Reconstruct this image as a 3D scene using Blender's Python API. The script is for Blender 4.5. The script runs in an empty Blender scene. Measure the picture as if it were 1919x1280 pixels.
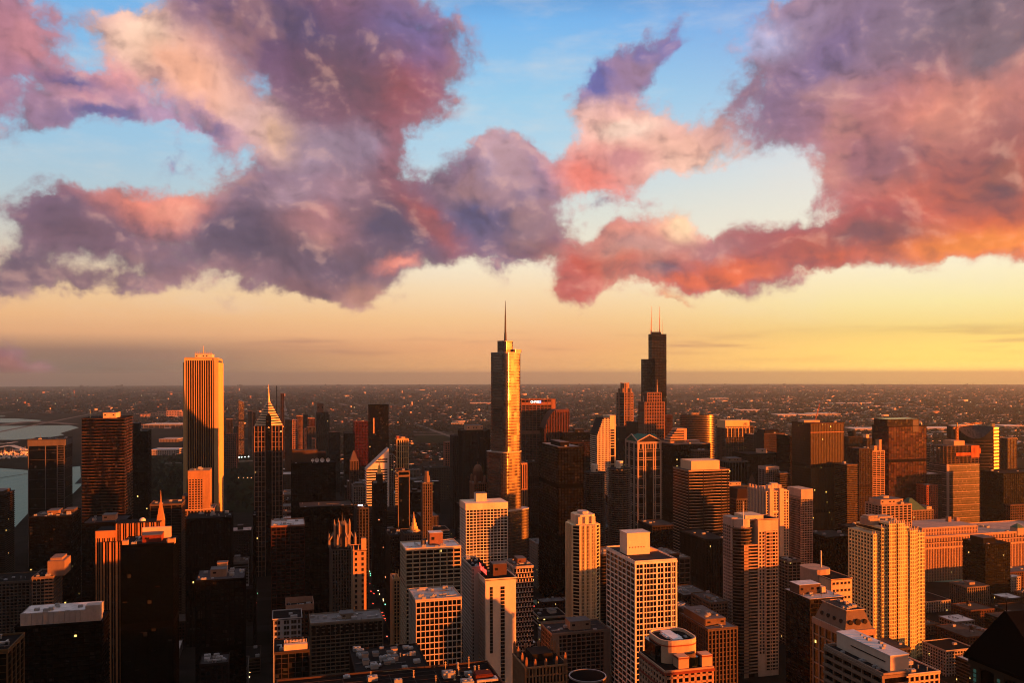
import bpy, math, random
import numpy as np
from mathutils import Vector, Matrix
R = math.radians
C = bpy.context.scene.collection
scn = bpy.context.scene
random.seed(11)
rng = np.random.default_rng(5)

# ------------------------------------------------------------------ camera, exposure, sun, sky
FPX, CX, EY, CAMZ = 1600.0, 959.5, 704.0, 314.0
EXPO = 2.05
scn.view_settings.view_transform = 'Standard'
scn.view_settings.look = 'None'
scn.view_settings.exposure = EXPO
scn.view_settings.gamma = 1.0
cam_d = bpy.data.cameras.new('camera')
cam_d.sensor_width = 36.0
cam_d.lens = FPX / 1919.0 * 36.0
cam_d.shift_y = (EY - 640.0) / 1919.0
cam_d.clip_start, cam_d.clip_end = 1.0, 250000.0
cam = bpy.data.objects.new('camera', cam_d)
C.objects.link(cam)
cam.location = (0, 0, CAMZ)
cam.rotation_euler = (R(90), R(0.12), 0)
scn.camera = cam
scn.render.engine = 'CYCLES'
cy = scn.cycles
cy.use_denoising = True
cy.pixel_filter_type, cy.filter_width = 'BLACKMAN_HARRIS', 1.05
cy.max_bounces, cy.diffuse_bounces, cy.glossy_bounces = 5, 2, 3
cy.transmission_bounces, cy.volume_bounces = 2, 0
cy.sample_clamp_indirect = 4.0
cy.volume_step_rate = 4.0

SUN_AZ, SUN_EL = R(105.0), R(3.7)          # clockwise from the view heading (+Y)
SUN_DIR = Vector((math.sin(SUN_AZ) * math.cos(SUN_EL), math.cos(SUN_AZ) * math.cos(SUN_EL), math.sin(SUN_EL)))
sun_d = bpy.data.lights.new('sun', 'SUN')
sun_d.energy = 5.0
sun_d.angle = R(0.5)
sun_d.color = (1.0, 0.208, 0.020)
sun = bpy.data.objects.new('sun', sun_d)
C.objects.link(sun)
sun.rotation_euler = SUN_DIR.to_track_quat('Z', 'Y').to_euler()

def lin(c):
    return tuple(((v / 255.0) / 12.92 if v <= 10.3 else ((v / 255.0 + 0.055) / 1.055) ** 2.4) for v in c)
def skyc(c, k=1.0):
    return tuple(v * k / 2 ** EXPO for v in lin(c)) + (1.0,)

class NT:
    """small helper for wiring shader nodes"""
    def __init__(s, tree):
        s.t = tree; s.n = tree.nodes; s.n.clear()
    def add(s, typ, **kw):
        n = s.n.new(typ)
        for k, v in kw.items(): setattr(n, k, v)
        return n
    def put(s, sock, v):
        if hasattr(v, 'is_output'): s.t.links.new(v, sock)
        elif v is not None: sock.default_value = v
    def m(s, op, a, b=None, c=None, clamp=False):
        n = s.add('ShaderNodeMath', operation=op, use_clamp=clamp)
        for i, v in enumerate((a, b, c)): s.put(n.inputs[i], v)
        return n.outputs[0]
    def v(s, op, a, b=None, out=0):
        n = s.add('ShaderNodeVectorMath', operation=op)
        s.put(n.inputs[0], a)
        if b is not None:
            s.put(n.inputs['Scale' if op == 'SCALE' else 1], b)
        return n.outputs[out]
    def mix(s, f, a, b, blend='MIX'):
        n = s.add('ShaderNodeMix', data_type='RGBA', blend_type=blend)
        s.put(n.inputs[0], f); s.put(n.inputs[6], a); s.put(n.inputs[7], b)
        return n.outputs[2]
    def mr(s, x, a, b, c=0.0, d=1.0, kind='SMOOTHSTEP'):
        n = s.add('ShaderNodeMapRange', interpolation_type=kind)
        for i, q in enumerate((x, a, b, c, d)): s.put(n.inputs[i], q)
        return n.outputs[0]
    def noise(s, vec, scale, detail=4.0, rough=0.55, out=0, lac=2.0, flat2=False):
        n = s.add('ShaderNodeTexNoise', noise_dimensions='2D' if flat2 else '3D')
        s.put(n.inputs['Vector'], vec)
        n.inputs['Scale'].default_value = scale; n.inputs['Detail'].default_value = detail
        n.inputs['Roughness'].default_value = rough; n.inputs['Lacunarity'].default_value = lac
        return n.outputs[out]
    def puff(s, vec, scale, detail=3.0, rough=.5):
        n = s.add('ShaderNodeTexVoronoi', voronoi_dimensions='2D', feature='SMOOTH_F1', normalize=True)
        s.put(n.inputs['Vector'], vec)
        n.inputs['Scale'].default_value = scale; n.inputs['Detail'].default_value = detail
        n.inputs['Roughness'].default_value = rough; n.inputs['Smoothness'].default_value = .35
        return n.outputs['Distance']
    def ramp(s, f, stops):
        n = s.add('ShaderNodeValToRGB')
        e = n.color_ramp.elements
        while len(e) > 1: e.remove(e[-1])
        e[0].position, e[0].color = stops[0]
        for p, c in stops[1:]:
            q = e.new(p); q.color = c
        s.put(n.inputs[0], f)
        return n.outputs[0]

def az_el(px, py):
    a = math.atan((px - CX) / FPX)
    return a, math.atan((EY - py) / FPX * math.cos(a))

# clouds of the evening sky: (centre x, centre y, radius x, radius y, turn, weight, colour)
CLOUDS = [
 # upper left corner
 (10, 90, 150, 160, 0, .8, (118, 98, 140)), (90, 195, 150, 66, 10, .5, (150, 120, 150)),
 (-60, 40, 180, 160, 0, .7, (185, 120, 140)),
 # pale peach cloud
 (270, 90, 110, 95, -20, .95, (253, 205, 180)), (350, 130, 160, 85, -28, .8, (245, 178, 165)), (460, 205, 160, 62, -28, .75, (240, 190, 175)),
 (200, 150, 110, 60, 0, .5, (225, 150, 150)), (320, 210, 180, 42, -10, .45, (190, 140, 160)), (540, 250, 100, 50, -35, .35, (200, 165, 185)),
 # big mauve cloud on top
 (430, 20, 170, 90, -25, .8, (105, 85, 125)), (560, 60, 230, 160, -15, 1.2, (104, 74, 110)), (690, 85, 210, 140, -10, 1.15, (120, 76, 105)),
 (765, 70, 120, 100, 0, .7, (112, 98, 150)), (720, 175, 150, 90, 20, 1.0, (165, 84, 92)), (650, 210, 110, 70, 0, .6, (140, 90, 110)),
 # red column
 (700, 260, 90, 90, 0, .9, (150, 82, 98)), (690, 330, 110, 100, 0, .9, (152, 92, 104)), (760, 400, 130, 80, -40, .7, (160, 88, 96)),
 (610, 300, 105, 80, 0, .6, (140, 112, 140)), (330, 285, 110, 40, 0, .22, (120, 105, 150)),
 # dark middle band
 (480, 370, 120, 70, 10, .7, (140, 115, 140)), (560, 400, 190, 130, 0, 1.0, (132, 105, 125)), (470, 470, 220, 90, 0, 1.0, (100, 80, 100)),
 (640, 480, 200, 90, 0, .9, (98, 78, 96)), (320, 495, 120, 48, 10, .5, (125, 98, 115)), (780, 420, 160, 110, 0, 1.0, (104, 84, 108)),
 (900, 390, 170, 110, 10, 1.0, (104, 92, 126)), (970, 390, 120, 130, 0, .9, (120, 104, 140)), (940, 300, 80, 70, 0, .9, (176, 150, 172)),
 (1000, 340, 80, 60, -20, .6, (150, 130, 160)), (860, 370, 60, 40, 0, .4, (160, 120, 130)), (1000, 460, 110, 80, 0, .8, (112, 84, 104)),
 (560, 540, 90, 40, 0, .5, (130, 92, 100)), (690, 550, 90, 35, 0, .4, (150, 105, 105)),
 # left band
 (240, 385, 190, 50, 4, .9, (244, 138, 116)), (330, 380, 80, 45, 0, .5, (240, 145, 125)), (100, 400, 130, 65, 0, .9, (128, 96, 122)),
 (170, 440, 190, 60, 5, 1.0, (120, 88, 106)), (60, 490, 130, 58, 5, .8, (110, 88, 106)), (170, 515, 190, 50, 3, .7, (124, 94, 104)),
 (-30, 535, 110, 36, 0, .4, (130, 100, 110)),
 # salmon puff, right of the centre
 (1130, 215, 110, 75, 15, .9, (252, 205, 188)), (1170, 270, 140, 110, 0, 1.1, (248, 172, 156)), (1265, 275, 125, 72, 0, .85, (250, 190, 168)),
 (1100, 330, 100, 70, -20, .7, (238, 140, 128)), (1350, 305, 90, 36, 0, .28, (244, 185, 165)),
 (1190, 120, 120, 60, 25, .9, (104, 100, 158)), (1120, 140, 80, 45, 0, .5, (98, 100, 165)), (1270, 90, 80, 50, 20, .35, (120, 112, 165)),
 # great right hand cloud
 (1510, 50, 150, 90, 0, .7, (150, 132, 168)), (1660, 60, 260, 170, 0, 1.1, (142, 116, 142)), (1860, 60, 220, 180, 0, 1.1, (122, 104, 122)),
 (1500, 200, 170, 120, 0, .9, (128, 104, 136)), (1640, 240, 200, 130, 0, 1.0, (176, 118, 130)), (1800, 240, 200, 140, 0, 1.1, (214, 118, 108)),
 (1930, 200, 150, 160, 0, .9, (190, 116, 112)), (1660, 330, 170, 100, 0, 1.0, (216, 128, 108)), (1800, 360, 220, 130, 0, 1.1, (216, 106, 82)),
 (1900, 400, 170, 120, 0, 1.0, (238, 104, 56)), (1640, 430, 160, 75, 0, .9, (196, 88, 82)), (1780, 460, 220, 50, 0, .8, (255, 132, 62)),
 # coral band
 (1120, 490, 120, 80, 10, 1.0, (196, 84, 70)), (1080, 545, 90, 40, 0, .6, (205, 92, 76)), (1230, 500, 150, 65, 0, 1.0, (216, 96, 74)),
 (1350, 500, 160, 60, 0, 1.0, (222, 100, 72)), (1470, 470, 150, 70, -8, 1.0, (196, 92, 86)), (1260, 425, 90, 50, 0, .6, (250, 178, 150)),
 (1160, 445, 90, 45, 0, .6, (235, 150, 130)), (1560, 475, 130, 46, 0, .7, (240, 108, 70)),
 # low wisps
 (10, 680, 110, 56, 0, 1.15, (146, 84, 84)), (1260, 560, 60, 16, -20, .4, (235, 150, 105)),
 # modelling inside the clouds: lit crests, shaded hollows, torn edges
 (205, 205, 110, 28, 8, .35, (104, 94, 146)), (120, 130, 120, 26, -12, .3, (104, 92, 140)), (60, 60, 90, 70, 30, .3, (196, 128, 140)),
 (275, 75, 80, 60, -30, .5, (255, 214, 186)), (340, 135, 110, 45, -28, .4, (255, 184, 152)), (340, 215, 120, 35, -12, .3, (178, 142, 172)),
 (392, 226, 55, 24, -15, .2, (122, 104, 146)), (525, 245, 70, 45, -40, .4, (255, 200, 166)), (320, 300, 40, 40, 60, .28, (112, 108, 156)),
 (610, 285, 90, 60, 0, .3, (178, 148, 168)), (690, 262, 60, 45, 0, .2, (176, 146, 170)), (480, 430, 130, 62, 0, .2, (94, 78, 102)),
 (620, 425, 110, 60, 0, .1, (172, 116, 122)), (725, 430, 85, 40, 10, .3, (86, 76, 108)), (800, 415, 120, 40, -40, .2, (178, 90, 92)),
 (555, 360, 60, 40, 20, .2, (168, 134, 150)), (650, 345, 70, 45, 0, .2, (170, 128, 142)), (740, 500, 50, 18, 0, .04, (228, 134, 118)),
 (600, 500, 120, 34, 6, .2, (112, 88, 108)), (400, 510, 120, 34, 4, .2, (150, 108, 116)), (880, 400, 70, 50, 0, .2, (96, 92, 134)),
 (990, 420, 70, 50, 10, .2, (98, 88, 120)), (560, 40, 140, 60, -10, .2, (88, 72, 112)), (640, 130, 120, 55, -10, .1, (112, 72, 92)),
 (1205, 462, 120, 32, 0, .2, (196, 140, 136)), (1240, 508, 70, 28, 0, .2, (148, 106, 122)), (1340, 468, 110, 30, 0, .2, (180, 116, 118)),
 (1405, 516, 110, 24, 4, .2, (248, 112, 64)), (1300, 524, 90, 18, 0, .2, (240, 110, 74)), (1285, 415, 50, 46, 0, .4, (255, 212, 168)), (1080, 540, 70, 30, 0, .2, (196, 96, 88)),
 (1640, 300, 150, 80, 20, .1, (168, 108, 118)), (1790, 195, 150, 75, 10, .2, (250, 154, 128)), (1880, 320, 80, 95, 0, .2, (170, 96, 84)),
 (1640, 446, 140, 40, 0, .2, (160, 88, 84)), (1840, 462, 150, 34, 6, .3, (255, 142, 60)), (1880, 90, 120, 80, 0, .2, (128, 106, 120)), (1560, 90, 120, 50, 30, .1, (128, 106, 146)),
 (1410, 70, 90, 44, 0, .12, (172, 170, 206)), (1180, 292, 70, 30, 0, .1, (214, 142, 142)), (1095, 322, 60, 34, 0, .2, (240, 128, 112)), (1112, 378, 34, 24, 0, .35, (150, 128, 146)),
 (1180, 232, 100, 30, 10, .1, (255, 214, 192)), (1300, 300, 90, 30, 0, .1, (255, 200, 176)),
]

def build_world():
    w = bpy.data.worlds.new('World'); scn.world = w
    w.use_nodes = True
    g = NT(w.node_tree)
    out = g.add('ShaderNodeOutputWorld'); bg = g.add('ShaderNodeBackground')
    g.t.links.new(bg.outputs[0], out.inputs[0])
    D = g.add('ShaderNodeTexCoord').outputs['Generated']
    sep = g.add('ShaderNodeSeparateXYZ'); g.put(sep.inputs[0], D)
    x, y, z = sep.outputs
    az = g.m('ARCTAN2', x, y); el = g.m('ARCSINE', z)
    cmb = g.add('ShaderNodeCombineXYZ'); g.put(cmb.inputs[0], az); g.put(cmb.inputs[1], el)
    uv = cmb.outputs[0]
    # clear sky: left and right ramps over elevation
    T = R(27.0)
    def st(py, c, k=1.0): return (max(0.0, min(1.0, math.atan((EY - py) / FPX) / T)), skyc(c, k))
    t = g.m('DIVIDE', el, T)
    left = g.ramp(t, [st(704, (126, 112, 98)), st(690, (136, 116, 102)), st(660, (160, 124, 106)), st(630, (232, 174, 128)), st(600, (242, 188, 136)), st(560, (244, 204, 156)),
                      st(480, (214, 206, 190)), st(400, (186, 205, 212)), st(300, (160, 200, 226)), st(200, (146, 196, 232)), st(60, (118, 180, 234)), (1.0, skyc((58, 100, 170)))])
    mid = g.ramp(t, [st(704, (232, 170, 108), 1.5), st(680, (230, 168, 112), 1.22), st(650, (248, 180, 126)), st(600, (251, 202, 146)), st(550, (252, 220, 176)), st(500, (250, 234, 204)),
                     st(400, (222, 226, 216)), st(300, (186, 216, 232)), st(180, (158, 206, 236)), st(40, (122, 184, 238)), (1.0, skyc((52, 100, 175)))])
    right = g.ramp(t, [st(704, (255, 212, 108), 2.2), st(680, (255, 210, 106), 1.45), st(630, (255, 220, 128)), st(580, (255, 237, 170)), st(520, (255, 243, 206)), st(430, (244, 236, 216)),
                       st(330, (232, 230, 226)), st(200, (170, 200, 230)), st(60, (130, 165, 225)), (1.0, skyc((80, 100, 160)))])
    aL, aM, aR = az_el(150, 600)[0], az_el(960, 600)[0], az_el(1850, 600)[0]
    base = g.mix(g.mr(az, aL, aM), left, mid)
    base = g.mix(g.mr(az, aM, aR), base, right)
    # thin streaks low over the horizon
    sc = g.v('MULTIPLY', uv, (3.0, 42.0, 1.0))
    stn = g.mr(g.noise(sc, 2.2, 4, .5), .5, .72)
    sband = g.m('MULTIPLY', g.mr(el, R(.6), R(1.6)), g.mr(el, R(3.6), R(2.2)))
    base = g.mix(g.m('MULTIPLY', g.m('MULTIPLY', stn, sband), .42), base, skyc((168, 120, 108)))
    # broad cirrus veil
    ci = g.mr(g.noise(g.v('MULTIPLY', uv, (1.0, 3.2, 1.0)), 7.0, 6, .6), .45, .8)
    base = g.mix(g.m('MULTIPLY', ci, g.m('MULTIPLY', .35, g.mr(el, R(2), R(7)))), base, skyc((238, 226, 214)))
    # clouds
    wn = g.v('SUBTRACT', g.noise(uv, 9.0, 3, .5, out=1), (.5, .5, .5))
    wn2 = g.v('SUBTRACT', g.noise(uv, 26.0, 8, .68, out=1), (.5, .5, .5))
    p = g.v('ADD', uv, g.v('ADD', g.v('SCALE', wn, .055), g.v('SCALE', wn2, .034)))
    flat = g.add('ShaderNodeVectorMath', operation='MULTIPLY'); g.put(flat.inputs[0], p); flat.inputs[1].default_value = (1, 1, 0)
    p = flat.outputs[0]
    dens, col = 0.0, skyc((150, 110, 125))
    wsum = None
    for (px, py, rx, ry, rot, wt, c) in CLOUDS:
        a, e = az_el(px, py)
        mp = g.add('ShaderNodeMapping', vector_type='TEXTURE')
        g.put(mp.inputs[0], p)
        mp.inputs['Location'].default_value = (a, e, 0)
        mp.inputs['Rotation'].default_value = (0, 0, R(rot))
        mp.inputs['Scale'].default_value = (rx * 1.38 / FPX * math.cos(a) ** 1.5, ry * 1.38 / FPX * math.cos(a), 1)
        gr = g.add('ShaderNodeTexGradient', gradient_type='QUADRATIC_SPHERE'); g.put(gr.inputs[0], mp.outputs[0])
        f = gr.outputs[1]
        dens = g.m('MULTIPLY_ADD', f, wt, dens)
        col = g.mix(g.m('MULTIPLY', f, 1.7, clamp=True), col, skyc(c))
    q = g.v('MULTIPLY', g.v('ADD', uv, g.v('ADD', g.v('SCALE', wn, .05), g.v('SCALE', wn2, .012))), (1.0, 1.3, 1.0))
    off = (.0055, .0075, 0)
    n1 = g.noise(q, 9.0, 8, .58, flat2=True)
    n2 = g.noise(g.v('ADD', q, (.012, .010, 0)), 9.0, 5, .55, flat2=True)
    v1 = g.puff(q, 20.0, 3.0, .55)
    v2 = g.puff(g.v('ADD', q, off), 20.0, 2.0, .5)
    d = g.m('ADD', dens, g.m('MULTIPLY', g.m('SUBTRACT', n1, .5), 1.25))
    d = g.m('ADD', d, g.m('MULTIPLY', g.m('SUBTRACT', .42, v1), .80))
    n3 = g.noise(g.v('ADD', uv, g.v('SCALE', wn, .02)), 30.0, 7, .68, flat2=True)
    d = g.m('ADD', d, g.m('MULTIPLY', g.m('SUBTRACT', n3, .5), .5))
    alpha = g.mr(d, .25, .62)
    alpha = g.m('MULTIPLY', alpha, g.mr(dens, .0, .16))
    # crests that face the light, hollows that turn from it
    lit = g.m('MULTIPLY_ADD', g.m('SUBTRACT', v2, v1), 1.25, g.m('MULTIPLY_ADD', g.m('SUBTRACT', n1, n2), 1.7, .5), clamp=True)
    shade = g.mr(lit, 0, 1, .66, 1.42, 'LINEAR')
    shade = g.m('MULTIPLY', shade, g.mr(d, .3, 1.7, 1.24, .92, 'LINEAR'))
    cm = g.add('ShaderNodeVectorMath', operation='SCALE'); g.put(cm.inputs[0], col); g.put(cm.inputs['Scale'], shade)
    drift = g.noise(g.v('ADD', q, (3.1, 1.7, 0)), 6.0, 4, .55, flat2=True)
    cmx = g.mix(.18, cm.outputs[0], skyc((148, 130, 130)))
    cmx = g.mix(g.m('MULTIPLY', g.mr(drift, .52, .68), .34), cmx, skyc((104, 90, 106)))
    cmx = g.mix(g.m('MULTIPLY', g.mr(drift, .46, .32), .22), cmx, skyc((246, 176, 146)))
    edge = g.m('MULTIPLY', g.mr(d, .75, .2), .3)
    ccol = g.mix(edge, cmx, base)
    ccol = g.mix(g.m('MULTIPLY', g.mr(lit, .56, .95), .26), ccol, skyc((252, 196, 168)))
    ccol = g.mix(g.m('MULTIPLY', g.mr(lit, .44, .08), .26), ccol, skyc((86, 76, 100)))
    front = g.mix(alpha, base, ccol)
    # the sky away from the sunset is deep dusk under heavy cloud
    nish = g.add('ShaderNodeTexSky', sky_type='NISHITA')
    nish.sun_disc = False; nish.sun_elevation = SUN_EL; nish.sun_rotation = SUN_AZ
    dusk = g.mix(.5, g.v('SCALE', nish.outputs[0], .004), (.070, .060, .066, 1), 'ADD')
    zen = g.add('ShaderNodeVectorMath', operation='SCALE'); zen.inputs[0].default_value = (.10, .092, .105); g.put(zen.inputs['Scale'], g.mr(el, R(32), R(70)))
    dusk = g.v('ADD', dusk, zen.outputs[0])
    sd = g.v('DOT_PRODUCT', D, tuple(SUN_DIR), out=1)
    glow = g.m('MULTIPLY', g.m('POWER', g.m('MAXIMUM', sd, 0.0), 5.0), g.mr(el, R(30), R(1), 0, 1))
    gl = g.add('ShaderNodeVectorMath', operation='SCALE'); gl.inputs[0].default_value = (.16, .065, .016); g.put(gl.inputs['Scale'], glow)
    dusk = g.v('ADD', dusk, gl.outputs[0])
    fr = g.m('MULTIPLY', g.mr(y, .56, .80), g.mr(el, R(36), R(25)))
    full = g.mix(fr, dusk, front)
    g.put(bg.inputs[0], full)
    bg.inputs[1].default_value = 1.0
build_world()

# ------------------------------------------------------------------ helpers
GRID = R(15.3)
cG, sG = math.cos(GRID), math.sin(GRID)
def PX(px, d): return (px - CX) / FPX * d
def PZ(py, d): return CAMZ + (EY - py) / FPX * d
ER = 6.371e6
def drop(x, y): return -(x * x + y * y) / (2 * ER)

class MB:
    """collects shapes and links them as one mesh object"""
    def __init__(s): s.v = []; s.f = []
    def box(s, x0, x1, y0, y1, z0, z1):
        n = len(s.v)
        s.v += [(x0, y0, z0), (x1, y0, z0), (x1, y1, z0), (x0, y1, z0), (x0, y0, z1), (x1, y0, z1), (x1, y1, z1), (x0, y1, z1)]
        s.f += [(n, n + 3, n + 2, n + 1), (n + 4, n + 5, n + 6, n + 7), (n, n + 1, n + 5, n + 4), (n + 1, n + 2, n + 6, n + 5), (n + 2, n + 3, n + 7, n + 6), (n + 3, n, n + 4, n + 7)]
        return s
    def loft(s, rings, cap=True):
        n0 = len(s.v); k = len(rings[0])
        for r in rings: s.v += [tuple(p) for p in r]
        for i in range(len(rings) - 1):
            a = n0 + i * k; b = a + k
            for j in range(k):
                j2 = (j + 1) % k
                s.f.append((a + j, a + j2, b + j2, b + j))
        if cap:
            s.f.append(tuple(n0 + j for j in reversed(range(k))))
            s.f.append(tuple(n0 + (len(rings) - 1) * k + j for j in range(k)))
        return s
    def prism(s, pts, z0, z1):
        return s.loft([[(x, y, z0) for x, y in pts], [(x, y, z1) for x, y in pts]])
    def taper(s, pts0, z0, pts1, z1):
        return s.loft([[(x, y, z0) for x, y in pts0], [(x, y, z1) for x, y in pts1]])
    def cyl(s, cx, cy, r, z0, z1, n=20, r1=None):
        r1 = r if r1 is None else r1
        a = [2 * math.pi * i / n for i in range(n)]
        return s.taper([(cx + r * math.cos(t), cy + r * math.sin(t)) for t in a], z0, [(cx + r1 * math.cos(t), cy + r1 * math.sin(t)) for t in a], z1)
    def dome(s, cx, cy, r, z0, h, n=20, m=6, r_top=.04):
        rings = []
        for i in range(m + 1):
            t = i / m * math.pi / 2
            q = max(r * math.cos(t), r * r_top)
            rings.append([(cx + q * math.cos(2 * math.pi * j / n), cy + q * math.sin(2 * math.pi * j / n), z0 + h * math.sin(t)) for j in range(n)])
        return s.loft(rings)
    def beam(s, a, b, w):
        a, b = Vector(a), Vector(b); d = (b - a).normalized()
        u = d.cross(Vector((0, 0, 1)) if abs(d.z) < .95 else Vector((1, 0, 0))).normalized() * w / 2
        v = d.cross(u).normalized() * w / 2
        return s.loft([[a + u + v, a - u + v, a - u - v, a + u - v], [b + u + v, b - u + v, b - u - v, b + u - v]])
    def xz(s, pts, y0, y1):
        """polygon in the facade plane, given depth"""
        return s.loft([[(x, y0, z) for x, z in pts], [(x, y1, z) for x, z in pts]])
    def build(s, name, mat, parent=None, loc=(0, 0, 0), rz=0.0, smooth=False):
        me = bpy.data.meshes.new(name)
        me.from_pydata(s.v, [], s.f); me.update()
        if smooth: me.polygons.foreach_set('use_smooth', [True] * len(me.polygons))
        me.materials.append(mat)
        o = bpy.data.objects.new(name, me); C.objects.link(o)
        o.location = loc; o.rotation_euler = (0, 0, rz)
        if parent: o.parent = parent
        return o

def tag(o, label, cat, group=None, kind=None):
    if label: o['label'] = label
    if cat: o['category'] = cat
    if group: o['group'] = group
    if kind: o['kind'] = kind
    return o
def empty(name, loc, rz=0.0):
    o = bpy.data.objects.new(name, None); C.objects.link(o)
    o.location = loc; o.rotation_euler = (0, 0, rz); o.empty_display_size = 5
    return o

# ------------------------------------------------------------------ materials (all node based)
_M = {}
def mat(key):
    m = bpy.data.materials.new(key); m.use_nodes = True
    g = NT(m.node_tree)
    out = g.add('ShaderNodeOutputMaterial'); b = g.add('ShaderNodeBsdfPrincipled')
    g.t.links.new(b.outputs[0], out.inputs[0])
    return m, g, b
def wall(c, rough=.85, var=.22, metal=0.0, key=None):
    """masonry, concrete or painted metal with weathering streaks"""
    k = ('wall',) + tuple(round(x, 3) for x in c) + (rough, var, metal)
    if k in _M: return _M[k]
    m, g, b = mat(key or 'wall_finish')
    co = g.add('ShaderNodeTexCoord').outputs['Object']
    oi = g.add('ShaderNodeObjectInfo').outputs['Random']
    pv = g.v('ADD', co, g.v('SCALE', (13.1, 7.7, 3.3), oi))
    n = g.noise(g.v('MULTIPLY', pv, (.11, .11, .018)), 1.0, 5, .6)
    n2 = g.noise(pv, .55, 3, .6)
    f = g.m('ADD', g.m('MULTIPLY', n, .7), g.m('MULTIPLY', n2, .3))
    k2 = g.mr(f, .3, .7, 1 - var * 1.3, 1 + var, 'LINEAR')
    s = g.add('ShaderNodeVectorMath', operation='SCALE'); lum = (c[0] * .5 + c[1] * .4 + c[2] * .1) / .46; kk = 1.08 * min(1.0, lum) ** .85
    s.inputs[0].default_value = tuple(v * kk for v in c[:3]); g.put(s.inputs['Scale'], k2)
    g.put(b.inputs['Base Color'], s.outputs[0])
    b.inputs['Roughness'].default_value = rough; b.inputs['Metallic'].default_value = metal
    b.inputs['Specular IOR Level'].default_value = .3 if metal else min(.25, .02 + .25 * lum)
    _M[k] = m
    return m
def glass(c=(.012, .012, .014), rough=.13, spec=.6, lit=0.0, litc=(1.0, .62, .16), bay=3.0, fl=3.7, wob=.008, metal=0.0, blinds=.10, k0=.22):
    """window wall: cells follow bays and floors, each pane a little different, some with blinds, a few lit"""
    c = tuple(v * (1.0 if metal else k0) for v in c)
    k = ('glass',) + tuple(c) + (rough, spec, lit, tuple(litc), bay, fl, wob, metal, blinds)
    if k in _M: return _M[k]
    m, g, b = mat('window_glass')
    tc = g.add('ShaderNodeTexCoord')
    sp = g.add('ShaderNodeSeparateXYZ'); g.put(sp.inputs[0], tc.outputs['Object'])
    sn = g.add('ShaderNodeSeparateXYZ'); g.put(sn.inputs[0], g.v('ABSOLUTE', tc.outputs['Normal']))
    h = g.m('ADD', g.m('MULTIPLY', sp.outputs[0], sn.outputs[1]), g.m('MULTIPLY', sp.outputs[1], sn.outputs[0]))
    hb = g.m('DIVIDE', h, bay); zf = g.m('DIVIDE', sp.outputs[2], fl)
    cell = g.add('ShaderNodeCombineXYZ')
    g.put(cell.inputs[0], g.m('FLOOR', hb)); g.put(cell.inputs[1], g.m('FLOOR', zf))
    oi = g.add('ShaderNodeObjectInfo').outputs['Random']
    g.put(cell.inputs[2], g.m('MULTIPLY', oi, 97.0))
    wn = g.add('ShaderNodeTexWhiteNoise'); g.put(wn.inputs['Vector'], cell.outputs[0])
    rv, rc = wn.outputs[0], wn.outputs[1]
    sc = g.add('ShaderNodeSeparateColor'); g.put(sc.inputs[0], rc)
    blind = g.m('MULTIPLY', g.m('GREATER_THAN', sc.outputs[0], 1 - blinds), g.m('MULTIPLY', g.m('GREATER_THAN', g.m('FRACT', zf), sc.outputs[1]), .8))
    base = g.mix(blind, tuple(c) + (1,), tuple(min(1, x * 2.2 + .016) for x in c) + (1,))
    s = g.add('ShaderNodeVectorMath', operation='SCALE'); g.put(s.inputs[0], base); g.put(s.inputs['Scale'], g.m('MULTIPLY_ADD', rv, .9, .55))
    g.put(b.inputs['Base Color'], s.outputs[0])
    g.put(b.inputs['Roughness'], g.m('MULTIPLY_ADD', sc.outputs[2], .08, rough))
    b.inputs['Specular IOR Level'].default_value = spec * (1.0 if metal else .45); b.inputs['Metallic'].default_value = metal
    if wob:
        geo = g.add('ShaderNodeNewGeometry').outputs['Normal']
        dv = g.v('SCALE', g.v('SUBTRACT', rc, (.5, .5, .5)), wob)
        g.put(b.inputs['Normal'], g.v('NORMALIZE', g.v('ADD', geo, dv)))
    if lit:
        on = g.m('MULTIPLY', g.m('GREATER_THAN', rv, 1 - lit), g.m('MULTIPLY', g.m('MULTIPLY', g.m('LESS_THAN', g.m('FRACT', zf), .55), g.m('LESS_THAN', g.m('FRACT', hb), .6)), g.m('LESS_THAN', sn.outputs[2], .5)))
        b.inputs['Emission Color'].default_value = tuple(litc) + (1,)
        g.put(b.inputs['Emission Strength'], g.m('MULTIPLY', on, g.m('MULTIPLY_ADD', sc.outputs[1], .8, .2)))
    _M[k] = m
    return m
def glow(c, k=1.0):
    key = ('glow',) + tuple(c) + (k,)
    if key in _M: return _M[key]
    m, g, b = mat('lamp_light')
    b.inputs['Base Color'].default_value = (.02, .02, .02, 1)
    b.inputs['Emission Color'].default_value = tuple(c) + (1,); b.inputs['Emission Strength'].default_value = k
    _M[key] = m
    return m

BEIGE = (.50, .41, .31); TAN = (.40, .30, .21); WHITE = (.66, .62, .57); GREY = (.28, .26, .25); DGREY = (.10, .095, .095)
BRICK = (.20, .085, .055); BROWN = (.13, .075, .045); BLACK = (.006, .0055, .0055); CREAM = (.56, .47, .36); STONE = (.33, .28, .23)
REDG = (.30, .10, .06); STEEL = (.22, .21, .21); NAVY = (.02, .022, .032); CNARED = (.16, .018, .018); BRONZE = (.05, .032, .018)
RW, RG, RD, RT = (.52, .50, .50), (.20, .19, .19), (.045, .042, .042), (.16, .12, .095)
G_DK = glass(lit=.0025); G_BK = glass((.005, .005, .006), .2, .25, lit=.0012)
G_BR = glass((.040, .022, .010), .2, .7); G_BL = glass((.02, .026, .036), .12, .8)
G_MI = glass((.20, .155, .115), .15, .7, metal=.75, wob=.05, blinds=.0, bay=5, fl=7.8)
G_LT = glass((.012, .012, .013), .15, .5, lit=.012)

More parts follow.
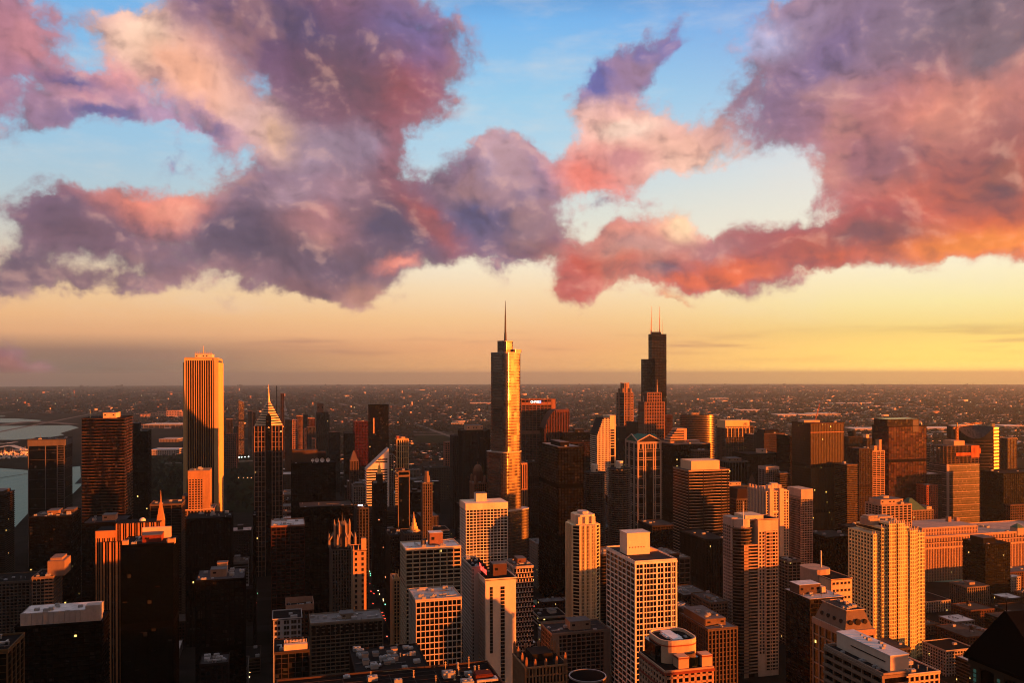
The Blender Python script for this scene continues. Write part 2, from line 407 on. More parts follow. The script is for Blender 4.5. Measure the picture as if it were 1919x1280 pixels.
# ------------------------------------------------------------------ buildings
REFS = []     # (short phrase, px, d) of every named building, for labels that refer to them
class Bld:
    pass
def B(name, label, cat, xl, xc, xr, top, d, l=None, w=None, ref=None, group=None, turn=0.0):
    """a building on the street grid: left edge, near corner, right edge and top as seen, distance of the near corner"""
    b = Bld(); tl, tc, tr = [(p - CX) / FPX for p in (xl, xc, xr)]
    Cx, Cy = tc * d, d
    east = (xl + xr) / 2 > 522
    if east:
        b.w = w or (tr * d - Cx) / (cG - tr * sG)
        b.l = l or min(120, max(8, (Cx - tl * d) / (sG + tl * cG)))
        cx0 = Cx + cG * b.w / 2 - sG * b.l / 2; cy0 = Cy + sG * b.w / 2 + cG * b.l / 2
    else:
        b.w = w or (Cx - tl * d) / (cG - tl * sG)
        b.l = l or min(120, max(8, (Cx - tr * d) / (sG + tr * cG)))
        cx0 = Cx - cG * b.w / 2 - sG * b.l / 2; cy0 = Cy - sG * b.w / 2 + cG * b.l / 2
    b.d = d; b.H = PZ(top, d); b.x = b.w / 2; b.y = b.l / 2
    b.root = empty(name, (cx0, cy0, drop(cx0, cy0)), GRID + turn)
    tag(b.root, label, cat, group)
    b.east = east
    big, sml = max(b.w, b.l), min(b.w, b.l)
    k = max(1, round(big / max(sml, 12)))
    for i in range(k):
        o = (i + .5) / k * big - big / 2
        ux, uy = (cG, sG) if b.w >= b.l else (-sG, cG)
        FOOT.append((cx0 + ux * o, cy0 + uy * o, max(big / k, sml) * .62))
    REFS.append((ref or label, (xl + xr) / 2, d))
    b.z = lambda py: PZ(py, d)
    # local x on the near facade of a photo column
    b.u = lambda px: ((px - CX) / FPX * d - (Cx)) / (cG - (px - CX) / FPX * sG) + (-b.x if east else b.x)
    return b
FOOT = []

def frame(mb, x0, x1, y0, y1, z0, z1, bay=4.5, fl=3.7, fp=.25, fs=.3, pd=.5, sd=.3, sides='NEW', first=0.0, cap=True):
    """piers and spandrels of a facade round a box"""
    if fp > 0:
        for sd_ in sides:
            L = (x1 - x0) if sd_ in 'NS' else (y1 - y0)
            n = max(1, round(L / bay)); q = L / n; pw = fp * q / 2
            for i in range(n + 1):
                c = i * q; a, e = max(c - pw, -pd * .5), min(c + pw, L + pd * .5)
                if sd_ == 'N': mb.box(x0 + a, x0 + e, y0 - pd, y0 + .3, z0, z1)
                elif sd_ == 'S': mb.box(x0 + a, x0 + e, y1 - .3, y1 + pd, z0, z1 - .03)
                elif sd_ == 'E': mb.box(x0 - pd * 1.06, x0 + .3, y0 + a, y0 + e, z0, z1 - .05)
                else: mb.box(x1 - .3, x1 + pd * 1.06, y0 + a, y0 + e, z0, z1 - .07)
    if fs > 0:
        n = max(1, round((z1 - z0) / fl)); q = (z1 - z0) / n; sh = fs * q
        for k in range(1, n + 1):
            zt = z0 + k * q - .12
            mb.box(x0 - sd, x1 + sd, y0 - sd, y1 + sd, zt - sh, zt)
    if cap:
        mb.box(x0 - pd - .12, x1 + pd + .12, y0 - pd - .12, y1 + pd + .12, z1 - 1.1, z1 + .02)

_unit = None
def roof_units(root, n, x0, x1, y0, y1, z, big=1.0, seed=0):
    """cooling units standing on a roof deck, sharing one mesh"""
    global _unit
    if _unit is None:
        mb = MB().box(-1, 1, -.7, .7, .12, 1.0).box(-.9, .9, -.6, .6, 0, .12)
        mb.cyl(-.5, 0, .4, 1.0, 1.16, 12).cyl(.5, 0, .4, 1.0, 1.16, 12)
        o = mb.build('roof_unit', wall((.34, .33, .32), .6))
        _unit = o.data; bpy.data.objects.remove(o)
    r = random.Random(seed)
    for i in range(n):
        o = bpy.data.objects.new('roof_unit', _unit); C.objects.link(o)
        o.parent = root
        s = r.uniform(1.2, 2.4) * big
        if x1 - x0 < 3 * s or y1 - y0 < 3 * s: s = min(x1 - x0, y1 - y0) / 3.2
        o.scale = (s, s * r.uniform(.8, 1.4), s * r.uniform(.8, 1.3))
        o.location = (r.uniform(x0 + s, x1 - s), r.uniform(y0 + s, y1 - s), z)

_clut = {}
def clutter(root, x0, x1, y0, y1, z, seed=0, n=6):
    """ducts, vent stacks and pipe runs on a roof, sharing meshes"""
    if not _clut:
        a = MB().box(-4, 4, -.45, .45, .5, 1.3).box(3.1, 4, -.45, 3.2, .5, 1.28)
        for q in (-3.5, -1, 1.5): a.box(q, q + .2, -.4, .4, 0, .5)
        b = MB().cyl(0, 0, .35, 0, 1.7, 10).cyl(0, 0, .6, 1.7, 2.05, 10, .15)
        c = MB().box(-6, 6, -.12, .12, .35, .6).box(-6, 6, .2, .36, .35, .52)
        for q in (-5, -2, 1, 4): c.box(q, q + .25, -.2, .45, 0, .35)
        d = MB().box(-1.2, 1.2, -1.2, 1.2, 0, .5).dome(0, 0, 1.0, .5, .6, 12, 4)
        for nm, m, w in (('roof_duct', a, wall((.38, .36, .34), .5)), ('vent_stack', b, wall((.3, .28, .26), .6)), ('pipe_run', c, wall((.24, .2, .18), .6)), ('skylight', d, wall((.32, .33, .34), .4))):
            o = m.build(nm, w); _clut[nm] = o.data; bpy.data.objects.remove(o)
    r = random.Random(seed + 900)
    for i in range(n):
        nm = r.choice(('roof_duct', 'vent_stack', 'vent_stack', 'pipe_run', 'skylight'))
        R_ = {'roof_duct': 4.2, 'pipe_run': 6.2}.get(nm, 1.3)
        s = r.uniform(.8, 1.3); m_ = R_ * s
        if x1 - x0 < 2.2 * m_ or y1 - y0 < 2.2 * m_: continue
        o = bpy.data.objects.new(nm, _clut[nm]); C.objects.link(o); o.parent = root
        o.location = (r.uniform(x0 + m_, x1 - m_), r.uniform(y0 + m_, y1 - m_), z); o.scale = (s, s, s); o.rotation_euler = (0, 0, r.choice((0, math.pi / 2)))

def deck(root, x0, x1, y0, y1, z, c=RG, par=1.1, pc=None, name='roof'):
    mb = MB().box(x0 - .05, x1 + .05, y0 - .05, y1 + .05, z - .5, z + .15)
    o = mb.build(name, wall(c, .9, .35), root)
    if par:
        t = .45
        m2 = MB().box(x0 - .65, x1 + .65, y0 - .65, y0 - .65 + t, z + .16, z + par).box(x0 - .65, x1 + .65, y1 + .65 - t, y1 + .65, z + .16, z + par)
        m2.box(x0 - .65, x0 - .65 + t, y0 - .65 + t, y1 + .65 - t, z + .16, z + par - .02).box(x1 + .65 - t, x1 + .65, y0 - .65 + t, y1 + .65 - t, z + .16, z + par - .02)
        m2.build('parapet', wall(pc or c, .85), root)
    return o

def house(root, x0, x1, y0, y1, z0, z1, c, name='penthouse', rc=RG, louver=True):
    """mechanical penthouse: walls with louvre bands and a roof slab"""
    mb = MB().box(x0, x1, y0, y1, z0, z1 - .25)
    mb.box(x0 - .25, x1 + .25, y0 - .25, y1 + .25, z1 - .8, z1 - .3)
    o = mb.build(name, wall(c), root)
    MB().box(x0 - .1, x1 + .1, y0 - .1, y1 + .1, z1 - .25, z1).build('roof_slab', wall(rc, .9, .3), o)
    if louver and (x1 - x0) > 6:
        n = max(2, int((x1 - x0) / 5)); q = (x1 - x0) / n; zc = z0 + (z1 - z0) * .45
        for i in range(n):
            if i % 3 != 1: MB().box(x0 + i * q + q * .28, x0 + i * q + q * .72, y0 - .12, y0 + .1, zc, zc + (z1 - z0) * .22).build('louver', wall((.05, .045, .04)), o)
    return o

def mast(root, x, y, z0, z1, r=.5, c=STEEL, name='antenna', red=False):
    mb = MB().cyl(x, y, r, z0, z0 + (z1 - z0) * .55, 8, r * .7).cyl(x, y, r * .55, z0 + (z1 - z0) * .55, z1, 6, r * .25)
    mb.cyl(x, y, r * 1.6, z0, z0 + .6, 8)
    return mb.build(name, wall(c, .5), root)

def std(name, label, cat, xl, xc, xr, top, d, c=TAN, gm=None, bay=4.5, fl=3.7, fp=.25, fs=.3, pd=.5, sd=.3, l=None, w=None, roof=RG, par=1.2,
        ph=(), units=3, ref=None, group=None, pc=None, sides='NEW', z0=0.0, cap=True, mastpx=None):
    b = B(name, label, cat, xl, xc, xr, top, d, l, w, ref, group)
    fp *= .76; fs *= .82
    H = b.H - par
    MB().box(-b.x, b.x, -b.y, b.y, -2, H - .3).build('glazing', gm or G_DK, b.root)
    mb = MB(); frame(mb, -b.x, b.x, -b.y, b.y, 0, H, bay, fl, fp, fs, pd, sd, sides, cap=cap)
    if mb.v: mb.build('facade_frame', wall(c), b.root)
    deck(b.root, -b.x, b.x, -b.y, b.y, H + .05, roof, par, pc or c)
    for (fx0, fx1, fy0, fy1, h, pcx) in ph:
        house(b.root, -b.x + fx0 * b.w, -b.x + fx1 * b.w, -b.y + fy0 * b.l, -b.y + fy1 * b.l, H + .2, H + .2 + h, pcx)
    if units: roof_units(b.root, units, -b.x, b.x, -b.y, b.y, H + .2, 1.0, seed=int(xl * 7 + top))
    if d < 1060: clutter(b.root, -b.x, b.x, -b.y, b.y, H + .2, int(xl), 9 if d < 800 else 5)
    if H > 90 and fl < 6 and bay < 20:
        rr = random.Random(int(xl * 3 + d))
        for f in ((.52,) if H < 150 else (.36, .7)):
            z = H * (f + rr.uniform(-.08, .08)); MB().box(-b.x - pd * .7, b.x + pd * .7, -b.y - pd * .7, b.y + pd * .7, z, z + fl * 1.3).build('louver_floor', wall(tuple(v * .42 for v in c)), b.root)
    b.Hr = H
    return b

def text_on(root, body, size, x, y, z, m, name='sign_letters', rz=0.0):
    cu = bpy.data.curves.new(name, 'FONT'); cu.body = body; cu.size = size; cu.extrude = .15
    cu.align_x = 'CENTER'; cu.align_y = 'CENTER'
    cu.materials.append(m)
    t = bpy.data.objects.new(name, cu); C.objects.link(t)
    me = bpy.data.meshes.new_from_object(t.evaluated_get(bpy.context.evaluated_depsgraph_get()))
    bpy.data.objects.remove(t)
    o = bpy.data.objects.new(name, me); C.objects.link(o)
    o.parent = root; o.location = (x, y, z); o.rotation_euler = (R(90), 0, rz)
    return o

def rrect(a, b, r, n=6, rot=0.0, cx=0.0, cy=0.0):
    pts = []
    for qx, qy, t0 in ((a - r, b - r, 0), (-a + r, b - r, 90), (-a + r, -b + r, 180), (a - r, -b + r, 270)):
        for i in range(n + 1):
            t = R(t0 + 90 * i / n)
            x, y = qx + r * math.cos(t), qy + r * math.sin(t)
            pts.append((cx + x * math.cos(rot) - y * math.sin(rot), cy + x * math.sin(rot) + y * math.cos(rot)))
    return pts
def grow(pts, k, cx=0.0, cy=0.0):
    out = []
    for x, y in pts:
        L = math.hypot(x - cx, y - cy) or 1
        out.append((x + (x - cx) / L * k, y + (y - cy) / L * k))
    return out

# ---- the tall mirrored river tower with its spire
def river_tower():
    d = 1130
    root = empty('glass_skyscraper', (PX(947, d), d + 22, 0))
    tag(root, 'tallest stepped mirror glass skyscraper with a single spire, blazing gold on one side', 'skyscraper')
    REFS.append(('the spired gold glass skyscraper', 947, d)); FOOT.append((PX(947, d), d + 22, 48))
    rot = R(45)
    def tier(cx, hw, z0, z1, name, k=1.0):
        a = hw * .80
        pts = rrect(a * k, a, a * .42, 7, rot, cx, 0)
        g = MB().prism(pts, z0, z1)
        o = g.build(name, G_MI, root)
        mb = MB(); n = int((z1 - z0) / 3.9); big = grow(pts, .28, cx, 0)
        for i in range(1, n + 1): mb.prism(big, z0 + i * (z1 - z0) / n - .85, z0 + i * (z1 - z0) / n - .02)
        for i, (x, y) in enumerate(pts): mb.box(x - .22, x + .22, y - .22, y + .22, z0, z1 - .05)
        mb.build('floor_bands', wall((.24, .21, .18), .30, .1, .8), o)
        MB().prism(grow(pts, .4, cx, 0), z1 - .9, z1 + .25).build('setback_ledge', wall((.42, .36, .3), .4), o)
        return o
    zt = PZ(660, d); zm = PZ(848, d); zl = PZ(957, d)
    px = lambda p: (p - 947) / FPX * d
    tier(px(951), px(947 + 40), -2, zl, 'lower_tier', 1.0)
    tier(px(944), px(947 + 33), zl, zm, 'middle_tier', 1.0)
    tier(px(947.5), px(947 + 28), zm, zt, 'upper_tier', 1.0)
    tier(px(946.5), px(947 + 14.5), zt, PZ(638, d), 'crown', 1.0)
    MB().prism(rrect(7, 5, 2, 4, rot, px(967), 2), zt, PZ(654, d)).build('crown_block', G_MI, root)
    MB().cyl(0, 0, 1.9, PZ(638, d), PZ(622, d), 10, 1.5).cyl(0, 0, 1.3, PZ(622, d), PZ(590, d), 10, .9).cyl(0, 0, .8, PZ(590, d), PZ(561, d), 8, .3).build('spire', wall((.16, .13, .12), .5), root)
river_tower()

# ---- the black stepped tower with two white masts
def black_tower():
    b = B('stepped_skyscraper', 'black stepped skyscraper with twin pale antenna masts, highest on the skyline', 'skyscraper', 1200, 1214, 1258, 625, 2420, l=68.6, w=68.6, ref='the black twin-masted skyscraper')
    T = 68.6 / 3
    hs = {(1, 1): 442, (2, 1): 442, (1, 0): 368, (0, 1): 368, (1, 2): 368, (0, 0): 270, (2, 2): 270, (2, 0): 205, (0, 2): 205}
    k = PZ(625, 2420) / 442
    gm = glass((.020, .014, .012), .22, .6, bay=4.6, fl=4)
    for (i, j), h in hs.items():
        h *= k; x0, y0 = -b.x + i * T, -b.y + j * T
        o = MB().box(x0 + .06, x0 + T - .06, y0 + .06, y0 + T - .06, -2, h - .5).build('tube', gm, b.root)
        mb = MB(); frame(mb, x0 + .1, x0 + T - .1, y0 + .1, y0 + T - .1, 0, h, 4.6, 7.9, .28, .3, .25, .15)
        for f in (.28, .47, .61, .83, .985):
            if f * 442 * k < h - 4: mb.box(x0 - .22, x0 + T + .22, y0 - .3, y0 + T + .22, f * 442 * k - 9, f * 442 * k)
        mb.build('tube_frame', wall((.016, .011, .010), .5), o)
    z = 442 * k
    house(b.root, -7, 20, -6, 6, z, z + 6, (.05, .04, .04), rc=RD, louver=False)
    for px_, tp in ((1231, 572), (1246.5, 572)):
        x = b.u(px_)
        MB().cyl(x, 2, 2.2, z, z + 14, 10, 1.9).cyl(x, 2, 1.5, z + 14, z + 48, 10, 1.2).cyl(x, 2, .9, z + 48, PZ(tp, 2420), 8, .35).build('antenna_mast', wall((.55, .42, .36), .6), b.root)
    for px_, h in ((1227, 34), (1250, 42), (1235, 12), (1241, 14)):
        MB().cyl(b.u(px_), -4, .6, z, z + h, 6, .25).build('whip_antenna', wall((.5, .38, .3), .6), b.root)
black_tower()

# ---- white granite slab with fluted ribs
def fluted_tower():
    b = B('fluted_skyscraper', 'white stone skyscraper fluted with glowing vertical ribs, taller than all towers left of the spire', 'skyscraper', 344, 409, 421, 670, 1412, ref='the fluted white stone tower')
    H = b.H
    MB().box(-b.x + 1.2, b.x - 1, -b.y + 1.25, b.y - 1, -2, H - 3).build('glazing', glass((.005, .0045, .0045), .3, .25), b.root)
    mb = MB(); c = 5.6
    x0, x1, y0, y1 = -b.x, b.x, -b.y, b.y
    # notched corners
    for sx in (-1, 1):
        for sy in (-1, 1):
            xa, xb = sorted((sx * b.x, sx * (b.x - c))); ya, yb = sorted((sy * b.y, sy * (b.y - c)))
            mb.box(xa + .8, xb - .8, ya + .8, yb - .8, 0, H - .2)
            if sx > 0: mb.box(xa - 1.5, xb + .3, ya - .4, ya + .8, 0, H - .1)
    n = 12; L = b.w - 2 * c; q = L / n
    for i in range(n + 1):
        x = x0 + c + i * q
        mb.loft([[(x - q * .14, y0 + 1.3, z), (x - .08, y0 - .7, z), (x + .08, y0 - .7, z), (x + q * .14, y0 + 1.3, z)] for z in (0, H - 4)])
    n2 = 14; q2 = (b.l - 2 * c) / n2
    for i in range(n2 + 1):
        y = y0 + c + i * q2
        for sx in (-1, 1):
            xe = sx * b.x
            mb.loft([[(xe - sx * 1.2, y - q2 * .3, z), (xe + sx * 1.4, y - .12, z), (xe + sx * 1.4, y + .12, z), (xe - sx * 1.2, y + q2 * .3, z)] for z in (0, H - 7)])
    mb.box(x0 + 1.1, x1 - 1.1, y0 + .9, y1 - .9, H - 3.8, H - .3)
    mb.build('stone_ribs', wall((.50, .33, .145)), b.root)
    deck(b.root, x0 + 2, x1 - 2, y0 + 2, y1 - 2, H, RT, 1.2, (.4, .33, .26))
    house(b.root, -b.x * .45, b.x * .55, -b.y * .5, b.y * .4, H, H + 8, (.5, .4, .32))
    mb = MB()
    for i in range(9): mb.box(-b.x * .42 + i * 3.1, -b.x * .42 + i * 3.1 + .35, -b.y * .5, -b.y * .5 + .35, H + 8, H + 11 + (i % 3))
    mb.box(-b.x * .45, b.x * .55, -b.y * .5, -b.y * .5 + .4, H + 9.6, H + 10.2)
    mb.build('roof_rail', wall((.4, .3, .24)), b.root)
    mast(b.root, -1, 0, H + 8, PZ(645, 1412), 1.1, (.6, .35, .25))
fluted_tower()

# ---- diamond topped tower with chevron crown and needle
def chevron_tower():
    d = 1345
    b = B('chevron_tower', 'dark ribbed tower ending in a stepped gold pyramid with a needle', 'skyscraper', 479, 529, 531, 797, d, l=40, w=42, ref='the pyramid-topped tower')
    H = b.H
    MB().box(-b.x, b.x, -b.y, b.y, -2, H).build('glazing', glass((.012, .009, .008), .22, .5, lit=.004), b.root)
    mb = MB(); n = 8; q = b.w / n
    for i in range(n + 1):
        if abs(i - 4) < 1: continue
        x = -b.x + i * q
        mb.box(x - .55, x + .55, -b.y - .9, -b.y + .2, 0, H - (abs(i - 4) - 4) * 0)
        y = -b.y + i * b.l / n
        mb.box(b.x - .2, b.x + .8, y - .5, y + .5, 0, H - .2); mb.box(-b.x - .8, -b.x + .2, y - .5, y + .5, 0, H - .2)
    for k in range(1, int(H / 7.8)): mb.box(-b.x - .3, b.x + .3, -b.y - .3, b.y + .3, k * 7.8, k * 7.8 + .7)
    mb.build('stone_ribs', wall((.34, .20, .13)), b.root)
    # notch with arched head in the middle of the street face
    nm = MB(); nm.box(-4.2, 4.2, -b.y - 1.6, -b.y + 1, 0, H + 12)
    nm.loft([[(-4.2, y, H + 12), (4.2, y, H + 12), (3.4, y, H + 16), (0, y, H + 20), (-3.4, y, H + 16)] for y in (-b.y - 1.6, -b.y + 9)])
    nm.build('center_bay', glass((.006, .006, .007), .2, .5), b.root)
    # diamond pyramid in stepped tiers
    steps = 11; zt = PZ(752, d)
    r0 = b.x * .99 / (1 - .93 * 5 / (zt - H + 5))
    core = MB(); tr = MB()
    for k in range(steps):
        z0 = H - 5 + (zt - H + 5) * k / steps; z1 = H - 5 + (zt - H + 5) * (k + 1) / steps
        ra = r0 * (1 - k / steps * .93); rb = r0 * (1 - (k + .8) / steps * .93)
        dm = lambda r: [(r, 0), (0, r), (-r, 0), (0, -r)]
        core.taper(dm(ra - 1.2), z0, dm(rb - 1.4), z1 - .02)
        tr.taper(dm(ra + .2), z0 + (z1 - z0) * .45, dm(rb + .5), z1 - .06)
    core.build('crown_glass', glass((.02, .014, .01), .25, .5), b.root)
    tr.build('crown_steps', wall((.56, .40, .24)), b.root)
    mb = MB().taper([(2.4, 0), (0, 2.4), (-2.4, 0), (0, -2.4)], zt - 1, [(1.0, 0), (0, 1.0), (-1.0, 0), (0, -1.0)], PZ(738, d))
    mb.cyl(0, 0, .9, PZ(738, d) - .1, PZ(719, d), 8, .22)
    mb.build('spire', wall((.7, .5, .3)), b.root)
chevron_tower()

# ---- sliced white tower with a tilted diamond face
def sliced_tower():
    d = 1540
    b = B('sliced_tower', 'striped white tower sliced into a steep sloping triangular top', 'tower', 682, 687, 728, 842, d, l=34, ref='the sliced triangular white tower')
    zl, zr = PZ(880, d), PZ(842, d)
    x0, x1, y0, y1 = -b.x, b.x, -b.y, b.y
    MB().xz([(x0, -2), (x1, -2), (x1, zr - 1), (x0, zl - 1)], y0, y1).build('glazing', glass((.01, .01, .011), .2, .5), b.root)
    mb = MB(); z = zr - 1
    step = 4.7
    k = 0
    while z > 10:
        th = 2.2
        if k in (0, 1, 2, 5, 6): th = 4.7
        za, zb = z - th, z
        def sx(zz): return x0 if zz <= zl else x0 + (zz - zl) / (zr - zl) * (x1 - x0)
        mb.xz([(sx(za) - .4, za), (x1 + .4, za), (x1 + .4, zb), (sx(zb) - .4, zb)], y0 - .45, y1 + .2)
        z -= step; k += 1
    mb.box(x1 - 2.2, x1 + .5, y0 - .6, y0 + .4, 0, zr - .1)
    mb.build('white_bands', wall((.60, .54, .48)), b.root)
    L = math.hypot(x1 - x0, zr - zl)
    MB().loft([[(x0 - .6, y0 - .7, zl - .9), (x1 + .6, y0 - .7, zr - .5), (x1 + .6, y1, zr - .5), (x0 - .6, y1, zl - .9)], [(x0 - .6, y0 - .7, zl + .4), (x1 + .6, y0 - .7, zr + 1.0), (x1 + .6, y1, zr + 1.0), (x0 - .6, y1, zl + .4)]]).build('sloped_roof', wall((.42, .36, .32)), b.root)
sliced_tower()

# ---- tower with wavy balconies
def wavy_tower():
    d = 1200
    b = B('wavy_tower', 'tall dark apartment tower rippled with wavy orange edged balconies', 'apartment tower', 153, 233, 248, 783, d, ref='the wavy balcony tower')
    H = b.H
    MB().box(-b.x, b.x, -b.y, b.y, -2, H).build('glazing', glass((.008, .007, .008), .2, .4), b.root)
    mb = MB(); n = int(H / 4.3); N = 40
    r = random.Random(4)
    ph = [r.uniform(0, 6.28) for _ in range(6)]
    for k in range(n):
        z = H - k * 4.3
        if z < 4: break
        ring = []
        def off(u): return max(.12, .9 + 1.5 * math.sin(u * .19 + ph[0] + z * .014) * math.cos(z * .045 + ph[1] + u * .05) + 1.1 * math.sin(u * .37 - z * .03 + ph[2]))
        for i in range(N): ring.append((-b.x + b.w * i / (N - 1), -b.y - off(i * b.w / N)))
        for i in range(10): ring.append((b.x + off(60 + i * b.l / 10), -b.y + b.l * (i + .5) / 10))
        ring += [(b.x, b.y), (-b.x, b.y)]
        for i in range(10): ring.append((-b.x - off(110 + i * b.l / 10), b.y - b.l * (i + .5) / 10))
        mb.loft([[(x, y, z - .24) for x, y in ring], [(x, y, z) for x, y in ring]])
    mb.build('wavy_balconies', wall((.30, .14, .07)), b.root)
    deck(b.root, -b.x, b.x, -b.y, b.y, H + .3, RD, 1.0)
    house(b.root, -b.x * .1, b.x * .5, -b.y * .6, b.y * .5, H + .5, H + 8, (.5, .36, .26))
    mast(b.root, -b.x * .85, 0, H, H + 12, .4, (.6, .5, .2))
wavy_tower()

# ---- black office slab by the river
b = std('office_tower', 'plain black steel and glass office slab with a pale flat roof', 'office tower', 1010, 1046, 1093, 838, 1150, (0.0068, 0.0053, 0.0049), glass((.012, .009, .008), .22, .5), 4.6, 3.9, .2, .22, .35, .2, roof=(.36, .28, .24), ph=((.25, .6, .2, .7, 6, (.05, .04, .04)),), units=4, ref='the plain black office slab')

# ---- twin round towers
def corncob(px, xr, top, core, d, label):
    rad = xr / FPX * d
    root = empty('round_tower', (PX(px, d), d + rad, 0)); tag(root, label, 'apartment tower', 'pair of round balcony towers')
    REFS.append(('the twin round towers', px, d)); FOOT.append((PX(px, d), d + rad, rad * 1.3))
    H = PZ(top, d)
    MB().cyl(0, 0, rad * .74, -2, H - .5, 28).build('glazing', glass((.012, .010, .010), .25, .4), root)
    mb = MB(); N = 96
    k = 0; z = H
    while z > 12:
        pts = []
        for i in range(N):
            t = 2 * math.pi * i / N
            rr = rad * (.84 + .16 * abs(math.cos(8 * t)) ** .55)
            pts.append((rr * math.cos(t), rr * math.sin(t)))
        mb.prism(pts, z - 1.35, z - .75 if k else z)
        z -= 3.05; k += 1
    mb.build('petal_balconies', wall((.30, .23, .18)), root)
    mb = MB()
    for i in range(16):
        t = math.pi * i / 8 + math.pi / 16
        x, y = rad * .83 * math.cos(t), rad * .83 * math.sin(t)
        mb.box(x - .4, x + .4, y - .4, y + .4, 0, H - .8)
    mb.build('columns', wall((.2, .15, .12)), root)
    MB().cyl(0, 0, rad * .95, H + .02, H + .5, 40).build('roof', wall(RD), root)
    zc = PZ(core, d)
    o = MB().cyl(0, 0, rad * .29, H + .5, zc, 20).build('service_core', wall((.62, .54, .42)), root, smooth=False)
    MB().box(2.0, 4.0, -rad * .29 - .3, -rad * .29 + 2, zc - 9, zc - 6.5).build('core_opening', wall((.01, .01, .01)), o)
corncob(1115.5, 22.5, 888, 873, 1200, 'round petal balcony tower with a white core drum, the left of the matching pair')
corncob(1163.5, 23.5, 881, 867, 1180, 'round petal balcony tower beside its twin, nearest the green gabled tower')

# ---- granite tower with green gabled roofs
def gable_tower():
    d = 1430
    b = B('gabled_tower', 'classical stone framed tower under green gabled roofs', 'office tower', 1173, 1195, 1238, 829, d, ref='the green gabled tower')
    H = b.H; x0, x1, y0, y1 = -b.x, b.x, -b.y, b.y
    MB().box(x0, x1, y0, y1, -2, H - .2).build('glazing', glass((.012, .010, .010), .2, .5, bay=2.4), b.root)
    mb = MB()
    w = b.w
    for f, pw in ((0, 1.7), (.24, .7), (.325, 1.1), (.675, 1.1), (.76, .7), (1, 1.7)):
        c = x0 + f * w; mb.box(max(c - pw, x0 - .9), min(c + pw, x1 + .9), y0 - .9, y0 + .3, 0, H - .3)
        c = y0 + f * b.l; mb.box(x0 - .95, x0 + .3, max(c - pw, y0 - .85), min(c + pw, y1 + .85), 0, H - .35)
    step = 15.6; z = H - 12
    i = 0
    while z > 8:
        for dz in (0, -3.6):
            if i < 2: mb.box(x0 - .6, x1 + .6, y0 - .6, y0 + .2, z + dz - .9, z + dz)
            else:
                mb.box(x0 - .6, x0 + .34 * w, y0 - .6, y0 + .2, z + dz - .8, z + dz); mb.box(x1 - .34 * w, x1 + .6, y0 - .6, y0 + .2, z + dz - .8, z + dz)
            mb.box(x0 - .62, x0 + .2, y0, y1, z + dz - .85, z + dz - .05)
        z -= step * (1.0 if i else .9); i += 1
    for k in range(8):
        c = x0 + (k + .5) / 8 * w; mb.box(c - .7, c + .7, y0 - .7, y0 + .2, H - 11.5, H - 3.5)
    mb.box(x0 - 1.3, x1 + 1.3, y0 - 1.3, y1 + 1.3, H - 3.4, H)
    mb.build('stone_frame', wall((.42, .30, .22)), b.root)
    # pediments and cross gable roof
    ap = H + 11
    pm = MB()
    for ya, yb in ((y0 - 1.2, y0 + .2),):
        for (xa, za, xb, zb) in ((x0 - 1.2, H + .05, 0, ap), (0, ap, x1 + 1.2, H + .05)):
            pm.loft([[(xa, ya, za), (xb, ya, zb), (xb, yb, zb), (xa, yb, za)], [(xa, ya, za + 1.7), (xb, ya, zb + 1.7), (xb, yb, zb + 1.7), (xa, yb, za + 1.7)]])
    for (ya, za, yb, zb) in ((y0 - 1.0, H + .03, 0, ap - .1), (0, ap - .1, y1 + 1.0, H + .03)):
        pm.loft([[(x0 - 1.2, ya, za), (x0 - 1.2, yb, zb), (x0 + .2, yb, zb), (x0 + .2, ya, za)], [(x0 - 1.2, ya, za + 1.6), (x0 - 1.2, yb, zb + 1.6), (x0 + .2, yb, zb + 1.6), (x0 + .2, ya, za + 1.6)]])
    pm.build('pediment', wall((.46, .33, .24)), b.root)
    MB().xz([(x0, H + .1), (x1, H + .1), (0, ap)], y0 + .25, y0 + .8).build('tympanum', wall((.10, .07, .06)), b.root)
    roof = MB().xz([(x0 + .1, H + .2), (x1 - .1, H + .2), (0, ap + .6)], y0 + .9, y1 - .1)
    roof.loft([[(x, y0 + .1, H + .15), (x, y1 - .1, H + .15), (x, 0, ap + .5)] for x in (x0 + .3, x1 - .3)])
    roof.build('green_roof', wall((.06, .25, .17), .6), b.root)
gable_tower()

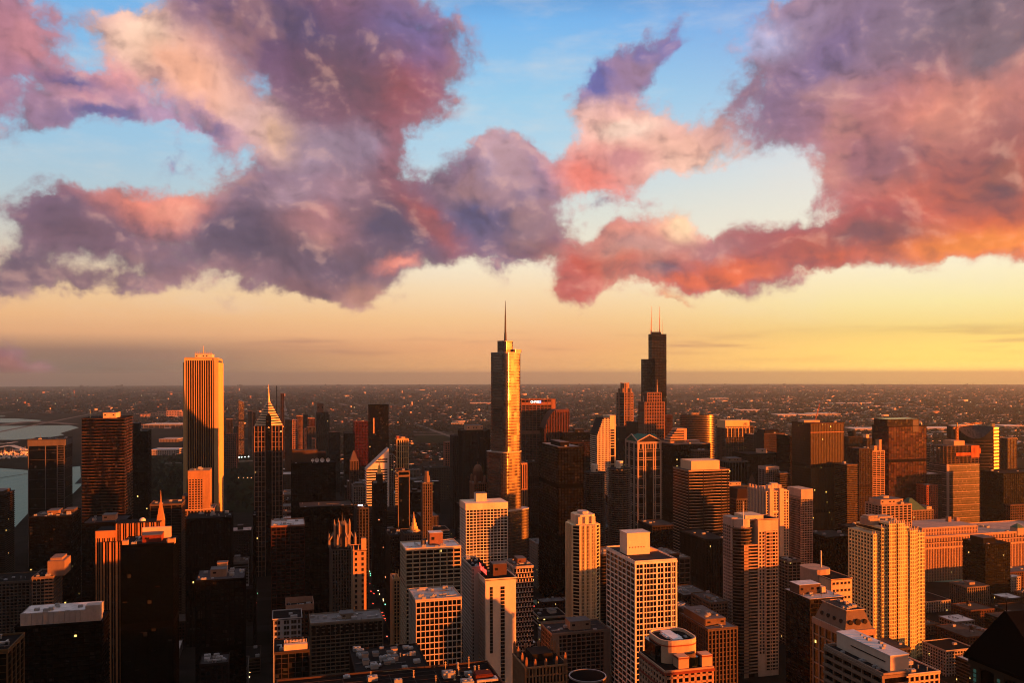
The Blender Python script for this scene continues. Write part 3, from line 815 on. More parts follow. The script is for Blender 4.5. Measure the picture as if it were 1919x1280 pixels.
# ---- cream tower with a slanted glass shoulder
def slant_tower():
    d = 1640
    b = B('slanted_tower', 'cream gridded tower with a slanted glass shoulder and taller end block', 'office tower', 1113, 1119, 1153, 784, d, l=38, ref='the slant-shouldered cream tower')
    x0, x1, y0, y1 = -b.x, b.x, -b.y, b.y
    xm = b.u(1143); zs = b.z(815); xs = b.u(1130); H = b.H; zt = b.z(779)
    prof = [(x0, -2), (xm, -2), (xm, H - .4), (xs, H - .4), (x0, zs)]
    MB().xz(prof, y0, y1).build('glazing', glass((.015, .012, .011), .2, .5), b.root)
    mb = MB(); n = 9; q = (xm - x0) / n
    def topz(x): return H if x >= xs else zs + (x - x0) / (xs - x0) * (H - zs)
    for i in range(n + 1):
        x = x0 + i * q; mb.box(x - q * .2, x + q * .2, y0 - .5, y0 + .2, 0, topz(x - q * .2))
    z = 5
    while z < H - 1:
        xa = x0 if z < zs else x0 + (z + 1.6 - zs) / (H - zs) * (xs - x0)
        mb.box(min(xa, xm - 2) - .4, xm, y0 - .42, y1 + .2, z, z + 1.4); z += 3.9
    mb.build('cream_grid', wall((.58, .46, .33)), b.root)
    MB().loft([[(x0 - .6, y, zs - .2), (xs, y, H + .2), (xs, y, H + .9), (x0 - .6, y, zs + .6)] for y in (y0, y1)]).build('slanted_glass', glass((.02, .022, .03), .6, .15, blinds=0), b.root)
    MB().box(xm + .1, x1, y0 + 1, y1, -2, zt - .5).build('end_block', glass((.02, .012, .01), .2, .5), b.root)
    mb = MB().box(xm + .05, x1 + .3, y0 + .4, y1 + .3, b.z(806), zt)
    z = b.z(806) - 3; k = 0
    while z > 0:
        mb.box(xm + .05, x1 + .3, y0 + .4, y1 + .3, z - 1.7, z); z -= 5.2 if k < 6 else 16; k += 1
    mb.box(x1 - 1.6, x1 + .55, y0 + .2, y1 + .4, 0, zt - .2)
    mb.build('end_block_frame', wall((.60, .46, .28)), b.root)
    MB().box(xs, xm, y0 + 1, y1 - 1, H - .3, H + .6).build('roof', wall(RT), b.root)
slant_tower()

# ---- red granite tower with curved shoulder
def shoulder_tower():
    d = 1960
    b = B('granite_tower', 'dark red granite tower ribbed vertically with a cut away sloping shoulder', 'office tower', 1017, 1021, 1066, 768, d, l=40, ref='the dark red sloping-shouldered tower')
    x0, x1, y0, y1 = -b.x, b.x, -b.y, b.y; H = b.H
    pr = [(x0, b.z(803)), (b.u(1026), b.z(788)), (b.u(1033), b.z(776)), (b.u(1040), b.z(769)), (x1, H)]
    MB().xz([(x0, -2), (x1, -2)] + [(x, z - .8) for x, z in reversed(pr)], y0, y1).build('glazing', glass((.02, .010, .008), .2, .5), b.root)
    def topz(x):
        for (xa, za), (xb, zb) in zip(pr, pr[1:]):
            if x <= xb: return za + (x - xa) / (xb - xa) * (zb - za)
        return H
    mb = MB(); n = 15
    for i in range(n + 1):
        x = x0 + i * b.w / n; mb.box(x - .75, x + .75, y0 - .6, y0 + .2, 0, topz(max(x - .5, x0)))
    mb.box(x0 + b.w * .45, x1 + .4, y0 - .3, y1, H - 6, H)
    mb.build('granite_ribs', wall((.24, .085, .06)), b.root)
    MB().loft([[(x, y0 - .7, z), (x, y1, z), (x, y1, z + 1), (x, y0 - .7, z + 1)] for x, z in pr]).build('stepped_roof', wall((.2, .1, .08)), b.root)
shoulder_tower()

# ---- tan tower with lettered crown
b = std('bank_tower', 'broad tan granite tower with dark crown panels and a white lettered sign', 'office tower', 974, 977, 1040, 748, 2000, (.30, .135, .085), glass((.016, .011, .010), .2, .5), 9.0, 4.0, .16, .28, 1.0, .4, l=45, roof=RT, units=4, ref='the lettered bank tower')
mb = MB()
for i in range(7):
    xa = -b.x + 1.5 + i * b.w / 9; mb.box(xa, xa + b.w / 9 - 2.4, -b.y - .75, -b.y - .5, b.Hr - 10, b.Hr - 1.8)
mb.build('crown_panels', wall((.018, .014, .013), .5), b.root)
mb = MB()
for py in (757, 811): mb.box(-b.x - .5, b.x + .5, -b.y - .8, b.y, b.z(py) - 3, b.z(py) + 4)
mb.box(b.x - 9, b.x + .3, -b.y - 1.1, -b.y, 0, b.Hr - .4)
mb.build('stone_band', wall((.34, .15, .09)), b.root)
text_on(b.root, 'CHASE', 7.0, b.u(1002), -b.y - 1.0, b.Hr - 5.6, glow((1, .93, .86), 1.0))
mb = MB()
cxs, czs = b.u(1011.5), b.Hr - 5.6
for k in range(4):
    t = k * math.pi / 2
    pts = [(-1.0, 1.2), (2.0, 1.2), (2.9, 2.1), (2.9, 2.6), (-1.0, 2.6)]
    rp = [(cxs + x * math.cos(t) - z * math.sin(t), czs + x * math.sin(t) + z * math.cos(t)) for x, z in pts]
    mb.xz(rp, -b.y - 1.2, -b.y - .9)
mb.build('sign_emblem', glow((.25, .35, 1.0), .8), b.root)

# ---- lens shaped tower with a golden curve
def lens(name, label, cat, px, hw, top, d, dep, turn, gm, band, fl, ref, ledge=1.4, z0=0, rough=.2):
    a = hw / FPX * d
    root = empty(name, (PX(px, d), d + dep, drop(PX(px, d), d)), turn); tag(root, label, cat)
    REFS.append((ref, px, d)); FOOT.append((PX(px, d), d + dep, a))
    H = PZ(top, d)
    pts = [(a * math.cos(t) , dep * math.sin(t) * (1 if math.sin(t) < 0 else .6)) for t in [2 * math.pi * i / 56 for i in range(56)]]
    o = MB().prism(pts, -2, H - .4).build('glazing', gm, root)
    mb = MB(); z = H; bg = grow(pts, .35)
    while z > 3: mb.prism(bg, z - ledge, z); z -= fl
    mb.build('floor_bands', band, root)
    MB().prism(grow(pts, -1), H + .05, H + .6).build('roof', wall(RD), root)
    return root, H, a
lr, lH, la = lens('curved_tower', 'rounded glass tower with horizontal bands and one dazzling gold curve', 'office tower', 1310, 33, 779, 2200, 24, R(6), glass((.03, .02, .014), .18, .6), wall((.30, .21, .13), .3, .1, .7), 4.6, 'the curved gold-banded tower', 1.7)
house(lr, -la * .35, la * .1, -4, 5, lH + .6, lH + 6, (.4, .28, .2))
mast(lr, la * .1, 0, lH, lH + 36, .35); mast(lr, la * .55, 0, lH, lH + 40, .35)

# ---- tower with the great pale arch at its top
def arch_tower():
    d = 1650
    root = empty('arched_tower', (PX(1838, d), d + 25, 0), R(-4)); tag(root, 'curved dark glass tower with a pale arch scooped top and gold banded edge', 'office tower')
    REFS.append(('the arch-topped glass tower', 1838, d)); FOOT.append((PX(1838, d), d + 25, 48))
    H = PZ(803, d); u = lambda p: (p - 1838) / FPX * d
    N = 14
    front = []
    for i in range(N + 1):
        f = i / N; x = u(1795) + f * (u(1864) - u(1795)); front.append((x, -22 - 5 * math.sin(f * math.pi)))
    pts = front + [(u(1877), -13), (u(1886), 0), (u(1882), 22), (u(1800), 22)]
    gm = glass((.02, .014, .012), .16, .7)
    zc = H - 23
    MB().prism(pts, -2, zc).build('glazing', gm, root)
    mb = MB(); z = zc - 2
    big = [(x * 1.006, y - .3 if y < 0 else y + .3) for x, y in pts]
    while z > 3: mb.prism(big, z - .7, z); z -= 6.4
    mb.build('floor_bands', wall((.20, .13, .10), .35, .1, .4), root)
    # crown scooped by a leaning arch
    K = 24; xa, xb = u(1797), u(1863)
    top = MB(); pan = MB(); secs = []
    for i in range(K + 1):
        f = i / K; e = max(0.0, 1 - (2 * f - 1) ** 2); yb = -22 - 5 * math.sin(f * math.pi); x = xa + f * (xb - xa)
        secs.append((x, yb, H - 22 * e, yb + .2 + 15 * e, H + 1 + 2.5 * e))
    for s0, s1 in zip(secs, secs[1:]):
        pr = lambda q: [(q[0], q[1], zc + .01), (q[0], q[1], q[2]), (q[0], q[3], q[4]), (q[0], 22, q[4]), (q[0], 22, zc + .01)]
        top.loft([pr(s0), pr(s1)], cap=False)
        n = len(pan.v); pan.v += [(s0[0], s0[1] - .15, s0[2] + .1), (s1[0], s1[1] - .15, s1[2] + .1), (s1[0], s1[3] - .1, s1[4] + .15), (s0[0], s0[3] - .1, s0[4] + .15)]
        pan.f.append((n, n + 1, n + 2, n + 3))
    top.prism([(xb, -22), (u(1877), -13), (u(1886), 0), (u(1882), 22), (xb, 22)], zc + .01, H)
    top.prism([(u(1793), -20), (xa, -22), (xa, 22), (u(1800), 22)], zc + .01, H)
    top.build('crown', gm, root)
    pan.build('arch_panel', glass((.075, .07, .085), .25, .6, wob=.0, blinds=0), root)
    # gold banded chamfer
    mb = MB(); z = H - 1
    nx, ny = (9.0, -13.4); L = math.hypot(nx, ny); nx, ny = 9 / L, -13.4 / L
    p0, p1 = front[-1], (u(1877), -13)
    mb2 = MB()
    while z > 3:
        mb2.loft([[(p0[0] + .1, p0[1] - .9, q), (p1[0] + .7, p1[1] - .5, q), (p1[0], p1[1] + .6, q), (p0[0] - .2, p0[1] + .4, q)] for q in (z - 3.2, z)])
        z -= 6.4
    mb2.build('metal_bands', wall((.55, .40, .18), .32, .08, .7), root)
    MB().box(u(1868), u(1874), -6, 2, H, H + 6).build('penthouse', wall((.5, .35, .15)), root)
arch_tower()

# ---- building still going up, with its tower crane
def site_tower():
    d = 1600
    b = B('unfinished_tower', 'tower still being built with open floors and orange netting above finished glass', 'building under construction', 1764, 1774, 1835, 838, d, l=45, ref='the unfinished tower')
    x0, x1, y0, y1 = -b.x, b.x, -b.y, b.y; zg = b.z(872); H = b.H
    MB().box(x0, x1, y0, y1, -2, zg).build('glazing', glass((.16, .125, .11), .3, .5, wob=.0, blinds=.1), b.root)
    mb = MB(); z = zg - 3; k = 0
    while z > 2:
        mb.box(x0 - .3, x1 + .3, y0 - .3, y1 + .3, z - (1.0 if k % 3 == 0 else .2), z); z -= 4.1; k += 1
    mb.box(x0 - .6, x0 + 5, y0 - .5, y0 + .2, 0, zg)
    mb.build('facade_frame', wall((.42, .30, .24)), b.root)
    mb = MB(); z = zg
    while z < H:
        mb.box(x0, x1, y0, y1, z, z + .6); z += 4.2
    for i in range(9):
        for j in range(6):
            x = x0 + 1 + i * (b.w - 2) / 8; y = y0 + 1 + j * (b.l - 2) / 5; mb.box(x - .45, x + .45, y - .45, y + .45, zg, H - .1 - (i + j) % 3 * .05)
    mb.build('open_floors', wall((.24, .15, .10)), b.root)
    MB().box(b.u(1792), b.u(1812), y0 + 6, y1 - 12, H, b.z(829)).build('concrete_core', wall((.50, .30, .17)), b.root)
    mb = MB().box(b.u(1791), b.u(1822), y0 - .8, y0 - .5, b.z(857), b.z(851)).box(b.u(1819), b.u(1834), y0 - 1.4, y0 - 1.1, b.z(861), b.z(838)).box(b.u(1824), b.u(1836), y0 - 1.9, y0 - 1.6, b.z(853), b.z(843))
    mb.build('safety_netting', wall((.50, .13, .04), .9, .5), b.root)
    # crane
    X, Y = PX(1794.5, d + 20), d + 22
    cr = empty('tower_crane', (X, Y, 0), GRID); tag(cr, 'orange tower crane standing over the unfinished tower', 'crane')
    zt = PZ(803, d + 20); z0 = 0
    mm = MB()
    for sx in (-1, 1):
        for sy in (-1, 1): mm.box(sx * 1.3 - .3, sx * 1.3 + .3, sy * 1.3 - .3, sy * 1.3 + .3, z0, zt)
    z = z0
    while z < zt - 3:
        mm.beam((-1.3, -1.3, z), (1.3, -1.3, z + 3), .3); mm.beam((1.3, -1.3, z), (1.3, 1.3, z + 3), .3); mm.box(-1.5, 1.5, -1.5, 1.5, z + 2.8, z + 3.0); z += 6
    cm = wall((.55, .22, .05), .5)
    mm.build('mast', cm, cr)
    jb = MB(); jb.beam((0, -.9, zt + 1), (58, -.9, zt + 7), .8); jb.beam((0, .9, zt + 1), (58, .9, zt + 7), .8); jb.beam((0, 0, zt + 3.6), (56, 0, zt + 9), .7)
    for i in range(14): jb.beam((i * 4, -.9, zt + 1 + i * .41), (i * 4 + 2, 0, zt + 3.7 + i * .4), .35)
    jb.build('jib', cm, cr)
    MB().beam((0, 0, zt), (-9, 0, zt), 1.6).box(-10, -6, -1.6, 1.6, zt - 3, zt + .5).build('counterweight', wall((.4, .2, .1)), cr)
    MB().taper([(-1.2, -1.2), (1.2, -1.2), (1.2, 1.2), (-1.2, 1.2)], zt + 1, [(-.3, -.3), (.3, -.3), (.3, .3), (-.3, .3)], zt + 9).build('apex', cm, cr)
    MB().box(.8, 3.0, -2.6, -.9, zt - 1.4, zt + 1.2).build('cab', wall((.3, .25, .2)), cr)
site_tower()
# the red luffing crane beyond the amber tower
def luffing_crane():
    d = 1500
    X = PX(1527, d); cr = empty('luffing_crane', (X, d, 0), GRID); tag(cr, 'thin raised red crane boom rising behind the amber glass tower', 'crane')
    zb = PZ(793, d); zt = PZ(757, d)
    mm = MB(); 
    for sx in (-1, 1):
        for sy in (-1, 1): mm.box(sx - .22, sx + .22, sy - .22, sy + .22, 0, zb)
    for k in range(int(zb / 6)): mm.beam((-1, -1, k * 6), (1, -1, k * 6 + 6), .3)
    mm.build('mast', wall((.45, .16, .08)), cr)
    j = MB(); j.beam((0, -.5, zb), (10, -.5, zt), .45); j.beam((0, .5, zb), (10, .5, zt), .45); j.beam((-.9, 0, zb + 1), (9.6, 0, zt), .4)
    for k in range(12): j.beam((k * .83, -.5, zb + (zt - zb) * k / 12), (k * .83 - .5, .2, zb + (zt - zb) * (k + .6) / 12), .25)
    j.build('boom', wall((.5, .18, .1)), cr)
    MB().box(-3.5, .5, -1, 1, zb - 1.5, zb + 1).build('cab', wall((.35, .15, .1)), cr)
luffing_crane()

# ================================================================== towers on the left, by the lake
std('apartment_tower', 'dark stepped apartment tower cut off by the photo edge beside the lake', 'apartment tower', -60, 8, 26, 924, 1300, (.10, .07, .05), None, 3.6, 3.1, .0, .34, .3, 1.1, ph=((.3, .93, .1, .9, 5, (.12, .08, .06)),), ref='the stepped tower at the water')
b = std('glass_tower', 'black glass tower with thin pale frame lines in a giant grid', 'office tower', 52, 121, 138, 821, 1420, (.13, .11, .105), glass((.006, .007, .009), .1, .5), 200, 16, .0, .045, .3, .3, l=55, roof=RT, units=5, ref='the black tower with the pale giant grid')
mb = MB(); H = b.Hr
for px in (52.8, 85, 107, 120): mb.box(b.u(px) - .6, b.u(px) + .6, -b.y - .55, -b.y + .3, 0, H - .2)
xa, xb = b.u(107), b.x
for k in range(int(H / 3.9)): mb.box(xa + .7, xb - .2, -b.y - .45, -b.y + .2, H - 12 - k * 3.9, H - 12 - k * 3.9 + .7)
mb.box(-b.x - .5, b.x + .5, -b.y - .62, b.y + .3, H - 9.5, H - .05)
mb.build('pale_frame', wall((.20, .17, .165)), b.root)
mast(b.root, -b.x * .55, 0, H, H + 9, .4)
std('apartment_tower', 'plain black slab tower tucked behind the wavy balcony tower', 'apartment tower', 236, 277, 282, 806, 1520, (0.021, 0.0168, 0.0162), G_BK, 4, 3.2, .2, .3, .3, .5, l=40, ph=((.1, .55, .2, .8, 15, (.05, .04, .038)),), ref='the black slab by the wavy tower')
b = std('hotel_tower', 'sunlit tan hotel tower with a blocky crown before the fluted stone tower', 'hotel', 338, 400, 408, 952, 1195, (.34, .20, .12), G_DK, 4.2, 3.5, .5, .22, .7, .4, l=46, pc=(.5, .33, .2), ref='the blocky crowned hotel')
zc = b.z(881)
xa, xb = b.u(352), b.u(391)
MB().box(xa, xb, -b.y + 6, b.y - 6, b.Hr, zc - .4).build('crown_glazing', G_DK, b.root)
mb = MB(); frame(mb, xa, xb, -b.y + 6, b.y - 6, b.Hr, zc, 4, 3.4, .42, .42, .6, .4)
mb.box(xa - .8, xb + .8, -b.y + 5.1, b.y - 5, zc - 12, zc); mb.box(xb - 9, xb + .9, -b.y + 5, b.y - 7, b.Hr, zc - .1)
mb.build('crown_walls', wall((.40, .22, .10)), b.root)
roof_units(b.root, 5, xa, xb, -b.y + 7, b.y - 7, zc, seed=3)
mb = MB().box(b.u(340), b.u(352), -b.y + 8, b.y - 8, b.Hr + .3, b.z(928)); mb.build('crown_wing', wall((.2, .13, .1)), b.root)

b = std('office_tower', 'wide black office block with white satellite dishes on its roof', 'office block', 539, 546, 628, 868, 1290, (0.0076, 0.0065, 0.0061), G_BK, 3.4, 3.9, .22, .2, .4, .2, l=42, roof=RD, units=3, ref='the black block with satellite dishes')
MB().box(b.u(548), b.u(596), 4, b.y, b.Hr, b.z(846)).build('tall_slab', wall((.16, .10, .065)), b.root)
MB().box(b.u(596.2), b.u(612), 6, b.y, b.Hr, b.z(850)).build('slab_wing', wall((.09, .06, .045)), b.root)
for px, r in ((586, 2.4), (594, 3.4), (604, 3.4), (615, 3.2)):
    mb = MB(); x = b.u(px)
    for k in range(5):
        t0, t1 = k / 5 * 1.4, (k + 1) / 5 * 1.4
        ring = lambda t: [(x + r * math.sin(t) * math.cos(q) , -b.y + 9 - r * (1 - math.cos(t)) * .8, b.Hr + 4.6 + r * math.sin(t) * math.sin(q)) for q in [i * math.pi / 8 for i in range(16)]]
        mb.loft([ring(t0 + .02), ring(t1)], cap=False)
    mb.box(x - .25, x + .25, -b.y + 9.2, -b.y + 9.8, b.Hr, b.Hr + 4.4)
    mb.build('satellite_dish', wall((.62, .58, .55)), b.root)

# ---- far towers by the southern park
def far(name, label, xl, xc, xr, top, d, c, gm=None, bay=5, fl=4, fp=.3, fs=.25, **k):
    k.setdefault('units', 0); k.setdefault('l', 26)
    return std(name, label, k.pop('cat', 'tower'), xl, xc, xr, top, d, c, gm, bay, fl, fp, fs, .6, .4, **k)
G_GO = glass((.42, .27, .12), .22, .8, metal=.8, blinds=.03)
b = far('glass_tower', 'slim far tower with a gold lit edge and slanted top', 447, 457, 464, 756, 3400, (.10, .07, .05), G_GO, 6, 5, .12, .2, ref='the slim gold-edged tower')
MB().loft([[(-b.x, y, b.Hr), (b.x * .9, y, b.Hr), (b.x * .9, y, b.z(752)), (-b.x, y, b.z(748))] for y in (-b.y, b.y)]).build('slanted_crown', G_GO, b.root)
far('glass_tower', 'slim black supertall peeking up behind the needle of the pyramid-topped tower', 518, 519, 525, 722, 3300, (0.03, 0.018, 0.0144), G_BK, 5, 10, .2, .1, ref='the slim black far tower')
far('glass_tower', 'narrow dark slab with one glowing edge right behind the pyramid-topped tower', 525, 526, 532, 736, 3250, (.16, .08, .04), G_BK, 5, 4, .3, .1)
far('apartment_tower', 'small far tower with a pale flat cap left of the slim gold-edged tower', 424, 435, 439, 784, 3000, (.10, .08, .075), pc=(.45, .3, .2))
far('apartment_tower', 'red gridded far block lit from the right next to the fluted stone tower', 421, 443, 446, 811, 2900, (.30, .10, .07), None, 6, 6, .25, .3)
far('apartment_tower', 'dim far block rising over the red gridded far block', 438, 446, 449, 797, 3100, (.11, .08, .07))
far('apartment_tower', 'pinkish far tower just right of the slim gold-edged tower', 465, 473, 476, 769, 3300, (.28, .16, .11))
far('apartment_tower', 'dark narrow far tower left of the pyramid-topped tower', 474, 478, 479, 772, 2900, (.04, .033, .03))
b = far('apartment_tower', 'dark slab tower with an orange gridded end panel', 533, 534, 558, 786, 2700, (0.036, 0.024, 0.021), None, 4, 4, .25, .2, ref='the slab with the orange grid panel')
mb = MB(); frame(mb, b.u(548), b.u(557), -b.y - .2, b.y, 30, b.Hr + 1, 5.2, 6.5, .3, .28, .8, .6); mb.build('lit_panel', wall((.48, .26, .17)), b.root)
far('apartment_tower', 'brown far tower framed by a bright top and right edge', 553, 555, 567, 778, 3000, (.30, .16, .09), None, 4, 4, .3, .35, pc=(.5, .3, .16))
far('apartment_tower', 'charcoal far tower between two orange capped neighbours', 568, 569, 577, 777, 2950, (.03, .025, .025))
far('apartment_tower', 'far tower with a square orange gridded cap', 576, 577, 590, 783, 2800, (.20, .08, .05), None, 4.5, 6, .3, .3, pc=(.5, .25, .14))
far('apartment_tower', 'slim grey ribbed tower in front of the orange capped far tower', 574, 575, 591, 799, 2600, (.14, .11, .10), None, 4, 4, .4, .15)
far('apartment_tower', 'thin orange edged shaft low among the far towers', 584, 585, 591, 821, 2450, (.36, .19, .11), None, 4, 4, .4, .3)
far('apartment_tower', 'small lit tower stub beside the grey ribbed tower', 570, 571, 576, 802, 2700, (.40, .22, .13), None, 4, 4, .4, .3)
b = far('office_tower', 'tall dark ribbed far tower with a brown block on its roof', 591, 593, 615, 772, 2700, (.10, .07, .055), None, 6, 4, .22, .1, ref='the dark ribbed far tower')
house(b.root, -b.x + 2, b.x * .2, -8, 8, b.Hr, b.z(755), (.27, .13, .09))
far('office_tower', 'dark end wing against the right side of the ribbed far tower', 609, 614, 617, 776, 2750, (.05, .038, .033))
far('office_tower', 'navy black block standing left of the deep red tower', 644, 646, 664, 811, 2150, (0.0061, 0.0057, 0.0076), G_BK, 4, 4, .2, .1, roof=RT, l=40)
far('office_tower', 'black block with a small blue lamp on its face', 616, 617, 637, 809, 2300, (0.0076, 0.0065, 0.0076), G_BK, 4, 4, .2, .1, pc=(.2, .12, .07), ref='the block with the blue lamp')
b = std('red_tower', 'deep red flat topped office tower left of the tall black glass tower', 'office tower', 660, 663, 692, 789, 2250, CNARED, glass((.035, .006, .006), .2, .5), 4.2, 4.0, .35, .3, .3, .25, l=40, roof=(.34, .2, .14), units=3, ref='the deep red tower')
b = std('glass_tower', 'tall black glass tower with a flat slanting roofline', 'apartment tower', 689, 692, 728, 758, 1900, (0.0076, 0.0068, 0.0068), glass((.006, .006, .007), .09, .6, lit=.002), 9, 3.6, .06, .08, .2, .15, l=24, roof=RD, units=0, ref='the tall black glass tower')
MB().box(b.u(699), b.u(701.5), -b.y - .4, -b.y, b.z(812), b.z(783)).build('warm_strip', wall((.5, .28, .15)), b.root)
b = std('apartment_tower', 'gold gridded apartment tower with twin stepped bays', 'apartment tower', 739, 744, 765, 822, 1650, (.52, .36, .17), G_DK, 200, 12, 0, .07, .5, .5, l=30, roof=RT, ref='the gold gridded tower')
mb = MB()
for px in (743.6, 748.8, 752.2, 756.5, 760.5, 764.4): mb.box(b.u(px) - .75, b.u(px) + .75, -b.y - .9, -b.y + .3, 0, b.Hr - .3)
mb.build('gold_piers', wall((.58, .40, .18)), b.root)
house(b.root, b.u(744), b.u(749), -8, 6, b.Hr, b.z(817), (.35, .12, .07)); house(b.root, b.u(752), b.u(760), -8, 6, b.Hr, b.z(819), (.5, .35, .16))
far('apartment_tower', 'slim pale ribbed tower touching the sliced triangular tower', 727, 729, 737, 851, 1600, (.27, .23, .21), None, 3.2, 3.4, .4, .3, l=20)
b = std('office_tower', 'dark glass tower edged by a thin bronze frame line on top and side', 'office tower', 737, 746, 767, 882, 1400, (.26, .16, .10), glass((.006, .009, .010), .1, .6), 200, 300, .0, 0, .6, .5, l=40, roof=RD, ref='the bronze-edged dark tower')
mb = MB()
for px in (746, 766.6): mb.box(b.u(px) - .7, b.u(px) + .7, -b.y - .8, -b.y + .3, 0, b.Hr - .1)
mb.box(-b.x - .6, b.x + .6, -b.y - .7, b.y, b.Hr - 9, b.Hr - 6)
mb.build('bronze_edge', wall((.28, .18, .12)), b.root)
b = std('office_tower', 'slim brown ribbed shaft with a pyramid cap left of the sliced tower', 'office tower', 654, 656, 671, 862, 1460, (.22, .14, .10), None, 2.9, 3.6, .5, .2, .6, .3, l=20, ref='the brown pyramid-capped shaft')
MB().taper([(-b.x, -b.y), (b.x, -b.y), (b.x, b.y), (-b.x, b.y)], b.Hr + .3, [(-1, -1), (1, -1), (1, 1), (-1, 1)], b.z(845)).build('pyramid_cap', wall((.2, .13, .1)), b.root)
b = std('gold_crowned_tower', 'dark old tower topped by a small gold spire before the sliced tower', 'tower', 697, 700, 724, 905, 1260, (.075, .038, .028), glass((.012, .01, .01), .25, .4, lit=.02, litc=(1, .25, .1)), 3.2, 3.6, .5, .35, .5, .3, l=22, ref='the old tower with the gold spire')
house(b.root, b.u(706), b.u(718), -5, 5, b.Hr, b.z(889), (.09, .045, .03)); 
MB().taper([(b.u(712) + x, y) for x, y in ((-3, -3), (3, -3), (3, 3), (-3, 3))], b.z(889), [(b.u(712) + x, y) for x, y in ((-1.4, -1.4), (1.4, -1.4), (1.4, 1.4), (-1.4, 1.4))], b.z(874)).cyl(b.u(712), 0, .8, b.z(874), b.z(865), 8, .2).build('gold_spire', wall((.75, .42, .10), .35, .1, .6), b.root)
std('office_tower', 'pale grey ribbed tower standing below the brown pyramid-capped shaft', 'office tower', 660, 662, 684, 910, 1200, (.26, .23, .21), None, 3.4, 3.5, .5, .25, .6, .4, l=26, roof=RD, ph=((.2, .8, .2, .8, 4, (.2, .17, .15)),), ref='the pale grey ribbed tower')
far('office_tower', 'dark glass tower with a glowing orange roof box left of the spired gold tower', 859, 866, 918, 806, 1720, (.075, .05, .04), glass((.025, .017, .013), .12, .8), 7, 8, .14, .05, l=40, roof=RT, ph=((.2, .75, .1, .9, 10, (.50, .30, .18)),), cat='office tower', ref='the tower with the orange roof box')
far('apartment_tower', 'slim grey tower joined to the left of the orange-roof-box tower', 845, 848, 862, 816, 1750, (.13, .11, .10), None, 4, 3.4, .4, .3)
far('apartment_tower', 'orange gridded small block by the rail yard', 829, 834, 846, 828, 2300, (.42, .17, .10), None, 6, 6, .3, .3, cat='apartment block')
b = std('domed_tower', 'red stone tower with a domed cupola and corner turrets', 'tower', 884, 888, 911, 905, 1170, (.36, .16, .09), None, 3.0, 3.7, .45, .25, .6, .4, l=26, ref='the red domed tower')
mb = MB(); mb.cyl(b.u(899), 0, 6.4, b.Hr, b.z(885), 20, 6.0)
for k in range(12):
    t = k * math.pi / 6; mb.cyl(b.u(899) + 6.6 * math.cos(t), 6.6 * math.sin(t), .5, b.Hr, b.z(886), 6)
mb.build('cupola_drum', wall((.28, .12, .075)), b.root)
MB().dome(b.u(899), 0, 6.4, b.z(885) + .02, b.z(872) - b.z(885)).cyl(b.u(899), 0, .7, b.z(873), b.z(867), 8, .3).build('dome', wall((.32, .15, .085)), b.root)
for sx in (-1, 1):
    for sy in (-1, 1): MB().cyl(sx * (b.x - 2), sy * (b.y - 2), 1.8, b.Hr, b.Hr + 8, 10).dome(sx * (b.x - 2), sy * (b.y - 2), 1.9, b.Hr + 8.02, 3, 10, 4).build('turret', wall((.36, .17, .1)), b.root)
b = std('gothic_tower', 'slender pale octagonal shaft tower with lit edges', 'tower', 787, 792, 809, 905, 1060, (.22, .155, .12), None, 2.6, 3.5, .55, .18, .5, .3, l=14, cap=False, ref='the slender pale octagonal tower')
mb = MB(); x = 0
for rr, pa, pb in ((.8, 905, 893), (.55, 893, 884)): mb.cyl(x, 0, b.x * rr, b.z(pa), b.z(pb), 8, b.x * rr * .9)
mb.build('octagon_crown', wall((.24, .17, .13)), b.root)

# ================================================================== black block, old towers of the avenue
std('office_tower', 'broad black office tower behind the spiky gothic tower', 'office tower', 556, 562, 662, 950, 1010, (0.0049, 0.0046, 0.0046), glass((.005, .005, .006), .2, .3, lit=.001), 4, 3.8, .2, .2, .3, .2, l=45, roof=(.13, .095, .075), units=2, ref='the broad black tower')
b = std('ribbed_tower', 'grey ribbed tower with a glowing white crown bar by the avenue', 'tower', 663, 667, 690, 951, 985, (.15, .12, .10), None, 3.4, 3.6, .55, .25, .7, .4, l=26, roof=RD, units=0, ref='the ribbed tower with the white crown bar')
MB().box(b.u(671), b.u(681), -4, 4, b.Hr, b.Hr + 3.2).build('crown_block', wall((.14, .12, .12)), b.root)
MB().box(b.u(671.5), b.u(680.5), -4.3, -4.02, b.Hr + 1.7, b.Hr + 2.9).build('crown_light', glow((.75, .72, 1.0), .9), b.root)

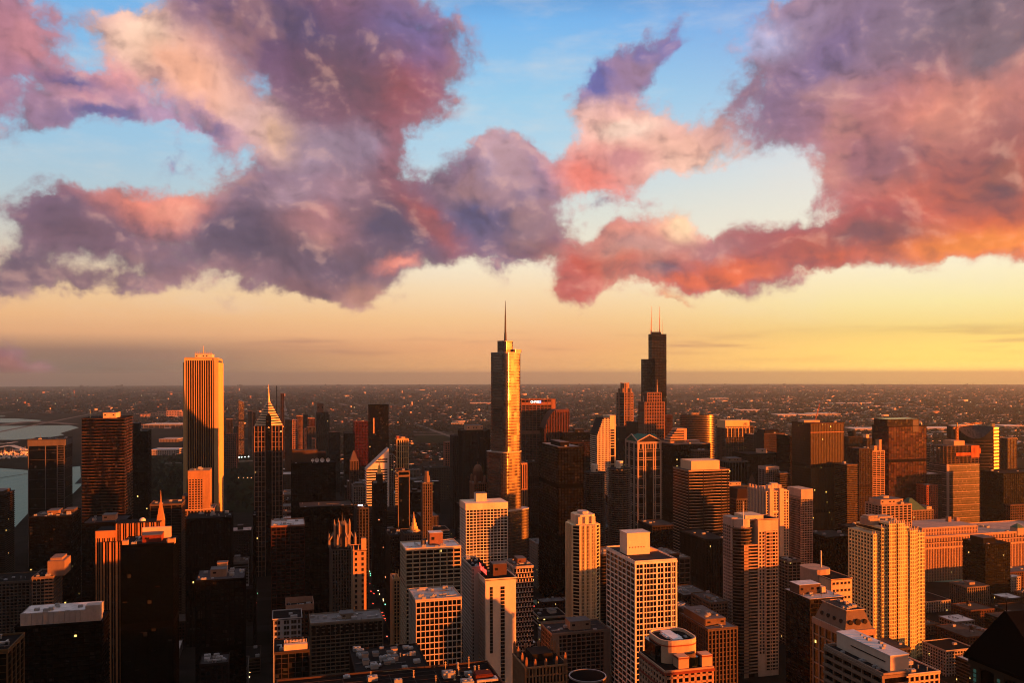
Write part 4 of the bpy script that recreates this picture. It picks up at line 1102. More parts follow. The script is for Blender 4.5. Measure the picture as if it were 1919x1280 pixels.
def gothic():
    d = 905
    b = B('gothic_tower', 'gothic stone tower with a spiky lit crown and buttresses', 'tower', 614, 622, 664, 1030, d, l=40, ref='the spiky gothic tower')
    H = b.H
    MB().box(-b.x, b.x, -b.y, b.y, -2, H - .3).build('glazing', G_DK, b.root)
    mb = MB(); frame(mb, -b.x, b.x, -b.y, b.y, 0, H, 2.8, 3.7, .5, .2, .9, .5); mb.build('stone_piers', wall((.24, .17, .125)), b.root)
    c = wall((.36, .25, .165))
    r = 8.6; zc = b.z(990)
    oc = lambda q, rr: [(rr * math.cos(R(22.5 + 45 * i)), rr * math.sin(R(22.5 + 45 * i))) for i in range(8)]
    MB().prism(oc(0, r - 1), H, zc).build('crown_core', wall((.14, .10, .08)), b.root)
    mb = MB()
    for i in range(8):
        x, y = (r + .2) * math.cos(R(22.5 + 45 * i)), (r + .2) * math.sin(R(22.5 + 45 * i))
        mb.box(x - .8, x + .8, y - .8, y + .8, H, zc + 1); mb.taper([(x - .8, y - .8), (x + .8, y - .8), (x + .8, y + .8), (x - .8, y + .8)], zc + 1.02, [(x - .1, y - .1), (x + .1, y - .1), (x + .1, y + .1), (x - .1, y + .1)], zc + 6)
    mb.build('crown_piers', c, b.root)
    for i in range(8):
        a = R(22.5 + 45 * i); x, y = 15 * math.cos(a), 15 * math.sin(a)
        m2 = MB().box(x - 1, x + 1, y - 1, y + 1, H, H + 9); m2.taper([(x - 1, y - 1), (x + 1, y - 1), (x + 1, y + 1), (x - 1, y + 1)], H + 9.02, [(x - .1, y - .1), (x + .1, y - .1), (x + .1, y + .1), (x - .1, y + .1)], H + 15)
        m2.beam((x, y, H + 7), ((r + .5) * math.cos(a), (r + .5) * math.sin(a), H + 15), 1.1)
        m2.build('flying_buttress', c, b.root)
    MB().taper(oc(0, r - 1.5), zc + .05, oc(0, 2), zc + 4).cyl(0, 0, .5, zc + 4, zc + 13, 6, .15).build('crown_roof', wall((.2, .15, .1)), b.root)
    deck(b.root, -b.x, b.x, -b.y, b.y, H, RD, .8)
    # lit western block in front
    e = B('stone_block', 'orange lit stone block with two columns of windows at the foot of the gothic tower', 'building', 640, 661, 682, 1032, 880, l=30, w=13.5, ref='the orange lit stone block')
    return e
e = gothic()
MB().box(-e.x + .3, e.x - .3, -e.y + .3, e.y, -2, e.H - .4).build('glazing', G_DK, e.root)
def punched(b, x0, x1, y0, y1, z0, z1, cols, rows, ww, wh, c, name='wall', face='N', limit=100, zoff=0.0, skip=None):
    """solid wall with framed windows, each window an object of its own (the rest of them one part)"""
    MB().box(x0, x1, y0 - .0, y1, z0, z1).build(name, wall(c), b.root)
    win_rows(b, x0, x1, y0, z0, z1, cols, rows, ww, wh, face, limit)
_WIN = {}
def win_rows(b, x0, x1, y0, z0, z1, cols, rows, ww, wh, face='N', limit=100):
    key = (round(ww, 2), round(wh, 2))
    if key not in _WIN:
        mb = MB().box(-ww / 2, ww / 2, -.06, .1, -wh / 2, wh / 2)
        me = mb.build('window', glass((.012, .011, .012), .12, .6, wob=.03)).data
        for ob in [q for q in C.objects if q.data is me]: bpy.data.objects.remove(ob)
        fm = MB(); t = .22
        fm.box(-ww / 2 - t, ww / 2 + t, -.28, .05, -wh / 2 - t * 1.6, -wh / 2).box(-ww / 2 - t, ww / 2 + t, -.16, .05, wh / 2, wh / 2 + t)
        fm.box(-ww / 2 - t, -ww / 2, -.15, .05, -wh / 2, wh / 2).box(ww / 2, ww / 2 + t, -.15, .05, -wh / 2, wh / 2).box(-.06, .06, -.12, .05, -wh / 2, wh / 2)
        ob = fm.build('window_frame', wall((.2, .16, .13)))
        fme = ob.data; bpy.data.objects.remove(ob)
        _WIN[key] = (me, fme)
    me, fme = _WIN[key]
    pts = []
    for rI in range(rows):
        z = z1 - (rI + .5) * (z1 - z0) / rows
        for f in cols: pts.append((x0 + f * (x1 - x0), z))
    for i, (x, z) in enumerate(pts[:limit]):
        o = bpy.data.objects.new('window', me); C.objects.link(o); o.parent = b.root
        if face == 'N': o.location = (x, y0, z)
        else: o.location = (y0, x, z); o.rotation_euler = (0, 0, R(-90 if face == 'E' else 90))
        f = bpy.data.objects.new('window_frame', fme); C.objects.link(f); f.parent = o
    if len(pts) > limit:
        mb = MB()
        for x, z in pts[limit:]:
            if face == 'N': mb.box(x - ww / 2, x + ww / 2, y0 - .06, y0 + .1, z - wh / 2, z + wh / 2)
            elif face == 'E': mb.box(y0 - .06, y0 + .1, x - ww / 2, x + ww / 2, z - wh / 2, z + wh / 2)
            else: mb.box(y0 - .1, y0 + .06, x - ww / 2, x + ww / 2, z - wh / 2, z + wh / 2)
        o = mb.build('windows_beyond', glass((.012, .011, .012), .12, .6), b.root); o['kind'] = 'stuff'
punched(e, -e.x, e.x, -e.y, e.y, 0, e.H - .5, (.22, .72), 24, 1.9, 2.6, (.46, .27, .15))
deck(e.root, -e.x, e.x, -e.y, e.y, e.H - .3, RD, .9, (.46, .27, .15))
mb = MB()
for x in (-e.x, e.x - 1.4, -e.x * .3):
    mb.taper([(x, -e.y), (x + 1.4, -e.y), (x + 1.4, -e.y + 1.4), (x, -e.y + 1.4)], e.H, [(x + .6, -e.y + .6), (x + .8, -e.y + .6), (x + .8, -e.y + .8), (x + .6, -e.y + .8)], e.H + 6)
mb.box(e.x - 5, e.x, -e.y, -e.y + 5, e.H, e.H + 12)
mb.build('pinnacle', wall((.5, .30, .15)), e.root)
std('office_tower', 'dark red gridded office tower with a pale speckled roof', 'office tower', 503, 508, 570, 985, 930, (.13, .045, .03), G_BK, 5.2, 3.8, .22, .3, .5, .35, l=46, roof=(.46, .40, .38), par=1.6, pc=(.34, .16, .1), units=9, ref='the dark red gridded tower')
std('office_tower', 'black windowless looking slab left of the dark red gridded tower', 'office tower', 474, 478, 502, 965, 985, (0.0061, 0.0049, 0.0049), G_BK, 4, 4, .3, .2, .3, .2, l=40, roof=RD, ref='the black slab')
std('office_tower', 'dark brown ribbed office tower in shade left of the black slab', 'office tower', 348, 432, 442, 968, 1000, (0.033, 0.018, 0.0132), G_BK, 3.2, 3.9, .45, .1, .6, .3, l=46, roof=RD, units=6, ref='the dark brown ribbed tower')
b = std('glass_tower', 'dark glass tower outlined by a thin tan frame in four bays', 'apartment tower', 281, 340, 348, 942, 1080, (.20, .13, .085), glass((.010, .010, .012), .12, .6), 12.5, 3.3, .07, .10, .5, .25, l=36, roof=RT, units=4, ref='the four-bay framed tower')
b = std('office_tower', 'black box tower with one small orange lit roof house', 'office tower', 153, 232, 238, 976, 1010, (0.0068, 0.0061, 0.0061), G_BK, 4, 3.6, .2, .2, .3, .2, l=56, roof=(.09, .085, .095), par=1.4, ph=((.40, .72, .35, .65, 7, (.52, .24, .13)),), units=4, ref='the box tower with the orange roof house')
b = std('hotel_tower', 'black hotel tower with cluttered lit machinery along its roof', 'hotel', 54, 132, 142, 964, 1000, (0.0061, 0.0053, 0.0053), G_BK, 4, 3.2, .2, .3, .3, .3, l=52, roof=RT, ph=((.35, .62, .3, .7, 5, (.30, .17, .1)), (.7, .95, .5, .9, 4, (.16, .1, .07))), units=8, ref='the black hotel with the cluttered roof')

# ---- ribbed stone tower with a spire and lit vertical bands
def setback_ribs():
    d = 850
    b = B('setback_tower', 'stone tower with flame orange vertical ribs, setbacks and a thin spire', 'office tower', 178, 300, 306, 1000, d, l=30, ref='the orange ribbed spire tower')
    gm = glass((.007, .006, .006), .25, .4)
    x0, x1, y0, y1 = -b.x, b.x, -b.y, b.y
    secs = ((178, 216, 990, 4), (216, 300, 978, 4), (194, 230, 1010, 0))
    for k, (pa, pb, top, yo) in enumerate(secs):
        xa, xb, z = b.u(pa), b.u(pb), b.z(top)
        MB().box(xa, xb, y0 + yo, y1 - k * 2, -2, z - .3).build('glazing', gm, b.root)
        mb = MB(); n = max(2, round((xb - xa) / 5)); q = (xb - xa) / n
        for i in range(n + 1): mb.box(max(xa + i * q - .8, xa - .3), min(xa + i * q + .8, xb + .3), y0 + yo - 1.4, y0 + yo + .3, 0, z); mb.box(min(xa + (i + .5) * q - .2, xb - .1), min(xa + (i + .5) * q + .2, xb), y0 + yo - .7, y0 + yo + .3, 0, z - .3)
        if k == 0: mb.box(xa - .4, xb, y0 + yo - 1.6, y0 + yo + .3, z - 7, z + .1)
        for j in range(4): mb.box(xb - .3, xb + 1.0, y0 + yo + 4 + j * 6, y0 + yo + 6 + j * 6, 0, z - .1)
        mb.build('stone_ribs', wall((.46, .21, .08)), b.root)
        MB().box(xa + .1, xb - .1, y0 + yo + .2, y1 - .4 - k * 2, z - .25, z + .1).build('roof', wall(RD), b.root)
    z = b.z(978)
    mb = MB(); xs = b.u(297)
    for i in range(3): mb.taper([(xs - 3.4 + i * .9, -4 + i), (xs + 3.4 - i * .9, -4 + i), (xs + 3.4 - i * .9, 4 - i), (xs - 3.4 + i * .9, 4 - i)], z + i * 6, [(xs - 2.8 + i * .9, -3.4 + i), (xs + 2.8 - i * .9, -3.4 + i), (xs + 2.8 - i * .9, 3.4 - i), (xs - 2.8 + i * .9, 3.4 - i)], z + i * 6 + 5.98)
    mb.cyl(xs, 0, .8, z + 18, b.z(921), 8, .15)
    mb.build('spire', wall((.42, .21, .08)), b.root)
    MB().dome(b.u(262), 0, 3.2, z + .1, 3.2, 14, 5).build('roof_dome', wall((.6, .5, .42)), b.root)
setback_ribs()
b = std('glass_tower', 'near black glass tower with a red roof house and a few green lit windows', 'office tower', 226, 324, 334, 1016, 680, (0.003, 0.0046, 0.0034), glass((.0025, .004, .003), .12, .35, lit=.0016, litc=(.12, .8, .06), bay=3, fl=3.6, wob=.004, blinds=.02), 5, 3.7, .06, .06, .2, .12, l=38, roof=RD, par=1.0, units=3, ref='the green-windowed black tower')
house(b.root, b.u(262), b.u(298), -8, 8, b.Hr, b.z(1004), (.30, .06, .035), louver=True)
MB().box(b.u(256), b.u(312), 8.5, 11, b.Hr, b.z(996)).build('screen_wall', wall((.55, .36, .27)), b.root)
for px in (233, 318, 322): MB().box(b.u(px) - 2, b.u(px) + 2, -b.y + 1, -b.y + 6, b.Hr, b.Hr + 4).build('roof_turret', wall((.45, .25, .13)), b.root)
b = std('apartment_tower', 'pair wing of tan balconied apartments catching red light at its corner', 'apartment block', 60, 98, 121, 1078, 800, (.26, .18, .13), None, 3.2, 3.1, .25, .34, .5, .6, l=34, roof=RD, pc=(.3, .2, .14), ref='the red-cornered apartment wing')
mb = MB()
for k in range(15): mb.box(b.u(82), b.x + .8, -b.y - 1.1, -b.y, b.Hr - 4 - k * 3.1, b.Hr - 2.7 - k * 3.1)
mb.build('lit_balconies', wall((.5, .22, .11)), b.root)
MB().box(b.u(86), b.u(118), -b.y + 4, b.y - 4, b.Hr, b.z(1052)).box(b.u(90), b.u(112), -b.y + 7, b.y - 7, b.z(1052), b.z(1047)).build('penthouse', wall((.3, .2, .15)), b.root)
std('apartment_tower', 'dim tan gridded apartment block at the left photo edge', 'apartment block', -50, 55, 62, 1086, 830, (.20, .15, .115), None, 3.4, 3.1, .3, .34, .5, .4, l=40, roof=RD, units=4, ref='the dim gridded apartments')
b = std('slab_tower', 'long black slab with a pale curved parapet wall around its roof', 'apartment block', 28, 189, 194, 1162, 560, (0.021, 0.0168, 0.015), G_BK, 3.6, 3.0, .2, .34, .3, .5, l=26, roof=RD, par=1.0, units=0, ref='the slab with the pale parapet')
mb = MB(); xa, xb = b.u(36), b.u(180)
for i in range(14):
    q = (xb - xa) / 14; mb.box(xa + i * q + .1, xa + (i + 1) * q - .1, -b.y + 1.2 + (i % 2) * .25, -b.y + 2.1, b.Hr + .2, b.Hr + 8.5 + (.3 if i % 4 == 0 else 0))
mb.box(xa, xa + 1, -b.y + 1, b.y - 3, b.Hr + .2, b.Hr + 8.2); mb.box(xb - 1, xb, -b.y + 1, b.y - 3, b.Hr + .2, b.Hr + 8.2); mb.box(xb - 7, xb + 2, -b.y + 1.5, -b.y + 9, b.Hr + .2, b.Hr + 11)
mb.build('roof_screen', wall((.36, .32, .30)), b.root)
mb = MB().box(xa + 1, xb - 1, -b.y + 3, b.y - 3, b.Hr + .2, b.Hr + 8.3)
mb.build('roof_cover', wall((.5, .47, .46), .9, .4), b.root)
roof_units(b.root, 6, xa + 3, xb - 3, -b.y + 4, b.y - 4, b.Hr + 8.3, .7, seed=6)
b = std('corner_tower', 'near corner tower with brass framed edges and a slanted parapet', 'building', -60, 12, 43, 1215, 450, (.20, .13, .06), glass((.006, .007, .006), .15, .5, lit=.004, litc=(.25, .7, .1)), 7, 3.6, .09, .04, .5, .2, l=30, roof=RD, units=3, ref='the brass-edged corner tower')
b = std('office_tower', 'charcoal tower with an orange roof house and white gear, left of the avenue', 'office tower', 366, 456, 466, 1082, 760, (0.0076, 0.0068, 0.0068), G_BK, 4, 3.6, .2, .2, .3, .2, l=44, roof=(.14, .13, .14), units=8, ph=((.28, .62, .3, .6, 7, (.36, .22, .15)), (.4, .62, .62, .8, 10, (.55, .32, .18))), ref='the charcoal tower with the roof gear')
std('low_building', 'low dark roof with pale edge line between black towers', 'building', 374, 425, 430, 1240, 640, (.07, .05, .045), None, 4, 3.6, .4, .4, l=22, roof=(.12, .11, .11), units=5, ref='the low dark roof')

# ================================================================== bottom left to centre
b = B('white_block', 'white block with rows of dark square windows left of the wide hotel slab', 'apartment block', 506, 511, 564, 1160, 690, l=26, ref='the white block with square windows')
punched(b, -b.x, b.x, -b.y, b.y, 0, b.H - 1, (.1, .2, .42, .52, .68, .78, .92), 26, 1.6, 2.4, (.34, .32, .32))
deck(b.root, -b.x, b.x, -b.y, b.y, b.H - .8, RD, 1.0, (.36, .34, .34)); roof_units(b.root, 3, -b.x, b.x, -b.y, b.y, b.H - .6, seed=8)
b = std('low_building', 'rust walled rooftop with a long orange parapet behind the white block', 'building', 532, 536, 586, 1134, 760, (.20, .08, .05), None, 4, 3.6, .5, .4, l=26, roof=RD, par=5.5, pc=(.42, .22, .14), units=4, ref='the rust rooftop')
b = std('glass_block', 'dark block with a bright orange penthouse wall and pale fins on its roof', 'building', 508, 514, 578, 1222, 600, (.13, .095, .08), glass((.012, .015, .012), .12, .7), 4.5, 3.6, .12, .1, .3, .2, l=30, roof=RD, par=1.0, units=2, ref='the block with the orange penthouse wall')
MB().box(b.u(531), b.x - 1, -b.y + 2, -b.y + 6, b.Hr, b.Hr + 4.6).build('penthouse', wall((.60, .40, .26)), b.root)
mb = MB()
for i in range(16): mb.box(b.u(532) + i * 1.0, b.u(532) + i * 1.0 + .45, -b.y + 9, -b.y + 9.4, b.Hr, b.Hr + 6)
mb.build('roof_fins', wall((.45, .38, .36)), b.root)
b = std('hotel_slab', 'wide tan hotel slab with tiny regular windows and a grey roof', 'hotel', 572, 582, 716, 1168, 690, (.25, .19, .13), G_DK, 3.9, 3.1, .16, .32, .55, .5, l=28, roof=(.24, .225, .22), par=1.2, pc=(.3, .23, .17), ph=((.42, .6, .3, .7, 4.5, (.3, .23, .16)),), units=9, ref='the wide tan hotel slab')
mb = MB()
for i in range(12): mb.box(-b.x + 1 + i * b.w / 12, -b.x + (i + 1) * b.w / 12 - 1.2, -b.y - .62, -b.y - .3, b.Hr - 9, b.Hr - 2.2)
mb.build('attic_vents', wall((.07, .05, .035)), b.root)
b = std('low_building', 'dark rooftop crowded with orange lit machinery and a glowing edge', 'building', 644, 668, 802, 1264, 480, (.10, .07, .055), None, 4, 3.6, .4, .3, l=46, roof=(.07, .062, .06), par=1.0, units=16, ref='the crowded dark rooftop')
for (fx, fy, h) in ((.12, .35, 3), (.14, .6, 3.2), (.5, .55, 3.5), (.58, .7, 3.2), (.55, .4, 3), (.3, .65, 2.4), (.42, .3, 2)):
    x, y = -b.x + fx * b.w, -b.y + fy * b.l; house(b.root, x, x + 3.4, y, y + 4, b.Hr + .2, b.Hr + .2 + h, (.42, .30, .24), name='roof_machine', louver=False)
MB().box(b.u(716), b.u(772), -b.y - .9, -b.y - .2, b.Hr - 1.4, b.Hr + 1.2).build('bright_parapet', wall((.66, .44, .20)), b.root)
b = std('tower_roof', 'brown flat roof nearest below the camera, dotted with aerials', 'building', 500, 520, 945, 1330, 300, (.10, .07, .055), None, 5, 3.8, .4, .3, l=30, roof=(.05, .036, .03), par=.8, pc=(.16, .09, .06), units=7, ref='the nearest brown roof')
for i, (fx, fy, h) in enumerate(((.93, .62, 3.4), (.78, .8, 4.2), (.80, .45, 4), (.90, .86, 4.8), (.86, .35, 3.2), (.70, .3, 4.5), (.96, .5, 2.8), (.83, .6, 3.8), (.62, .7, 3.0), (.42, .75, 3.6))):
    x, y = -b.x + fx * b.w, -b.y + fy * b.l
    m2 = MB().cyl(x, y, .16, b.Hr, b.Hr + h, 8, .1).box(x - .4, x + .4, y - .4, y + .4, b.Hr, b.Hr + .35)
    for q in (.5, .7, .9): m2.box(x - .5 * q, x + .5 * q, y - .05, y + .05, b.Hr + h * q, b.Hr + h * q + .08)
    m2.build('roof_aerial', wall((.55, .40, .2), .5), b.root)
MB().box(b.x - 9, b.x - 2, -b.y + 10, -b.y + 16, b.Hr, b.Hr + 2.2).box(b.x - 8.6, b.x - 2.4, -b.y + 10.4, -b.y + 15.6, b.Hr + 2.2, b.Hr + 2.5).build('roof_hatch', wall((.22, .05, .03)), b.root)
mb = MB()
for k in range(6): mb.box(-b.x + 4, b.x - 4, -b.y + 4 + k * 4.4, -b.y + 4.25 + k * 4.4, b.Hr + .15, b.Hr + .3)
for k in range(9): mb.box(-b.x + 6 + k * 9, -b.x + 6.25 + k * 9, -b.y + 3, b.y - 3, b.Hr + .14, b.Hr + .28)
mb.build('roof_seams', wall((.13, .10, .08)), b.root)

# ---- middle ground hotels and flats
b = std('office_tower', 'wide gridded tower with gold sunlit bays and a white roof, by the avenue', 'office tower', 747, 760, 862, 1028, 795, (.48, .37, .24), G_BK, 6.4, 4.0, .16, .34, .6, .6, l=34, roof=(.50, .47, .46), par=1.4, pc=(.52, .42, .3), units=5, ref='the wide gold gridded tower')
house(b.root, b.u(809), b.u(834), -4, 8, b.Hr, b.z(1006), (.34, .16, .1), rc=RW); MB().cyl(b.u(797), 0, 1.9, b.Hr, b.Hr + 5, 14).cyl(b.u(802), 4, 1.4, b.Hr, b.Hr + 6, 14).build('water_tank', wall((.2, .18, .17)), b.root)
b = std('office_block', 'gridded white block with taller windows in front of the wide gold gridded tower', 'office block', 762, 779, 863, 1124, 660, (.44, .36, .28), G_BK, 3.5, 4.6, .2, .22, .5, .4, l=36, roof=(.40, .37, .36), par=1.2, units=8, ref='the tall-windowed white block')
b = std('apartment_tower', 'white gridded apartment tower glinting gold near its top', 'apartment tower', 864, 873, 950, 953, 900, (.60, .53, .44), glass((.05, .042, .035), .14, .8, wob=.05), 3.8, 3.15, .2, .28, .5, .55, l=30, roof=RT, par=1.0, units=2, ref='the white gridded tower')
mb = MB().box(-b.x - .7, b.x + .7, -b.y - .7, b.y + .6, b.Hr - 1, b.z(944)); mb.build('crown_band', wall((.62, .48, .34)), b.root)
house(b.root, b.u(896), b.u(916), -5, 6, b.z(944), b.z(928), (.60, .46, .36), louver=False)
b = std('stone_block', 'old dark stone block with tall arched bays in the shade', 'building', 770, 790, 868, 1180, 740, (.085, .062, .048), None, 4.2, 6, .45, .3, .6, .4, l=40, roof=RD, units=6, ref='the shaded old stone block')
def slim_shaft():
    d = 690
    b = B('hotel_tower', 'slim cream hotel tower, flat orange wall, two window columns, red sign on roof house', 'hotel', 896, 909, 966, 1087, d, l=28, ref='the slim cream hotel')
    H = b.H; c = (.58, .47, .36)
    MB().box(-b.x, b.x, -b.y, b.y, 0, H - .6).build('wall', wall(c, .8, .12), b.root)
    win_rows(b, -b.x, b.x, -b.y, H - 150, H - 6, (.56,), 48, 3.0, 1.9)
    win_rows(b, -b.x, b.x, -b.y, H - 60, H - 6, (.19,), 20, 2.0, 1.9, limit=20)
    mb = MB(); n = 46
    for k in range(n): mb.box(-b.x - .35, -b.x + .2, -b.y + 2.5, b.y - 2, H - 6 - k * 3.1, H - 4.6 - k * 3.1)
    for y in range(7): mb.box(-b.x - .5, -b.x + .2, -b.y + 2 + y * 3.4, -b.y + 2.7 + y * 3.4, 6, H - 4)
    mb.build('side_grid', wall((.40, .31, .24)), b.root)
    MB().box(-b.x - .12, -b.x + .2, -b.y + 2.6, b.y - 2.2, 6, H - 4.2).build('side_glazing', G_BK, b.root)
    deck(b.root, -b.x, b.x, -b.y, b.y, H - .5, RD, 1.2, c)
    o = house(b.root, b.u(930), b.u(956), -2, 10, H - .3, H + 9.5, (.20, .10, .07))
    # sign frame facing the avenue side
    o2 = MB().box(-b.x + 2, -b.x + 2.5, -b.y + 3, b.y + 8, H, H + 10).build('sign_frame', wall((.05, .03, .03)), b.root)
    t = text_on(b.root, 'Marriott', 7.4, -b.x + 1.7, 2, H + 5.2, glow((1, .05, .03), .9)); t.rotation_euler = (R(90), 0, R(-90))
    e = std('hotel_wing', 'taller flat grey rear wing of pale wall behind the slim cream hotel', 'hotel', 879, 884, 908, 1062, 712, (.44, .36, .30), G_BK, 3.2, 3.1, .3, .4, .3, .3, l=40, roof=RD, units=2, sides='EW', cap=False, ref='the grey rear hotel wing')
    MB().box(-e.x + 1.2, e.x + .2, -e.y - .35, -e.y + .1, 0, e.Hr).build('blank_wall', wall((.42, .34, .29), .8, .1), e.root)
slim_shaft()
b = std('brick_tower', 'dark tower with a white checkered brick pattern of windows', 'apartment tower', 948, 962, 998, 1062, 790, (.44, .35, .29), G_BK, 200, 4.6, 0, .2, .3, .35, l=30, roof=(.2, .13, .1), units=2, ref='the checkered tower')
mb = MB(); k = 0; z = b.Hr - 1
while z > 20:
    for i in range(7):
        x = -b.x + (i + (.5 if k % 2 else 0)) * b.w / 6.5; y = -b.y + (i + (.5 if k % 2 else 0)) * b.l / 6.5
        if x < b.x: mb.box(x - .5, x + .5, -b.y - .45, -b.y + .2, z - 4.5, z - .8)
        if y < b.y: mb.box(-b.x - .46, -b.x + .2, y - .5, y + .5, z - 4.5, z - .8)
    z -= 4.6; k += 1
mb.build('checker_piers', wall((.46, .36, .28)), b.root)
house(b.root, -b.x * .3, b.x * .6, -5, 8, b.Hr, b.Hr + 6, (.25, .12, .08))

def bay_tower():
    d = 880
    b = B('bay_tower', 'beige apartment tower with chamfered corners and a stepped golden crown', 'apartment tower', 1057, 1076, 1126, 986, d, l=32, ref='the beige golden-crowned tower')
    H = b.H; c = (.56, .45, .26)
    MB().prism(rrect(b.x, b.y, 6, 1), -2, H - .3).build('glazing', G_DK, b.root)
    mb = MB(); ring = rrect(b.x + .1, b.y + .1, 6, 1)
    for k in range(int(H / 3.6)): mb.prism(grow(ring, .25), H - .95 - k * 3.6, H - .05 - k * 3.6)
    n = 13
    for i in range(n):
        x = -b.x + 6 + i * (b.w - 12) / (n - 1); wd = .8 if i in (0, 4, 8, 12) else .24
        mb.box(x - wd, x + wd, -b.y - .9, -b.y + .4, 0, H - .2)
    for i in range(8):
        y = -b.y + 6 + i * (b.l - 12) / 7; wd = .7 if i in (0, 7) else .25
        mb.box(-b.x - .9, -b.x + .4, y - wd, y + wd, 0, H - .25); mb.box(b.x - .4, b.x + .9, y - wd, y + wd, 0, H - .25)
    mb.build('bay_piers', wall(c), b.root)
    deck(b.root, -b.x + 3, b.x - 3, -b.y + 3, b.y - 3, H + .1, RT, 1.0, c)
    MB().prism(rrect(b.x * .72, b.y * .72, 4, 1), H + .2, b.z(968)).build('crown', wall((.56, .43, .28)), b.root)
    mb = MB()
    for sx in (-.5, 0, .5): mb.box(sx * b.x - 2, sx * b.x + 2, -b.y * .72 - 1.6, -b.y * .72, H + .2, b.z(971))
    mb.build('crown_bays', wall((.6, .45, .28)), b.root)
    MB().prism(rrect(b.x * .35, b.y * .4, 3, 1), b.z(968) + .05, b.z(963)).build('roof_cap', wall((.45, .38, .33)), b.root)
bay_tower()
b = std('office_block', 'tan slab block with a long grey roof and one square roof house', 'office block', 1021, 1034, 1141, 1188, 720, (.26, .19, .135), G_DK, 4.4, 3.5, .22, .3, .5, .35, l=30, roof=(.10, .09, .09), par=1.3, pc=(.3, .22, .16), ph=((.36, .72, .25, .7, 7.5, (.34, .25, .17)),), units=4, ref='the tan slab with the square roof house')
mb = MB().box(-b.x - .3, -b.x + 6, -b.y - .8, -b.y + .2, 0, b.Hr - .2).box(b.x - 5.5, b.x + .3, -b.y - .8, -b.y + .2, 0, b.Hr - .2); mb.build('end_walls', wall((.28, .205, .145)), b.root)
std('office_block', 'brown block with dark bands left behind the white corner tower', 'office block', 1110, 1120, 1172, 1040, 960, (.17, .10, .07), None, 200, 3.8, 0, .3, .3, .3, l=40, roof=(.26, .16, .11), units=3, ref='the brown banded block')
std('office_block', 'orange edged brown block behind the right shoulder of the white corner tower', 'office block', 1222, 1232, 1272, 1040, 990, (.24, .10, .06), None, 200, 4.2, 0, .34, .3, .4, l=34, roof=(.3, .24, .2), units=3, ref='the orange-edged brown block')
std('office_block', 'grey gridded wing beside the orange edged brown block', 'office block', 1271, 1273, 1292, 1046, 1000, (.24, .18, .14), None, 6, 5.4, .12, .22, .4, .3, l=36, roof=(.28, .25, .23), units=2)

def corner_tower():
    d = 690
    b = B('white_tower', 'large white gridded apartment tower with a plain white box on its roof', 'apartment tower', 1137, 1190, 1266, 1055, d, ref='the white corner tower')
    H = b.H; c = (.60, .52, .43)
    MB().box(-b.x, b.x, -b.y, b.y, -2, H - .4).build('glazing', glass((.016, .014, .014), .14, .5, lit=.0015, blinds=.3), b.root)
    mb = MB()
    # north face: seven uneven bays
    fr = (0, .105, .205, .30, .39, .47, .60, .78, .97)
    for i, f in enumerate((0, .19, .52, .70, .88, 1.0)):
        x = -b.x + f * b.w; mb.box(x - .6, x + .6, -b.y - .7, -b.y + .3, 0, H - .1)
    for f in (.09, .27, .35, .43, .61, .79, .94): mb.box(-b.x + f * b.w - .16, -b.x + f * b.w + .16, -b.y - .4, -b.y + .3, 0, H - .15)
    for i in range(8):
        y = -b.y + i / 7 * b.l; wd = .6 if i % 2 == 0 else .22
        mb.box(-b.x - .75, -b.x + .3, max(y - wd, -b.y - .6), y + wd, 0, H - .2); mb.box(b.x - .3, b.x + .75, max(y - wd, -b.y - .6), y + wd, 0, H - .2)
    for k in range(int(H / 4.5)): mb.box(-b.x - .5, b.x + .5, -b.y - .5, b.y + .5, H - 1.15 - k * 4.5, H - .3 - k * 4.5)
    mb.box(-b.x - .9, b.x + .9, -b.y - .9, b.y + .9, H - 1.8, H + .02)
    mb.build('facade_frame', wall(c), b.root)
    deck(b.root, -b.x, b.x, -b.y, b.y, H + .05, (.10, .095, .095), 1.2, c)
    o = MB().box(b.u(1199), b.u(1243), -4, 12, H + .2, b.z(1013)).build('roof_box', wall((.62, .47, .34), .8, .1), b.root)
    for i in range(6): MB().box(b.u(1203) + i * 2.6, b.u(1203) + i * 2.6 + .9, -4.12, -3.9, H + 6, H + 7).build('louver', wall((.25, .16, .11)), o)
    MB().box(b.u(1199) - .4, b.u(1243) + .4, -4.4, 12.4, b.z(1013) + .02, b.z(1013) + .5).build('roof_slab', wall((.5, .42, .36)), o)
    MB().loft([[(b.u(1246), y, H + .2), (b.x - .5, y, H + .2), (b.x - .5, y, H + 1.4), (b.u(1246), y, H + 4.6)] for y in (2, 9)]).build('roof_ramp', wall((.45, .30, .2)), b.root)
    roof_units(b.root, 4, -b.x, b.u(1195), -b.y, b.y, H + .2, seed=2)
corner_tower()

# ================================================================== the loop, right of the spired tower
std('court_tower', 'dark rust steel tower with wide bays below the lettered bank tower', 'office tower', 1048, 1062, 1118, 828, 1800, (.15, .06, .04), glass((.016, .012, .011), .22, .5), 13, 4.6, .12, .2, .8, .4, l=36, roof=(.12, .09, .08), par=2.5, pc=(.05, .035, .03), units=2, ref='the dark rust steel tower')
std('office_tower', 'black flat roofed tower rising above the dark rust steel tower', 'office tower', 1046, 1054, 1112, 810, 1950, (0.0095, 0.0068, 0.0065), G_BK, 5, 4, .2, .2, .4, .2, l=40, roof=(.3, .24, .22), ph=((.45, .75, .3, .7, 7, (.05, .04, .04)),), units=2, ref='the black flat-roofed tower')
std('office_tower', 'narrow orange ribbed tower edging out behind the spired gold tower', 'office tower', 972, 975, 987, 868, 1420, (.52, .26, .14), None, 3.4, 40, .45, .04, .6, .3, l=30, roof=RT, units=0, ref='the orange ribbed edge tower')
